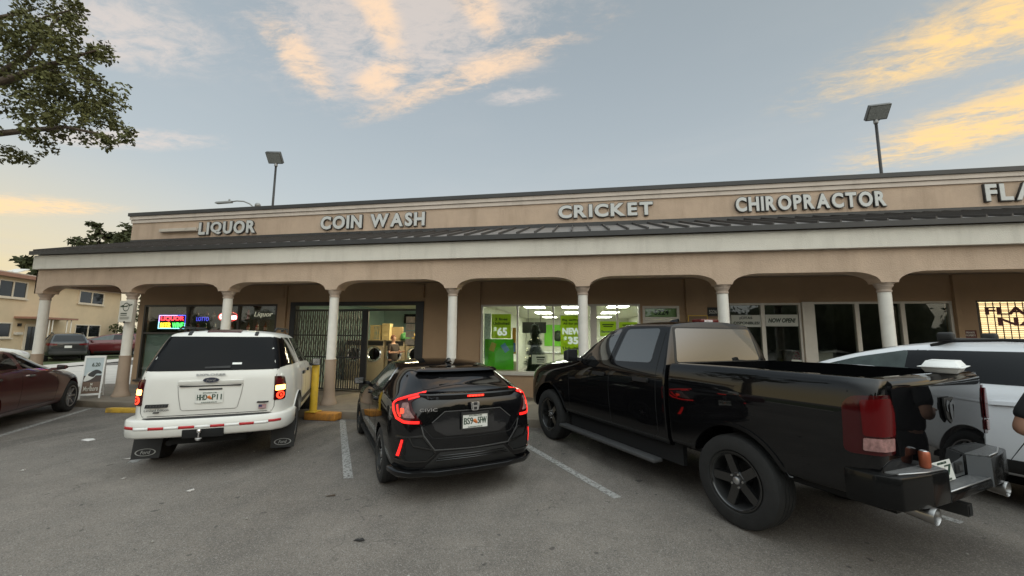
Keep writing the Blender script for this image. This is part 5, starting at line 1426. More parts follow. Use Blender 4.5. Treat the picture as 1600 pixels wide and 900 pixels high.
# shelves of bottles
BOT = [mat('bottle_amber', (.22, .09, .02), .15, coat=1), mat('bottle_clear', (.45, .45, .42), .15, coat=1), mat('bottle_green', (.03, .10, .04), .15, coat=1), mat('bottle_red', (.28, .03, .03), .2, coat=1)]
LAB = [mat('bottle_label', (.55, .48, .36), .6), mat('bottle_label_dark', (.12, .08, .06), .6)]
sh = thing('display_shelf', 'dark shelving with rows of bottles behind the liquor shop window', 'shelf', (-11.4, 12.0, .15))
for z in (.75, 1.25, 1.72, 2.15):
    b = MB(); b.box(-2.6, 2.45, -.15, .2, z - .02, z); b.build('shelf_board', mat('shelf_wood', (.12, .08, .05), .6, var=.2), sh)
for x in (-2.6, 0, 2.42):
    b = MB(); b.box(x - .02, x + .02, -.15, .2, 0, 2.5); b.build('upright', M_BLACKM, sh)
protos = []
kinds = ['amber liquor bottle', 'clear liquor bottle', 'green wine bottle', 'red liqueur bottle']
rnd = random.Random(3)
for i in range(56):
    kx = rnd.randrange(4); row = i % 4; x = -13.9 + (i // 4) * .345 + rnd.uniform(-.05, .05); z = .15 + (.75, 1.25, 1.72, 2.15)[row]
    if len(protos) < 4: kx = len(protos)
    if kx >= len(protos):
        bt = thing('bottle', kinds[kx] + ' on the shelves in the liquor shop', 'bottle', (x, 11.95, z), 0, kinds[kx] + 's on the shelves')
        b = MB(); b.lathe([(0, 0), (.045, 0), (.048, .02), (.048, .19), (.03, .24), (.017, .26), (.017, .31), (0, .31)], 12); b.build('glass_body', BOT[kx], bt)
        b = MB(); b.lathe([(.0495, .06), (.0495, .15)], 12); b.build('paper_label', LAB[kx % 2], bt)
        protos.append(bt)
    else:
        bt = copy_tree(protos[kx]); bt.location = (x, 11.95, z)
# ------------------------------------------------------------------ laundry
gt = thing('security_gate', 'black folding security gate drawn half across the laundry entrance', 'gate', (-7.45, YW + .02, .15))
b = MB()
for i in range(31):
    x = -1.12 + i * .0745; b.box(x - .014, x + .014, -.012, .012, .04, 2.38)
b.build('bars', M_BLACKM, gt)
b = MB()
for z in (.06, .98, 1.62, 2.36): b.box(-1.14, 1.12, -.02, .02, z - .02, z + .02)
b.build('rails', M_BLACKM, gt)
b = MB()
for i in range(7):
    x = 1.13 + i * .028; b.box(x - .009, x + .009, -.03, .03, .04, 2.38)
b.build('folded_bars', M_BLACKM, gt)
b = MB()
for i in range(15):
    for z in (.30, .98, 1.62):
        x = -1.12 + i * .149; b.bar((x, .02, z), (x + .149, .02, z + .62), .02, .006); b.bar((x + .149, .026, z), (x, .026, z + .62), .02, .006)
b.build('lattice', M_BLACKM, gt)
b = MB(); b.box(-8.73, -8.55, YW - .03, YW + .15, .15, 2.77); b.box(-4.66, -4.42, YW - .03, YW + .15, .15, 2.77); b.box(-8.55, -4.66, YW - .03, YW + .15, 2.66, 2.77); b.box(-8.55, -4.66, YW + .02, YW + .1, 2.50, 2.55)
b.build('gate_frame', M_BLACKM, mall, True)
for i in range(6):
    x = -8.1 + i * .78
    if i == 0:
        wmach = thing('dryer', '', 'dryer', (x, 13.9, .15), 0, 'front loading machines along the laundry wall')
        b = MB(); b.box(-.36, .36, -.38, .38, 0, 1.45); b.bevel(.02, 2); b.build('cabinet', mat('machine_tan', (.30, .25, .17), .4, var=.1), wmach, angle=40)
        b = MB(); b.lathe([(.27, 0), (.29, .03), (.25, .05), (.21, .03), (.20, .0)], 32, T(0, -.385, .95) @ RX(90)); d_ = b.build('door_ring', M_CHROME, wmach, smooth=True, angle=50)
        b = MB(); b.lathe([(0, .012), (.1, .012), (.205, .0)], 24, T(0, -.387, .95) @ RX(90)); b.build('door_glass', M_TINT, d_)
        b = MB(); b.box(-.33, .33, -.392, -.381, 1.26, 1.42); b.build('control_panel', M_BLKPL, wmach)
        w0 = wmach
    else:
        wmach = copy_tree(w0); wmach.location.x = x
    wmach['label'] = 'front loading laundry machine with a round chrome door along the laundry back wall'
def basket(label, x, z, w, h, lat):
    t = thing('laundry_basket', label, 'basket', (x, 13.62, z))
    M_ = mat('basket_cream', (.62, .50, .26), .5, var=.06)
    b = MB()
    for s in (-1, 1):
        for i in range(6): b.bar((-w / 2 + i * w / 6, s * .11, .02), (-w / 2 + (i + 1) * w / 6, s * .11, h), .016, .01); b.bar((-w / 2 + (i + 1) * w / 6, s * .11, .02), (-w / 2 + i * w / 6, s * .11, h), .016, .01)
        b.box(-w / 2 - .02, w / 2 + .02, s * .11 - .015, s * .11 + .015, h, h + .045); b.box(-w / 2, w / 2, s * .11 - .012, s * .11 + .012, 0, .04)
    for s in (-1, 1):
        b.box(s * w / 2 - .012, s * w / 2 + .012, -.12, .12, 0, h + .04)
    if not lat: b.box(-w / 2, w / 2, -.105, -.095, .03, h)
    b.build('basket_body', M_, t)
    return t
basket('cream lattice laundry basket standing on the laundry machines, left one', -7.32, 1.60, .36, .50, True)
basket('cream solid sided laundry basket on the laundry machines, right of the lattice one', -6.90, 1.60, .26, .56, False)
t = thing('cardboard', 'tan folded board leaning on the laundry wall above the machines', 'board', (-6.55, 13.7, 1.60)); b = MB(); b.box(-.22, .22, -.02, .02, 0, .48); b.bevel(.004, 1); b.build('sheet', mat('board_tan', (.42, .31, .17), .8, var=.1), t)
t = thing('laundry_bag', 'green stuffed laundry bag on the machines', 'bag', (-6.2, 13.6, 1.60)); b = MB(); b.lathe([(0, 0), (.15, .01), (.18, .1), (.15, .22), (.06, .28), (0, .29)], 16); b.build('sack', mat('bag_green', (.06, .22, .07), .8, bump=.6, bscale=9), t, smooth=True)
t = thing('laundry_bag', 'yellow and white stuffed laundry bag on the machines by the doorway', 'bag', (-5.75, 13.6, 1.60)); b = MB(); b.lathe([(0, 0), (.17, .01), (.20, .1), (.17, .2), (.09, .26), (0, .27)], 16); b.build('sack', mat('bag_yellow', (.45, .33, .10), .8, bump=.6, bscale=9), t, smooth=True)
t = thing('television', 'small black television high on the laundry wall', 'television', (-7.3, 16.6, 2.3)); b = MB(); b.box(-.35, .35, 0, .06, 0, .42); b.bevel(.01, 1); b.build('case', M_BLKPL, t); b = MB(); b.box(-.32, .32, -.004, .0, .03, .39); b.build('screen', M_TINT, t)
t = thing('notice_stack', 'column of paper notices on the laundry door jamb', 'notices', (-5.02, 11.35, 1.5))
for i in range(4):
    b = MB(); b.box(-.14, .14, 0, .01, i * .22, i * .22 + .19); b.build('notice', mat('notice_paper', (.45, .38, .30), .8, var=.3, vscale=12), t)
# ------------------------------------------------------------------ phone shop
def sheet_mat(name, base):
    m = bpy.data.materials.new(name); m.use_nodes = True; nt = m.node_tree; b = nt.nodes['Principled BSDF']
    b.inputs['Base Color'].default_value = (*base, 1); b.inputs['Roughness'].default_value = .6
    t_ = nt.nodes.new('ShaderNodeBsdfTranslucent'); t_.inputs[0].default_value = (*base, 1); x_ = nt.nodes.new('ShaderNodeMixShader'); x_.inputs[0].default_value = .45
    nt.links.new(b.outputs[0], x_.inputs[1]); nt.links.new(t_.outputs[0], x_.inputs[2]); nt.links.new(x_.outputs[0], nt.nodes['Material Output'].inputs[0])
    return m
LIME = sheet_mat('poster_lime', (.52, .66, .04)); GREEN = sheet_mat('poster_green', (.16, .55, .03)); INK = mat('poster_ink', (.015, .03, .01), .6); PWHITE = sheet_mat('poster_white', (.74, .74, .68)); GLOW_WHITE = mat('glowing_poster_white', (.72, .72, .66), .6, emis=(1, 1, .92), estr=.32)  # last one: emission added to the print so it reads white on lime
def print_bars(t, bars, m=None, y=-.003):
    for x, z, w, h in bars:
        b = MB(); b.box(x - w / 2, x + w / 2, y, y + .002, z - h / 2, z + h / 2); b.build('printed_line', m or INK, t)
def poster(label, x0, x1, z0, z1, m, y=YI, lines=(), bars=(), extra=None, name='poster', cat='poster'):
    t = thing(name, label, cat, ((x0 + x1) / 2, y, z0))
    b = MB(); b.box(-(x1 - x0) / 2, (x1 - x0) / 2, 0, .008, 0, z1 - z0); b.build('sheet', m, t)
    for s, x, z, w, h, mm, off in lines:
        o = link('lettering', text_mesh(s, w=w, h=h, ext=.0015, off=off), mm, t); o.location = (x, -.003, z)
    print_bars(t, bars)
    if extra: extra(t)
    return t
poster('lime poster offering 2 lines unlimited for 65 dollars', -2.43, -1.88, 1.72, 2.40, LIME, lines=[('2 lines', 0, .54, .36, .075, INK, .03), ('Unlimited', 0, .42, .46, .08, INK, .03), ('65', .03, .19, .28, .23, GLOW_WHITE, .04), ('$', -.17, .24, .09, .15, GLOW_WHITE, .03)])
def phones(t):
    for x, z, a, m in ((-.18, .62, 20, mat('phone_yellow', (.55, .42, .06), .4)), (.17, .60, -35, mat('phone_blue', (.16, .34, .55), .4))):
        b = MB(); b.box(-.075, .075, -.008, -.001, -.12, .12); b.bevel(.003, 1); o = b.build('phone_picture', m, t); o.location = (x, 0, z); o.rotation_euler = (0, RAD(a), 0)
poster('green poster with yellow and blue phones low in the phone shop window', -2.62, -1.80, .86, 1.70, GREEN, extra=phones)
poster('narrow white printed strip at the left edge of the phone shop window', -2.65, -2.46, 1.15, 2.42, mat('strip_poster', (.55, .62, .52), .6, var=.35, vscale=14), y=YI + .02)
def stripe(t):
    b = MB(); b.box(-.04, .04, -.004, -.001, .05, .3); b.build('printed_block', mat('print_blue', (.08, .2, .5), .6), t)
poster('thin orange and blue poster strip beside the first window mullion', -1.84, -1.74, 1.30, 2.02, mat('poster_orange', (.62, .28, .02), .6), y=YI + .03, extra=stripe)
poster('lime poster offering NEW for 35 dollars, half behind a white column', -.50, .10, 1.30, 2.36, LIME, lines=[('Big savings', 0, .93, .50, .075, INK, .03), ('All for you', 0, .83, .46, .075, INK, .03), ('NEW', .0, .63, .50, .18, GLOW_WHITE, .05), ('35', .04, .38, .28, .2, GLOW_WHITE, .05), ('$', -.17, .42, .08, .14, GLOW_WHITE, .03), ('Unlimited', 0, .17, .48, .08, INK, .03)])
poster('lime banner with small black lettering, left pane beyond the column', .56, .98, 1.80, 2.20, LIME, lines=[('Samsung', 0, .12, .36, .08, INK, .03)], bars=[(0, .31, .3, .03), (0, .26, .24, .025)])
poster('lime banner with small black lettering, in the pane beside the shop door', 1.06, 1.54, 1.80, 2.18, LIME, bars=[(0, .30, .3, .03), (0, .25, .24, .025), (0, .13, .34, .05)])
poster('pale green transom sheet showing number 5224 above the shop door', 1.72, 2.52, 2.31, 2.56, mat('transom_green', (.34, .48, .20), .6), y=YW + .075, lines=[('5224', .03, .125, .36, .13, INK, .03)], name='number_sign', cat='sign')
# wall pieces inside
t = thing('wall_panel', 'bright green panel with a dark disc on the phone shop back wall', 'panel', (-1.42, 21.95, 1.2)); b = MB(); b.box(-.46, .46, 0, .03, .05, 1.2); b.build('board', M_RGREEN, t); b = MB(); b.lathe([(0, 0), (.3, 0), (.3, .02), (0, .02)], 28, T(.3, -.001, .6) @ RX(90)); b.build('disc', INK, t)
for label, x in (('black hanging screen on the left of the pair over the phone shop counter', -1.56), ('black hanging screen on the right of the pair over the phone shop counter', -1.18)):
    t = thing('hanging_screen', label, 'screen', (x, 12.3, 1.88)); b = MB(); b.box(-.18, .18, 0, .04, 0, .34); b.build('panel', M_BLKPL, t); b = MB(); b.box(-.008, .008, .012, .028, .34, .84); b.build('drop_rod', M_BLKPL, t)
for label, x, y, w, h in (('cream display cabinet behind the phone shop window, left one', -2.3, 11.75, .34, .95), ('cream display cabinet behind the phone shop window, right one', -1.95, 11.75, .3, .9)):
    t = thing('display_cabinet', label, 'cabinet', (x, y, .15)); b = MB(); b.box(-w / 2, w / 2, -.2, .2, 0, h); b.bevel(.01, 1); b.build('carcass', mat('cabinet_cream', (.55, .50, .38), .5), t); b = MB(); b.box(-w / 2 + .03, w / 2 - .03, -.207, -.201, .05, h - .08); b.build('cabinet_door', mat('cabinet_door', (.48, .44, .34), .5), t)
t = thing('shop_counter', 'white sales counter at the back of the phone shop', 'counter', (-.4, 15.2, .15)); b = MB(); b.box(-1.5, 1.3, -.3, .3, 0, 1.0); b.build('front', M_RWHITE, t); b = MB(); b.box(-1.55, 1.35, -.35, .35, 1.0, 1.04); b.build('worktop', mat('counter_top', (.2, .2, .18), .3), t)
t = thing('wall_display', 'shelved phone display on the phone shop side wall', 'display', (2.5, 14, .9))
for z in (0, .45, .9, 1.3):
    b = MB(); b.box(-.12, .1, -1.6, 1.6, z, z + .03); b.build('shelf_board', M_RWHITE, t)
b = MB(); b.box(.06, .1, -1.6, 1.6, 0, 1.4); b.build('backboard', LIME, t)
# christmas tree
def needle_tree():
    t = thing('christmas_tree', 'dark artificial Christmas tree with tiny lights in the phone shop window', 'tree', (-1.30, 11.95, .15))
    b = MB(); b.tube([(0, 0, 0), (0, 0, 2.0)], [.03, .008], 8); b.lathe([(0, 0), (.2, 0), (.16, .04), (0, .06)], 12); b.build('trunk', mat('bark_dark', (.05, .035, .025), .9), t)
    b = MB(); b.lathe([(0, 1.98), (.07, 1.65), (.15, 1.25), (.23, .82), (.31, .36), (0, .34)], 12); b.build('inner_boughs', mat('bough_dark', (.018, .034, .018), .9, var=.5, vscale=14, bump=1.0, bscale=30), t)
    r = random.Random(5); b = MB()
    for i in range(6500):
        h = .22 + 1.78 * r.random() ** 1.25; R_ = .46 * (1 - (h - .2) / 1.85) ** .8 + .02
        tier = .75 + .25 * math.sin(h * 22); a = r.uniform(0, 2 * math.pi); q = R_ * tier * math.sqrt(r.random() * .85 + .15)
        p = Vector((q * math.cos(a), q * math.sin(a), h - q * .25)); d = Vector((math.cos(a), math.sin(a), r.uniform(-.6, .3))).normalized() * r.uniform(.05, .10)
        s = Vector((-math.sin(a), math.cos(a), r.uniform(-.5, .5)))  .normalized() * .012
        b.face([p - s, p + s, p + d + s * .3, p + d - s * .3])
    b.build('needles', mat('needle_green', (.020, .038, .020), .8, var=.5, vscale=9), t)
    b = MB()
    for i in range(9):
        h = .35 + 1.55 * r.random(); R_ = .46 * (1 - (h - .2) / 1.85) ** .8 + .03; a = r.uniform(0, 2 * math.pi)
        b.lathe([(0, -.008), (.008, 0), (0, .008)], 6, T(R_ * math.cos(a), R_ * math.sin(a), h - .08))
    o = b.build('fairy_lights', mat('fairy_light', (.9, .8, .5), .4, emis=(1, .85, .5), estr=6), t); o['kind'] = 'stuff'
needle_tree()
poster('white card with print in front of the Christmas tree', -1.34, -.92, 1.0, 1.26, mat('white_card', (.6, .6, .56), .6), y=11.45, bars=[(.04, .19, .24, .04), (.04, .12, .2, .03), (.04, .06, .22, .02)], name='sign_card', cat='sign')
# ------------------------------------------------------------------ chiropractor and nail shop
poster('white window banner reading CITAS DISPONIBLES', 3.83, 4.52, 2.06, 2.36, PWHITE, y=YW + .022, lines=[('¡CITAS', 0, .22, .30, .075, INK, .025), ('¡DISPONIBLES!', 0, .09, .62, .085, INK, .03)], name='window_banner', cat='banner')
t = poster('white window banner reading NOW OPEN in slanted black letters', 4.63, 5.37, 2.08, 2.37, PWHITE, y=YW + .022, name='window_banner', cat='banner')
o = link('lettering', text_mesh('NOW OPEN!', w=.62, h=.11, ext=.0015, off=.035, shear=.25), INK, t); o.location = (0, -.003, .145)
poster('small black sign with white numbers beside a white column', 3.24, 3.50, 2.33, 2.55, M_BLKPL, y=YW - .085, lines=[('5226', 0, .11, .19, .09, PWHITE, .02)], name='number_sign', cat='sign')
poster('small white paper taped low inside the door beside NOW OPEN', 5.16, 5.40, 1.12, 1.26, PWHITE, y=YW + .03, name='paper_notice', cat='notice')
t = thing('notice_board', 'yellow framed notice board on the wall pier behind the pickup cab', 'notice board', (3.0, YW - .09, 1.55)); b = MB(); b.box(-.22, .22, 0, .018, 0, .78); b.build('board', mat('board_brown', (.2, .13, .08), .8), t); b = MB()
for q in ((-.235, .235, .78, .80), (-.235, .235, -.02, 0)): b.box(q[0], q[1], -.004, .018, q[2], q[3])
b.box(-.235, -.22, -.004, .018, 0, .78); b.box(.22, .235, -.004, .018, 0, .78); b.build('frame', M_BOLLARD, t)
t = poster('dark red PRIVATE PROPERTY sign on the wall left of the nail shop window', 8.82, 9.07, 1.82, 2.0, mat('sign_oxblood', (.10, .02, .015), .6), y=YW - .012, lines=[('PRIVATE', 0, .125, .17, .042, PWHITE, .02), ('PROPERTY', 0, .06, .20, .042, PWHITE, .02)], name='warning_sign', cat='sign')
b = MB(); b.box(-.125, .125, 0, .008, -.19, -.004); b.build('lower_plate', PWHITE, t)
print_bars(t, [(-.05, -.05, .09, .035), (.05, -.05, .08, .012), (0, -.10, .2, .014), (0, -.14, .19, .012)])
OX = mat('vinyl_oxblood', (.11, .012, .012), .5)
t = thing('window_lettering', 'dark red vinyl lettering in two rows on the lit nail shop window', 'lettering', (10.4, YW + .03, 2.1))
for s, x, z, w, h in (('FLAGLER', -.10, .35, 1.95, .19), ('NAILS', -.10, .10, 1.5, .19)):
    o = link('word', text_mesh(s, w=w, h=h, ext=.003, off=.03), OX, t); o.location = (x, 0, z)
t = thing('window_grille', 'dark security grid inside the lit nail shop window', 'grille', (11.0, YW + .16, 1.0)); b = MB()
for i in range(26): b.box(-1.83 + i * .146, -1.83 + i * .146 + .014, 0, .014, .03, 1.66)
for i in range(11): b.box(-1.84, 1.84, .0145, .028, .06 + i * .155, .072 + i * .155)
b.build('bars', mat('grille_brown', (.05, .03, .02), .6), t)
t = thing('window_blind', 'pale horizontal blind glowing behind the nail shop window', 'blind', (11.0, YW + .26, 1.0)); b = MB()
for i in range(34): b.hexa([(-1.84, -.02, .03 + i * .049), (1.84, -.02, .03 + i * .049), (1.84, .015, .008 + i * .049), (-1.84, .015, .008 + i * .049), (-1.84, -.02, .033 + i * .049), (1.84, -.02, .033 + i * .049), (1.84, .015, .011 + i * .049), (-1.84, .015, .011 + i * .049)])
b.build('slats', mat('blind_slat', (.70, .55, .36), .6, emis=(1, .72, .42), estr=.42), t)
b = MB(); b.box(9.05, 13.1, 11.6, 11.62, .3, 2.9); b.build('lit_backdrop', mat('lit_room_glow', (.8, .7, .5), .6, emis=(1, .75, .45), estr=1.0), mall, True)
# low desk seen through the dark shop glass
t = thing('reception_desk', 'dim pale reception desk inside the dark shop', 'desk', (6.35, 12.6, .15)); b = MB(); b.box(-.5, .5, -.3, .3, 0, 1.25); b.bevel(.01, 1); b.build('front', mat('desk_beige', (.34, .30, .25), .6), t); b = MB(); b.box(-.55, .55, -.34, .34, 1.25, 1.29); b.build('top', mat('desk_top', (.2, .18, .16), .5), t)
t = thing('flower_pot', 'pink potted flowers beside the dim reception desk', 'plant', (5.98, 12.1, .9)); b = MB(); b.lathe([(0, 0), (.09, 0), (.12, .22), (0, .22)], 14); b.build('pot', mat('pot_clay', (.25, .12, .07), .8), t); b = MB(); r = random.Random(9)
for i in range(120):
    p = Vector((r.gauss(0, .12), r.gauss(0, .10), .36 + r.gauss(0, .10))); s1 = Vector((r.uniform(-1, 1), r.uniform(-1, 1), r.uniform(-1, 1))).normalized() * .035; s2 = Vector((r.uniform(-1, 1), r.uniform(-1, 1), r.uniform(-1, 1))).normalized() * .035; b.face([p - s1, p + s2, p + s1, p - s2])
b.build('blooms', mat('bloom_pink', (.4, .08, .12), .7, var=.5, vscale=12), t)
# ------------------------------------------------------------------ towing sign on the column, pavement sign
t = thing('towing_sign', 'white towing notice with a ringed black tow truck on the second column', 'sign', (-11.74, 8.60, 2.08), RAD(-4))
b = MB(); b.box(-.24, .24, 0, .012, 0, .56); b.bevel(.004, 1); b.build('plate', mat('sign_white', (.58, .55, .48), .6, dirt=(.4, .36, .3), dscale=4, damt=.4), t, angle=40)
ring = MB(); n = 26
for i in range(n):
    a0, a1 = 2 * math.pi * i / n, 2 * math.pi * (i + 1) / n
    P = lambda a, k: (.115 * k * math.cos(a), -.003, .395 + .115 * k * math.sin(a))
    ring.face([P(a0, .80), P(a1, .80), P(a1, 1), P(a0, 1)])
ring.build('ring', INK, t)
b = MB(); f_ = lambda u, v, d: (u, -.002 - d, .395 + v)
for pl in ([(-.20, -.0), (-.08, .0), (-.08, .05), (-.14, .05), (-.17, .03), (-.2, .025)], [(-.08, .0), (.05, .0), (.05, .025), (-.08, .025)], [(-.03, .02), (.13, .09), (.14, .075), (.0, .02)], [(.10, .05), (.21, .08), (.21, .05), (.10, .02)]): b.prism(pl, f_, 0, .002)
b.build('tow_truck_symbol', INK, t)
print_bars(t, [(-.06, .225, .22, .028), (-.06, .18, .22, .02), (-.02, .13, .34, .010), (-.02, .105, .34, .010), (-.02, .08, .30, .010)])
b = MB(); b.box(-.02, .02, -.02, 0, -.03, .02); b.build('lock', M_BLACKM, t)
t = thing('pavement_sign', 'white framed tobacco pavement sign standing on the walkway corner', 'sign', (-12.35, 8.5, .155), RAD(48))
t.scale = (.62, 1, 1)
b = MB()
for s in (-1, 1):
    f1 = lambda u, v, d, s=s: (u, s * (.02 + (1.05 - v) * .22) + s * d, v)
    b.prism([(-.31, .0), (-.26, .0), (-.26, 1.05), (-.31, 1.05)], f1, 0, .03); b.prism([(.26, 0), (.31, 0), (.31, 1.05), (.26, 1.05)], f1, 0, .03)
    b.prism([(-.26, 1.0), (.26, 1.0), (.26, 1.05), (-.26, 1.05)], f1, 0, .03); b.prism([(-.26, .08), (.26, .08), (.26, .12), (-.26, .12)], f1, 0, .03)
b.build('frame', mat('sign_frame_white', (.62, .62, .60), .5), t)
fs = lambda u, v, d: (u, -(.02 + (1.05 - v) * .22) - .012 - d, v)
b = MB()
b.prism([(-.26, .12), (.26, .12), (.26, .40), (-.26, .40)], fs, 0, .004, 1)
b.prism([(-.26, .40), (.26, .40), (.26, .56), (-.26, .56)], fs, 0, .004, 2)
b.prism([(-.26, .56), (.26, .56), (.26, 1.0), (-.26, 1.0)], fs, 0, .004, 0)
b.prism(smooth_poly([(-.24, .42), (-.05, .46), (.08, .56), (.0, .66), (-.14, .64), (-.2, .55)]), fs, .004, .006, 3)
b.prism(smooth_poly([(-.15, .58), (.05, .70), (.22, .66), (.24, .60), (.10, .60), (.02, .52)]), fs, .006, .008, 4)
b.build('sheet', [mat('sheet_grey', (.36, .42, .44), .6), mat('sheet_brown', (.13, .085, .06), .7), mat('sheet_dark', (.05, .035, .03), .7), mat('sheet_pale', (.55, .55, .52), .6), M_BLKPL], t)
def tilt_text(s, x, z, w, h, m, off=.02):
    o = link('lettering', text_mesh(s, w=w, h=h, ext=.002, off=off), m, t); o.location = (x, -(.02 + (1.05 - z) * .22) - .020, z); o.rotation_euler = (RAD(-12.4), 0, 0)
tilt_text('6.20', .05, .83, .24, .10, INK); tilt_text('Marlboro', .0, .24, .42, .12, PWHITE, .01); tilt_text('M', 0, .345, .06, .06, PWHITE, .02)
# ------------------------------------------------------------------ roof lights and street lamp
def flood(label, x, y, z0, ht, yaw, tilt):
    t = thing('floodlight', label, 'floodlight', (x, y, z0))
    b = MB(); b.tube([(0, 0, 0), (0, 0, ht)], [.045, .038], 10); b.build('pole', M_DARK, t)
    b = MB(); b.lathe([(.05, ht - .02), (.06, ht + .0), (.06, ht + .12), (.04, ht + .13)], 12); b.build('pole_bracket', mat('galvanised', (.3, .3, .3), .5, .6), t)
    h = bpy.data.objects.new('lamp_head', None)
    b = MB(); b.box(-.31, .31, -.06, .10, -.02, .52); b.bevel(.015, 1)
    for i in range(9): b.box(-.27 + i * .065, -.255 + i * .065, .1, .15, .03, .48)
    bpy.data.objects.remove(h)
    h = b.build('lamp_head', mat('lamp_housing', (.10, .10, .095), .5, .4), t, angle=40); h.scale = (.88, .88, .82); h.location = (0, 0, ht + .12); h.rotation_euler = (RAD(tilt), 0, RAD(yaw))
    b = MB(); b.box(-.28, .28, -.068, -.062, .02, .48); g_ = b.build('lens', mat('flood_lens', (.22, .23, .22), .25, var=.3, vscale=20), h)
    b = MB(); b.tube([(.12, .05, ht + .1), (.2, .1, ht + .18), (.16, .12, ht + .3)], .012, 6); b.build('cable', M_BLACKM, t)
flood('grey floodlight on a pole above the roof between the LIQUOR and COIN WASH letters', -11.52, 13.0, 5.05, 3.22, 12, 42)
t2 = flood('grey floodlight on a pole above the roof right of the CHIROPRACTOR letters', 8.95, 13.0, 5.05, 3.22, -6, 42)
t = thing('street_lamp', 'grey cobra head street lamp arching behind the roof', 'street lamp', (-23.55, 25.2, 0))
b = MB(); b.tube([(0, 0, 0), (0, 0, 11.2)], [.14, .09], 12); b.lathe([(0, 11.2), (.2, 11.22), (.2, 11.4), (.12, 11.5), (0, 11.52)], 12, T(-.05, 0, 0)); b.build('pole', mat('lamp_grey', (.25, .25, .24), .5, .4), t)
b = MB(); b.tube([(-.25, 0, 11.1), (-.75, 0, 11.5), (-1.3, 0, 11.72), (-1.9, 0, 11.78), (-2.4, 0, 11.74)], .05, 8); b.build('arm', MATS['lamp_grey'], t)
b = MB(); b.hexa([(-3.7, -.16, 11.66), (-2.3, -.10, 11.66), (-2.3, .10, 11.66), (-3.7, .16, 11.66), (-3.6, -.12, 11.78), (-2.3, -.08, 11.80), (-2.3, .08, 11.80), (-3.6, .12, 11.78)]); b.lathe([(0, 11.78), (.06, 11.78), (.06, 11.95), (0, 11.97)], 8, T(-2.55, 0, 0)); b.build('lamp_head', MATS['lamp_grey'], t)
# ------------------------------------------------------------------ yellow house across the street
hx, hy = -43.35, 31.8
house = thing('house', 'two storey yellow house with a flat red brown eave across the street', 'house', (hx, hy, 0), RAD(90 + 25))
# local x along the street (towards the far end), local -y faces the street side seen here
M_HOUSE = mat('house_render', (.66, .53, .36), .9, var=.07, vscale=.8, dirt=(.56, .45, .31), dscale=.5, damt=.4)
M_EAVE = mat('eave_redbrown', (.32, .17, .12), .8, var=.1)
M_WFR = mat('window_frame_cream', (.68, .60, .48), .6)
M_HGL = mat('dark_house_glass', (.012, .014, .016), .08, spec=.5, var=.5, vscale=.7)
b = MB(); b.box(-24, -1.0, .0, 10, 0, 5.55); b.build('wall', M_HOUSE, house)
b = MB(); b.box(-24.3, -.7, -.45, 10.3, 5.55, 5.72); b.box(-24.3, -.7, -.47, -.45, 5.50, 5.74); b.build('roof', M_EAVE, house)
b = MB(); b.box(-24.25, -.75, -.42, 10.25, 5.745, 5.82); b.build('roof_edge', mat('roof_pale', (.5, .42, .36), .8), house)
b = MB(); b.tube([(-9.5, 2, 5.8), (-9.5, 2, 6.3)], .07, 8); b.hexa([(-9.6, 1.6, 6.1), (-8.6, 1.6, 6.5), (-8.6, 2.4, 6.5), (-9.6, 2.4, 6.1), (-9.6, 1.6, 6.16), (-8.6, 1.6, 6.56), (-8.6, 2.4, 6.56), (-9.6, 2.4, 6.16)]); b.build('roof_vent', mat('vent_white', (.6, .58, .54), .6), house)
for s0, s1, z0, z1 in ((-13.0, -10.85, 4.12, 5.32), (-6.1, -3.25, 4.2, 5.3), (-6.1, -3.2, 1.36, 2.48), (-13.6, -11.6, 1.4, 2.46), (-19.5, -17, 4.12, 5.3), (-20, -17.5, 1.4, 2.46)):
    b = MB(); w = .09
    b.box(s0, s0 + w, -.07, -.002, z0, z1); b.box(s1 - w, s1, -.07, -.002, z0, z1); b.box(s0 + w, s1 - w, -.07, -.002, z1 - w, z1); b.box(s0 + w, s1 - w, -.07, -.002, z0, z0 + w)
    m_ = (s0 + s1) / 2; b.box(m_ - .05, m_ + .05, -.065, -.002, z0 + w, z1 - w); b.box(s0 - .1, s1 + .1, -.12, -.075, z0 - .08, z0 + .01)
    f = b.build('window', M_WFR, house)
    b = MB(); b.box(s0 + w, s1 - w, -.03, -.003, z0 + w, z1 - w); b.build('pane', M_HGL, f)
b = MB(); b.box(-11.5, -7.7, -1.2, -.003, 2.74, 2.88); b.build('porch_roof', M_EAVE, house)
for x in (-10.2, -9.9, -8.6, -8.2):
    b = MB(); b.tube([(x, -1.1, .05), (x, -1.1, 2.74)], .035, 8); b.build('porch_post', mat('post_white', (.66, .62, .55), .6), house)
b = MB(); b.box(-10.6, -9.3, -.06, -.003, .1, 2.4); dd = b.build('door', M_WFR, house); b = MB(); b.box(-10.4, -9.5, -.075, -.062, .5, 2.2); b.build('door_glass', M_HGL, dd)
b = MB(); b.box(-11.35, -10.85, -.18, -.003, 1.62, 1.80); b.build('mail_box', MATS['post_white'], house)
b = MB(); b.box(-11.15, -11.0, -.14, -.003, 2.2, 2.4); b.build('wall_lamp', M_BLACKM, house)
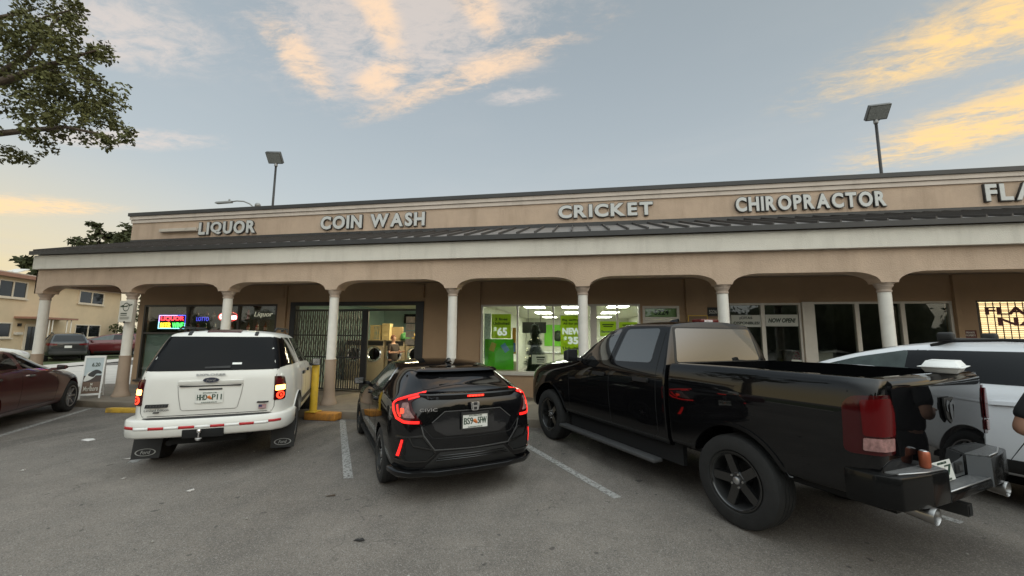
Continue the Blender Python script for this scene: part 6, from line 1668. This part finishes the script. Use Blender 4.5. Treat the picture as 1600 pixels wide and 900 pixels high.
# ------------------------------------------------------------------ foliage
def leaf_mat(name, base, var=.45):
    m = mat(name, base, .75, var=var, vscale=1.1, spec=.2)
    return m
def leaves(bm_, centre, rad, n, size, r, flat=.75, hollow=.35):
    c = Vector(centre)
    for i in range(n):
        d = Vector((r.gauss(0, 1), r.gauss(0, 1), r.gauss(0, 1))).normalized() * (hollow + (1 - hollow) * r.random() ** .6) * rad
        d.z *= flat
        p = c + d
        a = Vector((r.uniform(-1, 1), r.uniform(-1, 1), r.uniform(-.9, .5))).normalized(); q = a.cross(Vector((r.uniform(-1, 1), r.uniform(-1, 1), r.uniform(-1, 1)))).normalized()
        s = size * r.uniform(.6, 1.35)
        mid = p + a * s * .5
        bm_.face([p, mid + q * s * .27, p + a * s, mid - q * s * .27])
def tree(name, label, base, limbs, blobs, n_per, size, m, bark, r, flat=.75, cat='tree', sub=5, group=None):
    t = thing(name, label, cat, base, 0, group); B0 = Vector(base)
    b = MB()
    for pts, rad in limbs: b.tube([Vector(p) - B0 for p in pts], rad, 8)
    b.build('trunk', bark, t)
    b = MB()
    for c, R_ in blobs:
        for k in range(sub):
            d = Vector((r.gauss(0, 1), r.gauss(0, 1), r.gauss(0, .7))).normalized() * R_ * (r.uniform(.15, .75) if sub < 8 else r.uniform(.2, .95))
            leaves(b, Vector(c) - B0 + d, R_ * (r.uniform(.35, .6) if sub < 8 else r.uniform(.2, .36)), int(n_per * R_ * R_ / sub) + 6, size, r, flat)
    b.build('crown', m, t)
    return t
BARK = mat('bark', (.10, .075, .055), .9, var=.35, vscale=6, bump=.6, bscale=25)
r = random.Random(21)
bl = [((-9.89, 4.81, 7.28), .58), ((-10.83, 5.68, 8.29), .6), ((-10.5, 5.37, 7.23), .78), ((-9.15, 5.13, 7.07), .52), ((-10.25, 5.94, 8.29), .38), ((-10.91, 5.53, 6.66), .8), ((-9.6, 5.29, 6.48), .66), ((-10.33, 6.18, 7.54), .60), ((-9.36, 5.88, 7.34), .30), ((-9.4, 5.5, 6.34), .58), ((-8.35, 5.21, 6.17), .40), ((-9.43, 6.13, 6.48), .3), ((-10.46, 5.55, 5.82), .62), ((-9.29, 5.27, 5.69), .50), ((-10.15, 6.19, 6.37), .54), ((-9.13, 5.93, 5.92), .38), ((-8.33, 5.63, 5.43), .25), ((-9.28, 6.45, 6.02), .10), ((-11.16, 5.81, 5.42), .41), ((-10.0, 5.51, 5.44), .32), ((-8.14, 5.37, 5.14), .20), ((-10.21, 6.07, 5.89), .38), ((-9.64, 5.44, 7.85), .24), ((-8.86, 5.11, 7.62), .16),
      ((-8.75, 5.4, 6.9), .18), ((-8.6, 5.35, 5.75), .30)]
for i in range(34):
    a = r.uniform(0, 2 * math.pi); q = 3.6 * math.sqrt(r.random()); c = Vector((-13.6 + q * math.cos(a), 4.6 + q * math.sin(a), r.uniform(5.6, 9.4)))
    if c.x < -11.4 and (c.y < 4.9 or c.x < -14.5): bl.append((tuple(c), r.uniform(.6, 1.0)))
base = (-14.6, 4.2, 0)
limbs = [([(-14.6, 4.2, 0), (-14.5, 4.2, 1.2), (-14.3, 4.25, 2.8), (-13.9, 4.4, 4.4), (-13.4, 4.5, 6.0)], [.34, .27, .24, .2, .14]),
         ([(-13.9, 4.4, 4.4), (-12.6, 4.8, 5.6), (-11.2, 5.2, 6.3), (-9.8, 5.3, 6.7), (-8.6, 5.3, 6.9)], [.15, .12, .08, .045, .012]),
         ([(-11.2, 5.2, 6.3), (-10.2, 5.3, 7.0), (-9.2, 5.1, 7.5)], [.07, .04, .012]), ([(-12.6, 4.8, 5.6), (-11, 5.5, 5.6), (-9.4, 5.5, 5.6), (-8.2, 5.5, 5.3)], [.09, .06, .035, .01]),
         ([(-9.8, 5.3, 6.7), (-9.0, 5.3, 6.4), (-8.2, 5.2, 6.2)], [.035, .02, .008]), ([(-13.4, 4.5, 6.0), (-12.3, 5.0, 7.4), (-10.8, 5.6, 8.3)], [.13, .08, .02]),
         ([(-10.8, 5.4, 7.6), (-9.9, 5.3, 7.75), (-8.9, 5.15, 7.65)], [.03, .018, .008]), ([(-13.4, 4.5, 6.0), (-14.2, 4.8, 8.0), (-14.6, 4.6, 9.2)], [.12, .08, .02]), ([(-13.9, 4.4, 4.4), (-15.2, 4.0, 6.2), (-16.2, 3.8, 7.6)], [.13, .08, .02])]
tree('broadleaf_tree', 'large leafy tree reaching into the top left corner of the picture', base, limbs, bl, 1900, .078, leaf_mat('leaf_olive', (.105, .108, .042), .55), BARK, r, 1.0, sub=11)
r = random.Random(4)
def layered(label, px, ht, n, base, spread, m, seedr, size=.5):
    bl = []
    for i in range(n):
        a = seedr.uniform(0, 2 * math.pi); q = spread * math.sqrt(seedr.random()); z = ht * (1 - .28 * (q / spread) ** 2 * seedr.uniform(.3, 1.3)) - seedr.uniform(0, 1.6)
        bl.append(((base[0] + q * math.cos(a), base[1] + q * math.sin(a), z), seedr.uniform(.9, 1.6)))
    lm = [([base, (base[0] + .2, base[1], ht * .35), (base[0], base[1], ht * .6)], [.45, .36, .26])]
    for c, R_ in bl[::2]: lm.append(([(base[0], base[1], ht * .55), ((base[0] + c[0]) / 2, (base[1] + c[1]) / 2, (ht * .55 + c[2]) / 2 + .4), c], [.16, .09, .03]))
    return tree('shade_tree', label, base, lm, bl, 120, size, m, BARK, seedr, .4)
LEAFD = leaf_mat('leaf_dark', (.055, .062, .028))
layered('dark flat crowned tree rising behind the left end of the canopy', 0, 14.2, 34, (-50.0, 35.5, 0), 5.2, LEAFD, r)
layered('low dark tree behind the roof of the yellow house', 0, 10.9, 16, (-59.5, 36.0, 0), 4.0, LEAFD, r)
# thin bare tree
t = thing('bare_tree', 'thin bare twiggy tree between the flat crowned tree and the parapet', 'tree', (-47.2, 36.5, 0)); b = MB(); rr = random.Random(8)
b.tube([(0, 0, 0), (.1, 0, 6), (0, 0, 9)], [.2, .14, .1], 7)
for i in range(16):
    a = rr.uniform(0, 2 * math.pi); s = rr.uniform(1.0, 2.6); p0 = Vector((0, 0, rr.uniform(7, 9))); p1 = p0 + Vector((math.cos(a) * s * .5, math.sin(a) * s * .5, rr.uniform(1.2, 2))); p2 = p1 + Vector((math.cos(a) * s * .5, math.sin(a) * s * .5, rr.uniform(.8, 1.9)))
    b.tube([p0, p1, p2], [.08, .05, .02], 5)
    for k in range(4):
        q = p1.lerp(p2, rr.random()); b.tube([q, q + Vector((rr.gauss(0, .5), rr.gauss(0, .5), rr.uniform(.3, 1)))], [.03, .012], 4)
b.build('trunk', BARK, t); b = MB()
for i in range(60): leaves(b, (rr.gauss(0, 1.4), rr.gauss(0, 1.4), rr.uniform(9.5, 12.4)), .35, 7, .22, rr)
b.build('crown', leaf_mat('leaf_sparse', (.09, .075, .04)), t)
# flowering shrub at the house corner
def shrub(label, base, ht, w, flowers=True):
    rr = random.Random(11); t = thing('shrub', label, 'shrub', base); b = MB(); b.tube([(0, 0, 0), (.05, 0, ht * .6)], [.12, .06], 6); b.build('trunk', BARK, t); b = MB()
    for i in range(16): leaves(b, (rr.gauss(0, w * .45), rr.gauss(0, w * .45), ht * rr.uniform(.2, .92)), w * .45, 170, .2, rr)
    b.build('crown', leaf_mat('leaf_shrub', (.05, .062, .022)), t)
    if flowers:
        b = MB()
        for i in range(18):
            p = Vector((rr.gauss(0, w * .6), rr.gauss(0, w * .6), ht * rr.uniform(.3, .95))); s = .13
            b.lathe([(0, -s * .4), (s, 0), (0, s * .4)], 6, T(*p))
        o = b.build('flowers', mat('flower_white', (.6, .58, .5), .7), t); o['kind'] = 'stuff'
shrub('green shrub with white flowers at the corner of the yellow house', (-40.6, 30.2, 0), 3.5, 1.15)
t = thing('corner_tree', 'tall narrow dark tree trunk and leaves just past the yellow house corner', 'tree', (-42.3, 33.2, 0)); b = MB(); b.tube([(0, 0, 0), (.1, 0, 5)], [.25, .18], 8); b.build('trunk', BARK, t); b = MB(); rr = random.Random(2)
for i in range(26): leaves(b, (rr.gauss(0, .5), rr.gauss(0, .5), rr.uniform(1.5, 6.4)), .7, 60, .3, rr)
b.build('crown', LEAFD, t)
# street side trees and low houses behind the photographer (only mirrored in glass and paint)
b = MB(); rr = random.Random(31)
for i in range(70):
    x = -75 + i * 2.3 + rr.uniform(-1, 1); y = -24 - rr.uniform(0, 9); h = rr.uniform(3.2, 9.0) if x > -12 else rr.uniform(2.6, 5.5)
    b.lathe([(0, .0), (h * .38, h * .1), (h * .5, h * .45), (h * .36, h * .8), (0, h * .92)], 10, T(x, y, 0))
    leaves(b, (x, y, h * .55), h * .55, 620, .42, rr, .9, .2)
for i in range(36):
    x = 34 + rr.uniform(0, 14); y = -26 + i * 1.5; h = rr.uniform(3.0, 5.4)
    b.lathe([(0, .0), (h * .34, h * .1), (h * .45, h * .45), (h * .32, h * .8), (0, h * .9)], 10, T(x, y, 0))
    leaves(b, (x, y, h * .5), h * .5, 420, .4, rr, .9, .2)
tag(b.build('tree_belt', leaf_mat('leaf_belt', (.085, .09, .045))), 'belt of dark trees across the road behind the car park', 'trees', None, 'stuff')
# ------------------------------------------------------------------ litter and small things
PAPER = mat('paper_scrap', (.60, .57, .54), .8, var=.1)
def scrap(label, x, y, pts, m=PAPER, h=.012, name='paper_scrap', cat='litter'):
    b = MB(); n = len(pts)
    b.bm.verts.ensure_lookup_table()
    top = [b.bm.verts.new((px, py, h + .012 * math.sin(px * 40))) for px, py in pts]; bot = [b.bm.verts.new((px, py, .004)) for px, py in pts]
    b.bm.faces.new(top); b.bm.faces.new(list(reversed(bot)))
    for i in range(n): b.bm.faces.new((top[i - 1], bot[i - 1], bot[i], top[i]))
    o = b.build(name, m); o.location = (x, y, .003); o.scale = (.66, .66, .8); return tag(o, label, cat)
scrap('pale oblong paper scrap on the asphalt left of the white SUV', -8.16, 5.66, [(-.17, -.05), (.12, -.09), (.18, .02), (.02, .08), (-.15, .04)])
scrap('white paper triangle under the left mud flap of the white SUV', -6.36, 4.97, [(-.2, -.08), (.03, -.02), (.06, .12)])
scrap('small crumpled paper in the middle of the empty asphalt', -4.43, 4.13, [(-.05, -.04), (.04, -.05), (.06, .02), (.01, .05), (-.05, .03)])
scrap('tiny paper scrap below the white SUV bumper', -5.6, 4.3, [(-.04, -.02), (.05, -.02), (.03, .03)])
scrap('tiny white scrap in the left foreground', -4.1, 2.5, [(-.03, -.02), (.04, -.02), (.03, .03), (-.02, .03)])
scrap('tiny pale scrap at the far left of the asphalt', -7.2, 4.3, [(-.05, -.02), (.06, -.02), (.04, .03)])
scrap('dark twig like leaf on the asphalt near the hatchback wheel', -2.76, 4.28, [(-.07, -.03), (.07, .02), (.06, .045), (-.06, .0)], mat('leaf_litter', (.07, .05, .035), .8), .015, 'fallen_leaf')
scrap('flat dark oil stained rag in the middle foreground', -1.93, 3.46, [(-.07, -.03), (.03, -.04), (.08, .0), (.03, .03), (-.05, .03)], mat('rag_dark', (.02, .018, .017), .9), .006, 'rag')
rr = random.Random(77); first = None
for i in range(46):
    y = rr.uniform(2.3, 7.2); x = rr.uniform(-1.1, .9) * y - .4
    if first is None:
        b = MB(); b.lathe([(0, -.004), (.012, 0), (.009, .008), (0, .012)], 7); first = b.build('pebble', mat('pebble', (.30, .28, .25), .8, var=.4, vscale=20)); o = first
        tag(o, 'small pale pebble lying loose on the asphalt', 'pebble', 'loose pebbles on the asphalt')
    else: o = first.copy(); COL.objects.link(o)
    o.location = (x, y, .005); s = rr.uniform(.4, 1.2); o.scale = (s, s * rr.uniform(.6, 1), s); o.rotation_euler = (0, 0, rr.uniform(0, 6))
# clamshell on the pickup bed rail, drink can on the bumper
FOAM = mat('white_foam', (.72, .72, .70), .6)
t = thing('takeaway_box', 'white foam clamshell food box resting on the pickup tailgate', 'food box', (0, 0, 0))
pk = next(o for o in S.objects if o.name == 'pickup_truck')
t.matrix_world = wm(pk) @ T(-1.12, -.30, 1.512) @ RZ(12); t.location = t.matrix_world.translation; t.rotation_euler = (0, 0, pk.rotation_euler.z + RAD(12))
b = MB(); w, d_, h = .24, .115, .045
b.hexa([(-d_ * .8, -w * .85, 0), (d_ * .8, -w * .85, 0), (d_ * .8, w * .85, 0), (-d_ * .8, w * .85, 0), (-d_, -w, h), (d_, -w, h), (d_, w, h), (-d_, w, h)])
b.box(-d_ - .02, d_ + .02, -w - .02, w + .02, h + .001, h + .007); b.bevel(.003, 1); b.build('tray', FOAM, t, angle=40)
b = MB(); b.hexa([(-d_ * .98, -w * .98, h + .008), (d_ * .98, -w * .98, h + .008), (d_ * .98, w * .98, h + .008), (-d_ * .98, w * .98, h + .008), (-d_ * .75, -w * .82, h + .055), (d_ * .75, -w * .82, h + .055), (d_ * .75, w * .82, h + .055), (-d_ * .75, w * .82, h + .055)]); b.box(-d_ * .62, d_ * .62, -w * .10, w * .70, h + .056, h + .061); b.bevel(.004, 1); b.build('lid', FOAM, t, angle=40)
t = thing('drink_can', 'orange and silver drink can standing on the pickup step bumper', 'can', (0, 0, 0))
m_ = wm(pk) @ T(-1.22, .50, .84); t.location = m_.translation
b = MB(); b.lathe([(0, 0), (.026, 0), (.034, .012), (.034, .108), (.028, .12)], 24); b.build('can_body', mat('can_orange', (.40, .11, .055), .3, .4, var=.25, vscale=12), t, smooth=True, angle=50)
b = MB(); b.lathe([(.028, .12), (.029, .123), (.026, .121), (0, .118)], 24); b.box(-.006, .014, -.006, .006, .119, .121); b.build('can_lid', M_CHROME, t)
# ------------------------------------------------------------------ people
def skin_body(name, verts, edges, radii, root, levels, m, parent):
    me = bpy.data.meshes.new(name); me.from_pydata(verts, edges, [])
    o = bpy.data.objects.new(name, me); COL.objects.link(o)
    md = o.modifiers.new('k', 'SKIN'); md.use_smooth_shade = True
    for i, v in enumerate(me.skin_vertices[0].data):
        rr = radii[i]; v.radius = rr if isinstance(rr, tuple) else (rr, rr); v.use_root = (i == root); v.use_loose = False
    s = o.modifiers.new('s', 'SUBSURF'); s.levels = levels; s.render_levels = levels
    dg = bpy.context.evaluated_depsgraph_get()
    e = bpy.data.meshes.new_from_object(o.evaluated_get(dg)); bpy.data.objects.remove(o)
    return e
class Skel:
    def __init__(s): s.v, s.e, s.r = [], [], []
    def add(s, p, r, link_=None):
        s.v.append(tuple(p)); s.r.append(r)
        if link_ is not None: s.e.append((link_, len(s.v) - 1))
        return len(s.v) - 1
    def chain(s, start, pts):
        for p, r in pts: start = s.add(p, r, start)
        return start
def person(label, loc, rz, wide, shirt_m, legs_m, skin_m, hair_m, arms, height=1.72, cap=False):
    """faces local -y; arms: (elbow, wrist) per side in local metres for a 1.72 m figure"""
    t = thing('person', label, 'person', loc, rz); k = height / 1.72; t.scale = (k, k, k)
    W_ = wide; s = Skel()
    pel = s.add((0, 0, .95), (.15 * W_, .11 * W_))
    wa = s.add((0, 0, 1.10), (.14 * W_, .105 * W_), pel); ch = s.add((0, .0, 1.28), (.165 * W_, .11 * W_), wa); nk0 = s.add((0, .01, 1.43), (.075, .065), ch)
    nk = s.add((0, .0, 1.50), (.052, .055), nk0); hd = s.add((0, -.01, 1.575), (.068, .08), nk); h2 = s.add((0, -.005, 1.645), (.075, .09), hd); s.add((0, .0, 1.70), (.055, .065), h2)
    arm_pts = []
    for sd in (1, -1):
        el, wr = arms[0 if sd > 0 else 1]
        sh = s.add((sd * .185 * W_, .0, 1.385), .062 * W_, ch)
        e = s.add(((sd * .185 * W_ + el[0]) / 2, el[1] / 2, (1.385 + el[2]) / 2), .052 * W_, sh); e = s.add(el, .042 * W_, e)
        mid = (Vector(el) + Vector(wr)) / 2; e = s.add(mid, .038 * W_, e); w_ = s.add(wr, .026, e); arm_pts.append((el, wr))
        d = (Vector(wr) - Vector(el)).normalized(); side_v = d.cross(Vector((0, 1, 0))).normalized() if abs(d.y) < .9 else Vector((1, 0, 0)); fw = d.cross(side_v).normalized()
        pm = s.add(Vector(wr) + d * .05, (.030, .018), w_)
        for j, (off, ln) in enumerate(((-.027, .070), (-.009, .080), (.009, .075), (.026, .058))):
            b0 = Vector(wr) + d * .075 + fw * off; c = side_v * .012 * (1 if sd > 0 else -1)
            s.chain(pm, [(b0, .0095), (b0 + d * ln * .5 + c * .4, .0088), (b0 + d * ln + c * 1.6, .0072)])
        th = Vector(wr) + d * .025 - fw * .028; s.chain(pm, [(th, .0105), (th + d * .03 - fw * .018, .0095), (th + d * .055 - fw * .016, .008)])
        lg = s.chain(pel, [((sd * .10 * W_, 0, .86), .095 * W_), ((sd * .115 * W_, -.005, .66), .085 * W_), ((sd * .12 * W_, -.01, .48), .058 * W_), ((sd * .12 * W_, .015, .32), .056 * W_), ((sd * .12 * W_, .01, .10), .040), ((sd * .122 * W_, -.02, .05), .042), ((sd * .13 * W_, -.12, .032), .034)])
    me = skin_body('body', s.v, s.e, s.r, pel, 2, skin_m, t); link('body', me, skin_m, t, smooth=True); body = t.children[-1]
    # face: eyes, brows, nose, mouth, ears
    b = MB(); b.hexa([(-.012, -.085, 1.60), (.012, -.085, 1.60), (.008, -.075, 1.65), (-.008, -.075, 1.65), (-.014, -.112, 1.597), (.014, -.112, 1.597), (.006, -.090, 1.65), (-.006, -.090, 1.65)]); b.bevel(.004, 2)
    for sd in (1, -1): b.lathe([(0, -.01), (.018, -.006), (.026, .004), (.012, .008), (0, .008)], 10, T(sd * .078, .0, 1.61) @ RY(90 * sd) @ Matrix.Diagonal((1.3, .8, 1, 1)))
    b.build('nose_and_ears', skin_m, t, smooth=True)
    for sd in (1, -1):
        b = MB(); b.lathe([(0, -.012), (.012, 0), (0, .012)], 10, T(sd * .031, -.082, 1.643)); ey = b.build('eye', mat('eye_white', (.6, .58, .55), .3), t, smooth=True)
        b = MB(); b.lathe([(0, -.006), (.006, 0), (0, .006)], 8, T(sd * .031, -.091, 1.643)); b.build('iris', mat('iris_dark', (.02, .012, .008), .2), ey, smooth=True)
    b = MB(); b.bar((-.024, -.088, 1.572), (.024, -.088, 1.572), .012, .010); b.bevel(.004, 2); b.build('mouth', mat('lip', (.28, .10, .08), .5), t)
    # hair
    b = MB(); b.lathe([(.0, .118), (.05, .108), (.083, .07), (.094, .02), (.092, -.03), (.088, -.05)], 24, T(0, .012, 1.632) @ Matrix.Diagonal((.93, 1.08, 1, 1)))
    for v in b.bm.verts:
        if v.co.y < -.045 and v.co.z < 1.69: v.co.z = 1.69 + (1.69 - v.co.z) * .05; v.co.y *= .96
    b.build('cap' if cap else 'hair', hair_m, t, smooth=True)
    # clothes as slightly larger skins, open at the hems
    c = Skel(); a0 = c.add((0, 0, .82), (.195 * W_, .155 * W_)); a = c.add((0, 0, .95), (.195 * W_, .155 * W_), a0); q = c.add((0, 0, 1.10), (.188 * W_, .148 * W_), a); q2 = c.add((0, 0, 1.28), (.190 * W_, .140 * W_), q); q3 = c.add((0, .01, 1.40), (.105 * W_, .085), q2); c.add((0, .01, 1.45), (.07, .062), q3)
    for sd in (1, -1):
        el = Vector(arm_pts[0 if sd > 0 else 1][0]); sh = Vector((sd * .185 * W_, 0, 1.385)); x = c.add(sh, .074 * W_, q2); x = c.add(sh.lerp(el, .5), .068 * W_, x); c.add(sh.lerp(el, .80), .066 * W_, x)
    link('shirt', skin_body("shirt", c.v, c.e, c.r, 0, 2, shirt_m, t), shirt_m, t, smooth=True)
    c = Skel(); a = c.add((0, 0, 1.02), (.178 * W_, .138 * W_)); a = c.add((0, 0, .90), (.182 * W_, .142 * W_), a)
    for sd in (1, -1): c.chain(a, [((sd * .10 * W_, 0, .86), .118 * W_), ((sd * .118 * W_, -.005, .68), .112 * W_), ((sd * .122 * W_, -.008, .50), .108 * W_)])
    link('shorts', skin_body("shorts", c.v, c.e, c.r, 0, 2, legs_m, t), legs_m, t, smooth=True)
    for sd in (1, -1):
        b = MB(); b.hexa([(sd * .122 * W_ - .05, -.19, 0), (sd * .122 * W_ + .05, -.19, 0), (sd * .122 * W_ + .042, .075, 0), (sd * .122 * W_ - .042, .075, 0), (sd * .122 * W_ - .042, -.17, .055), (sd * .122 * W_ + .042, -.17, .055), (sd * .122 * W_ + .045, .07, .10), (sd * .122 * W_ - .045, .07, .10)]); b.bevel(.018, 3); b.build('shoe', M_BLKPL, t, angle=50)
    return t
SK1 = mat('skin_tan', (.36, .19, .125), .55, var=.06); SK2 = mat('skin_light', (.42, .24, .17), .55, var=.06)
BLKC = mat('black_cotton', (.010, .010, .011), .9, var=.2, vscale=8); HAIR = mat('dark_hair', (.02, .014, .01), .6, var=.4, vscale=30); HAIRR = mat('brown_red_hair', (.11, .035, .02), .6, var=.3, vscale=30)
person('person in a black T-shirt and black shorts at the right edge beside the pickup', (3.79, 3.69, 0), RAD(150), 1.36, BLKC, BLKC, SK1, HAIR, (((.40, .04, 1.07), (.16, -.24, 1.08)), ((-.42, .05, 1.06), (-.16, -.24, 1.10))), 1.74)
person('person with red brown hair and dark top folding washing inside the laundry', (-6.15, 12.6, .15), RAD(75), 1.0, mat('dark_top', (.03, .022, .02), .9), BLKC, SK2, HAIRR, (((.26, -.05, 1.12), (.16, -.30, 1.16)), ((-.26, -.05, 1.12), (-.16, -.30, 1.14))), 1.62)
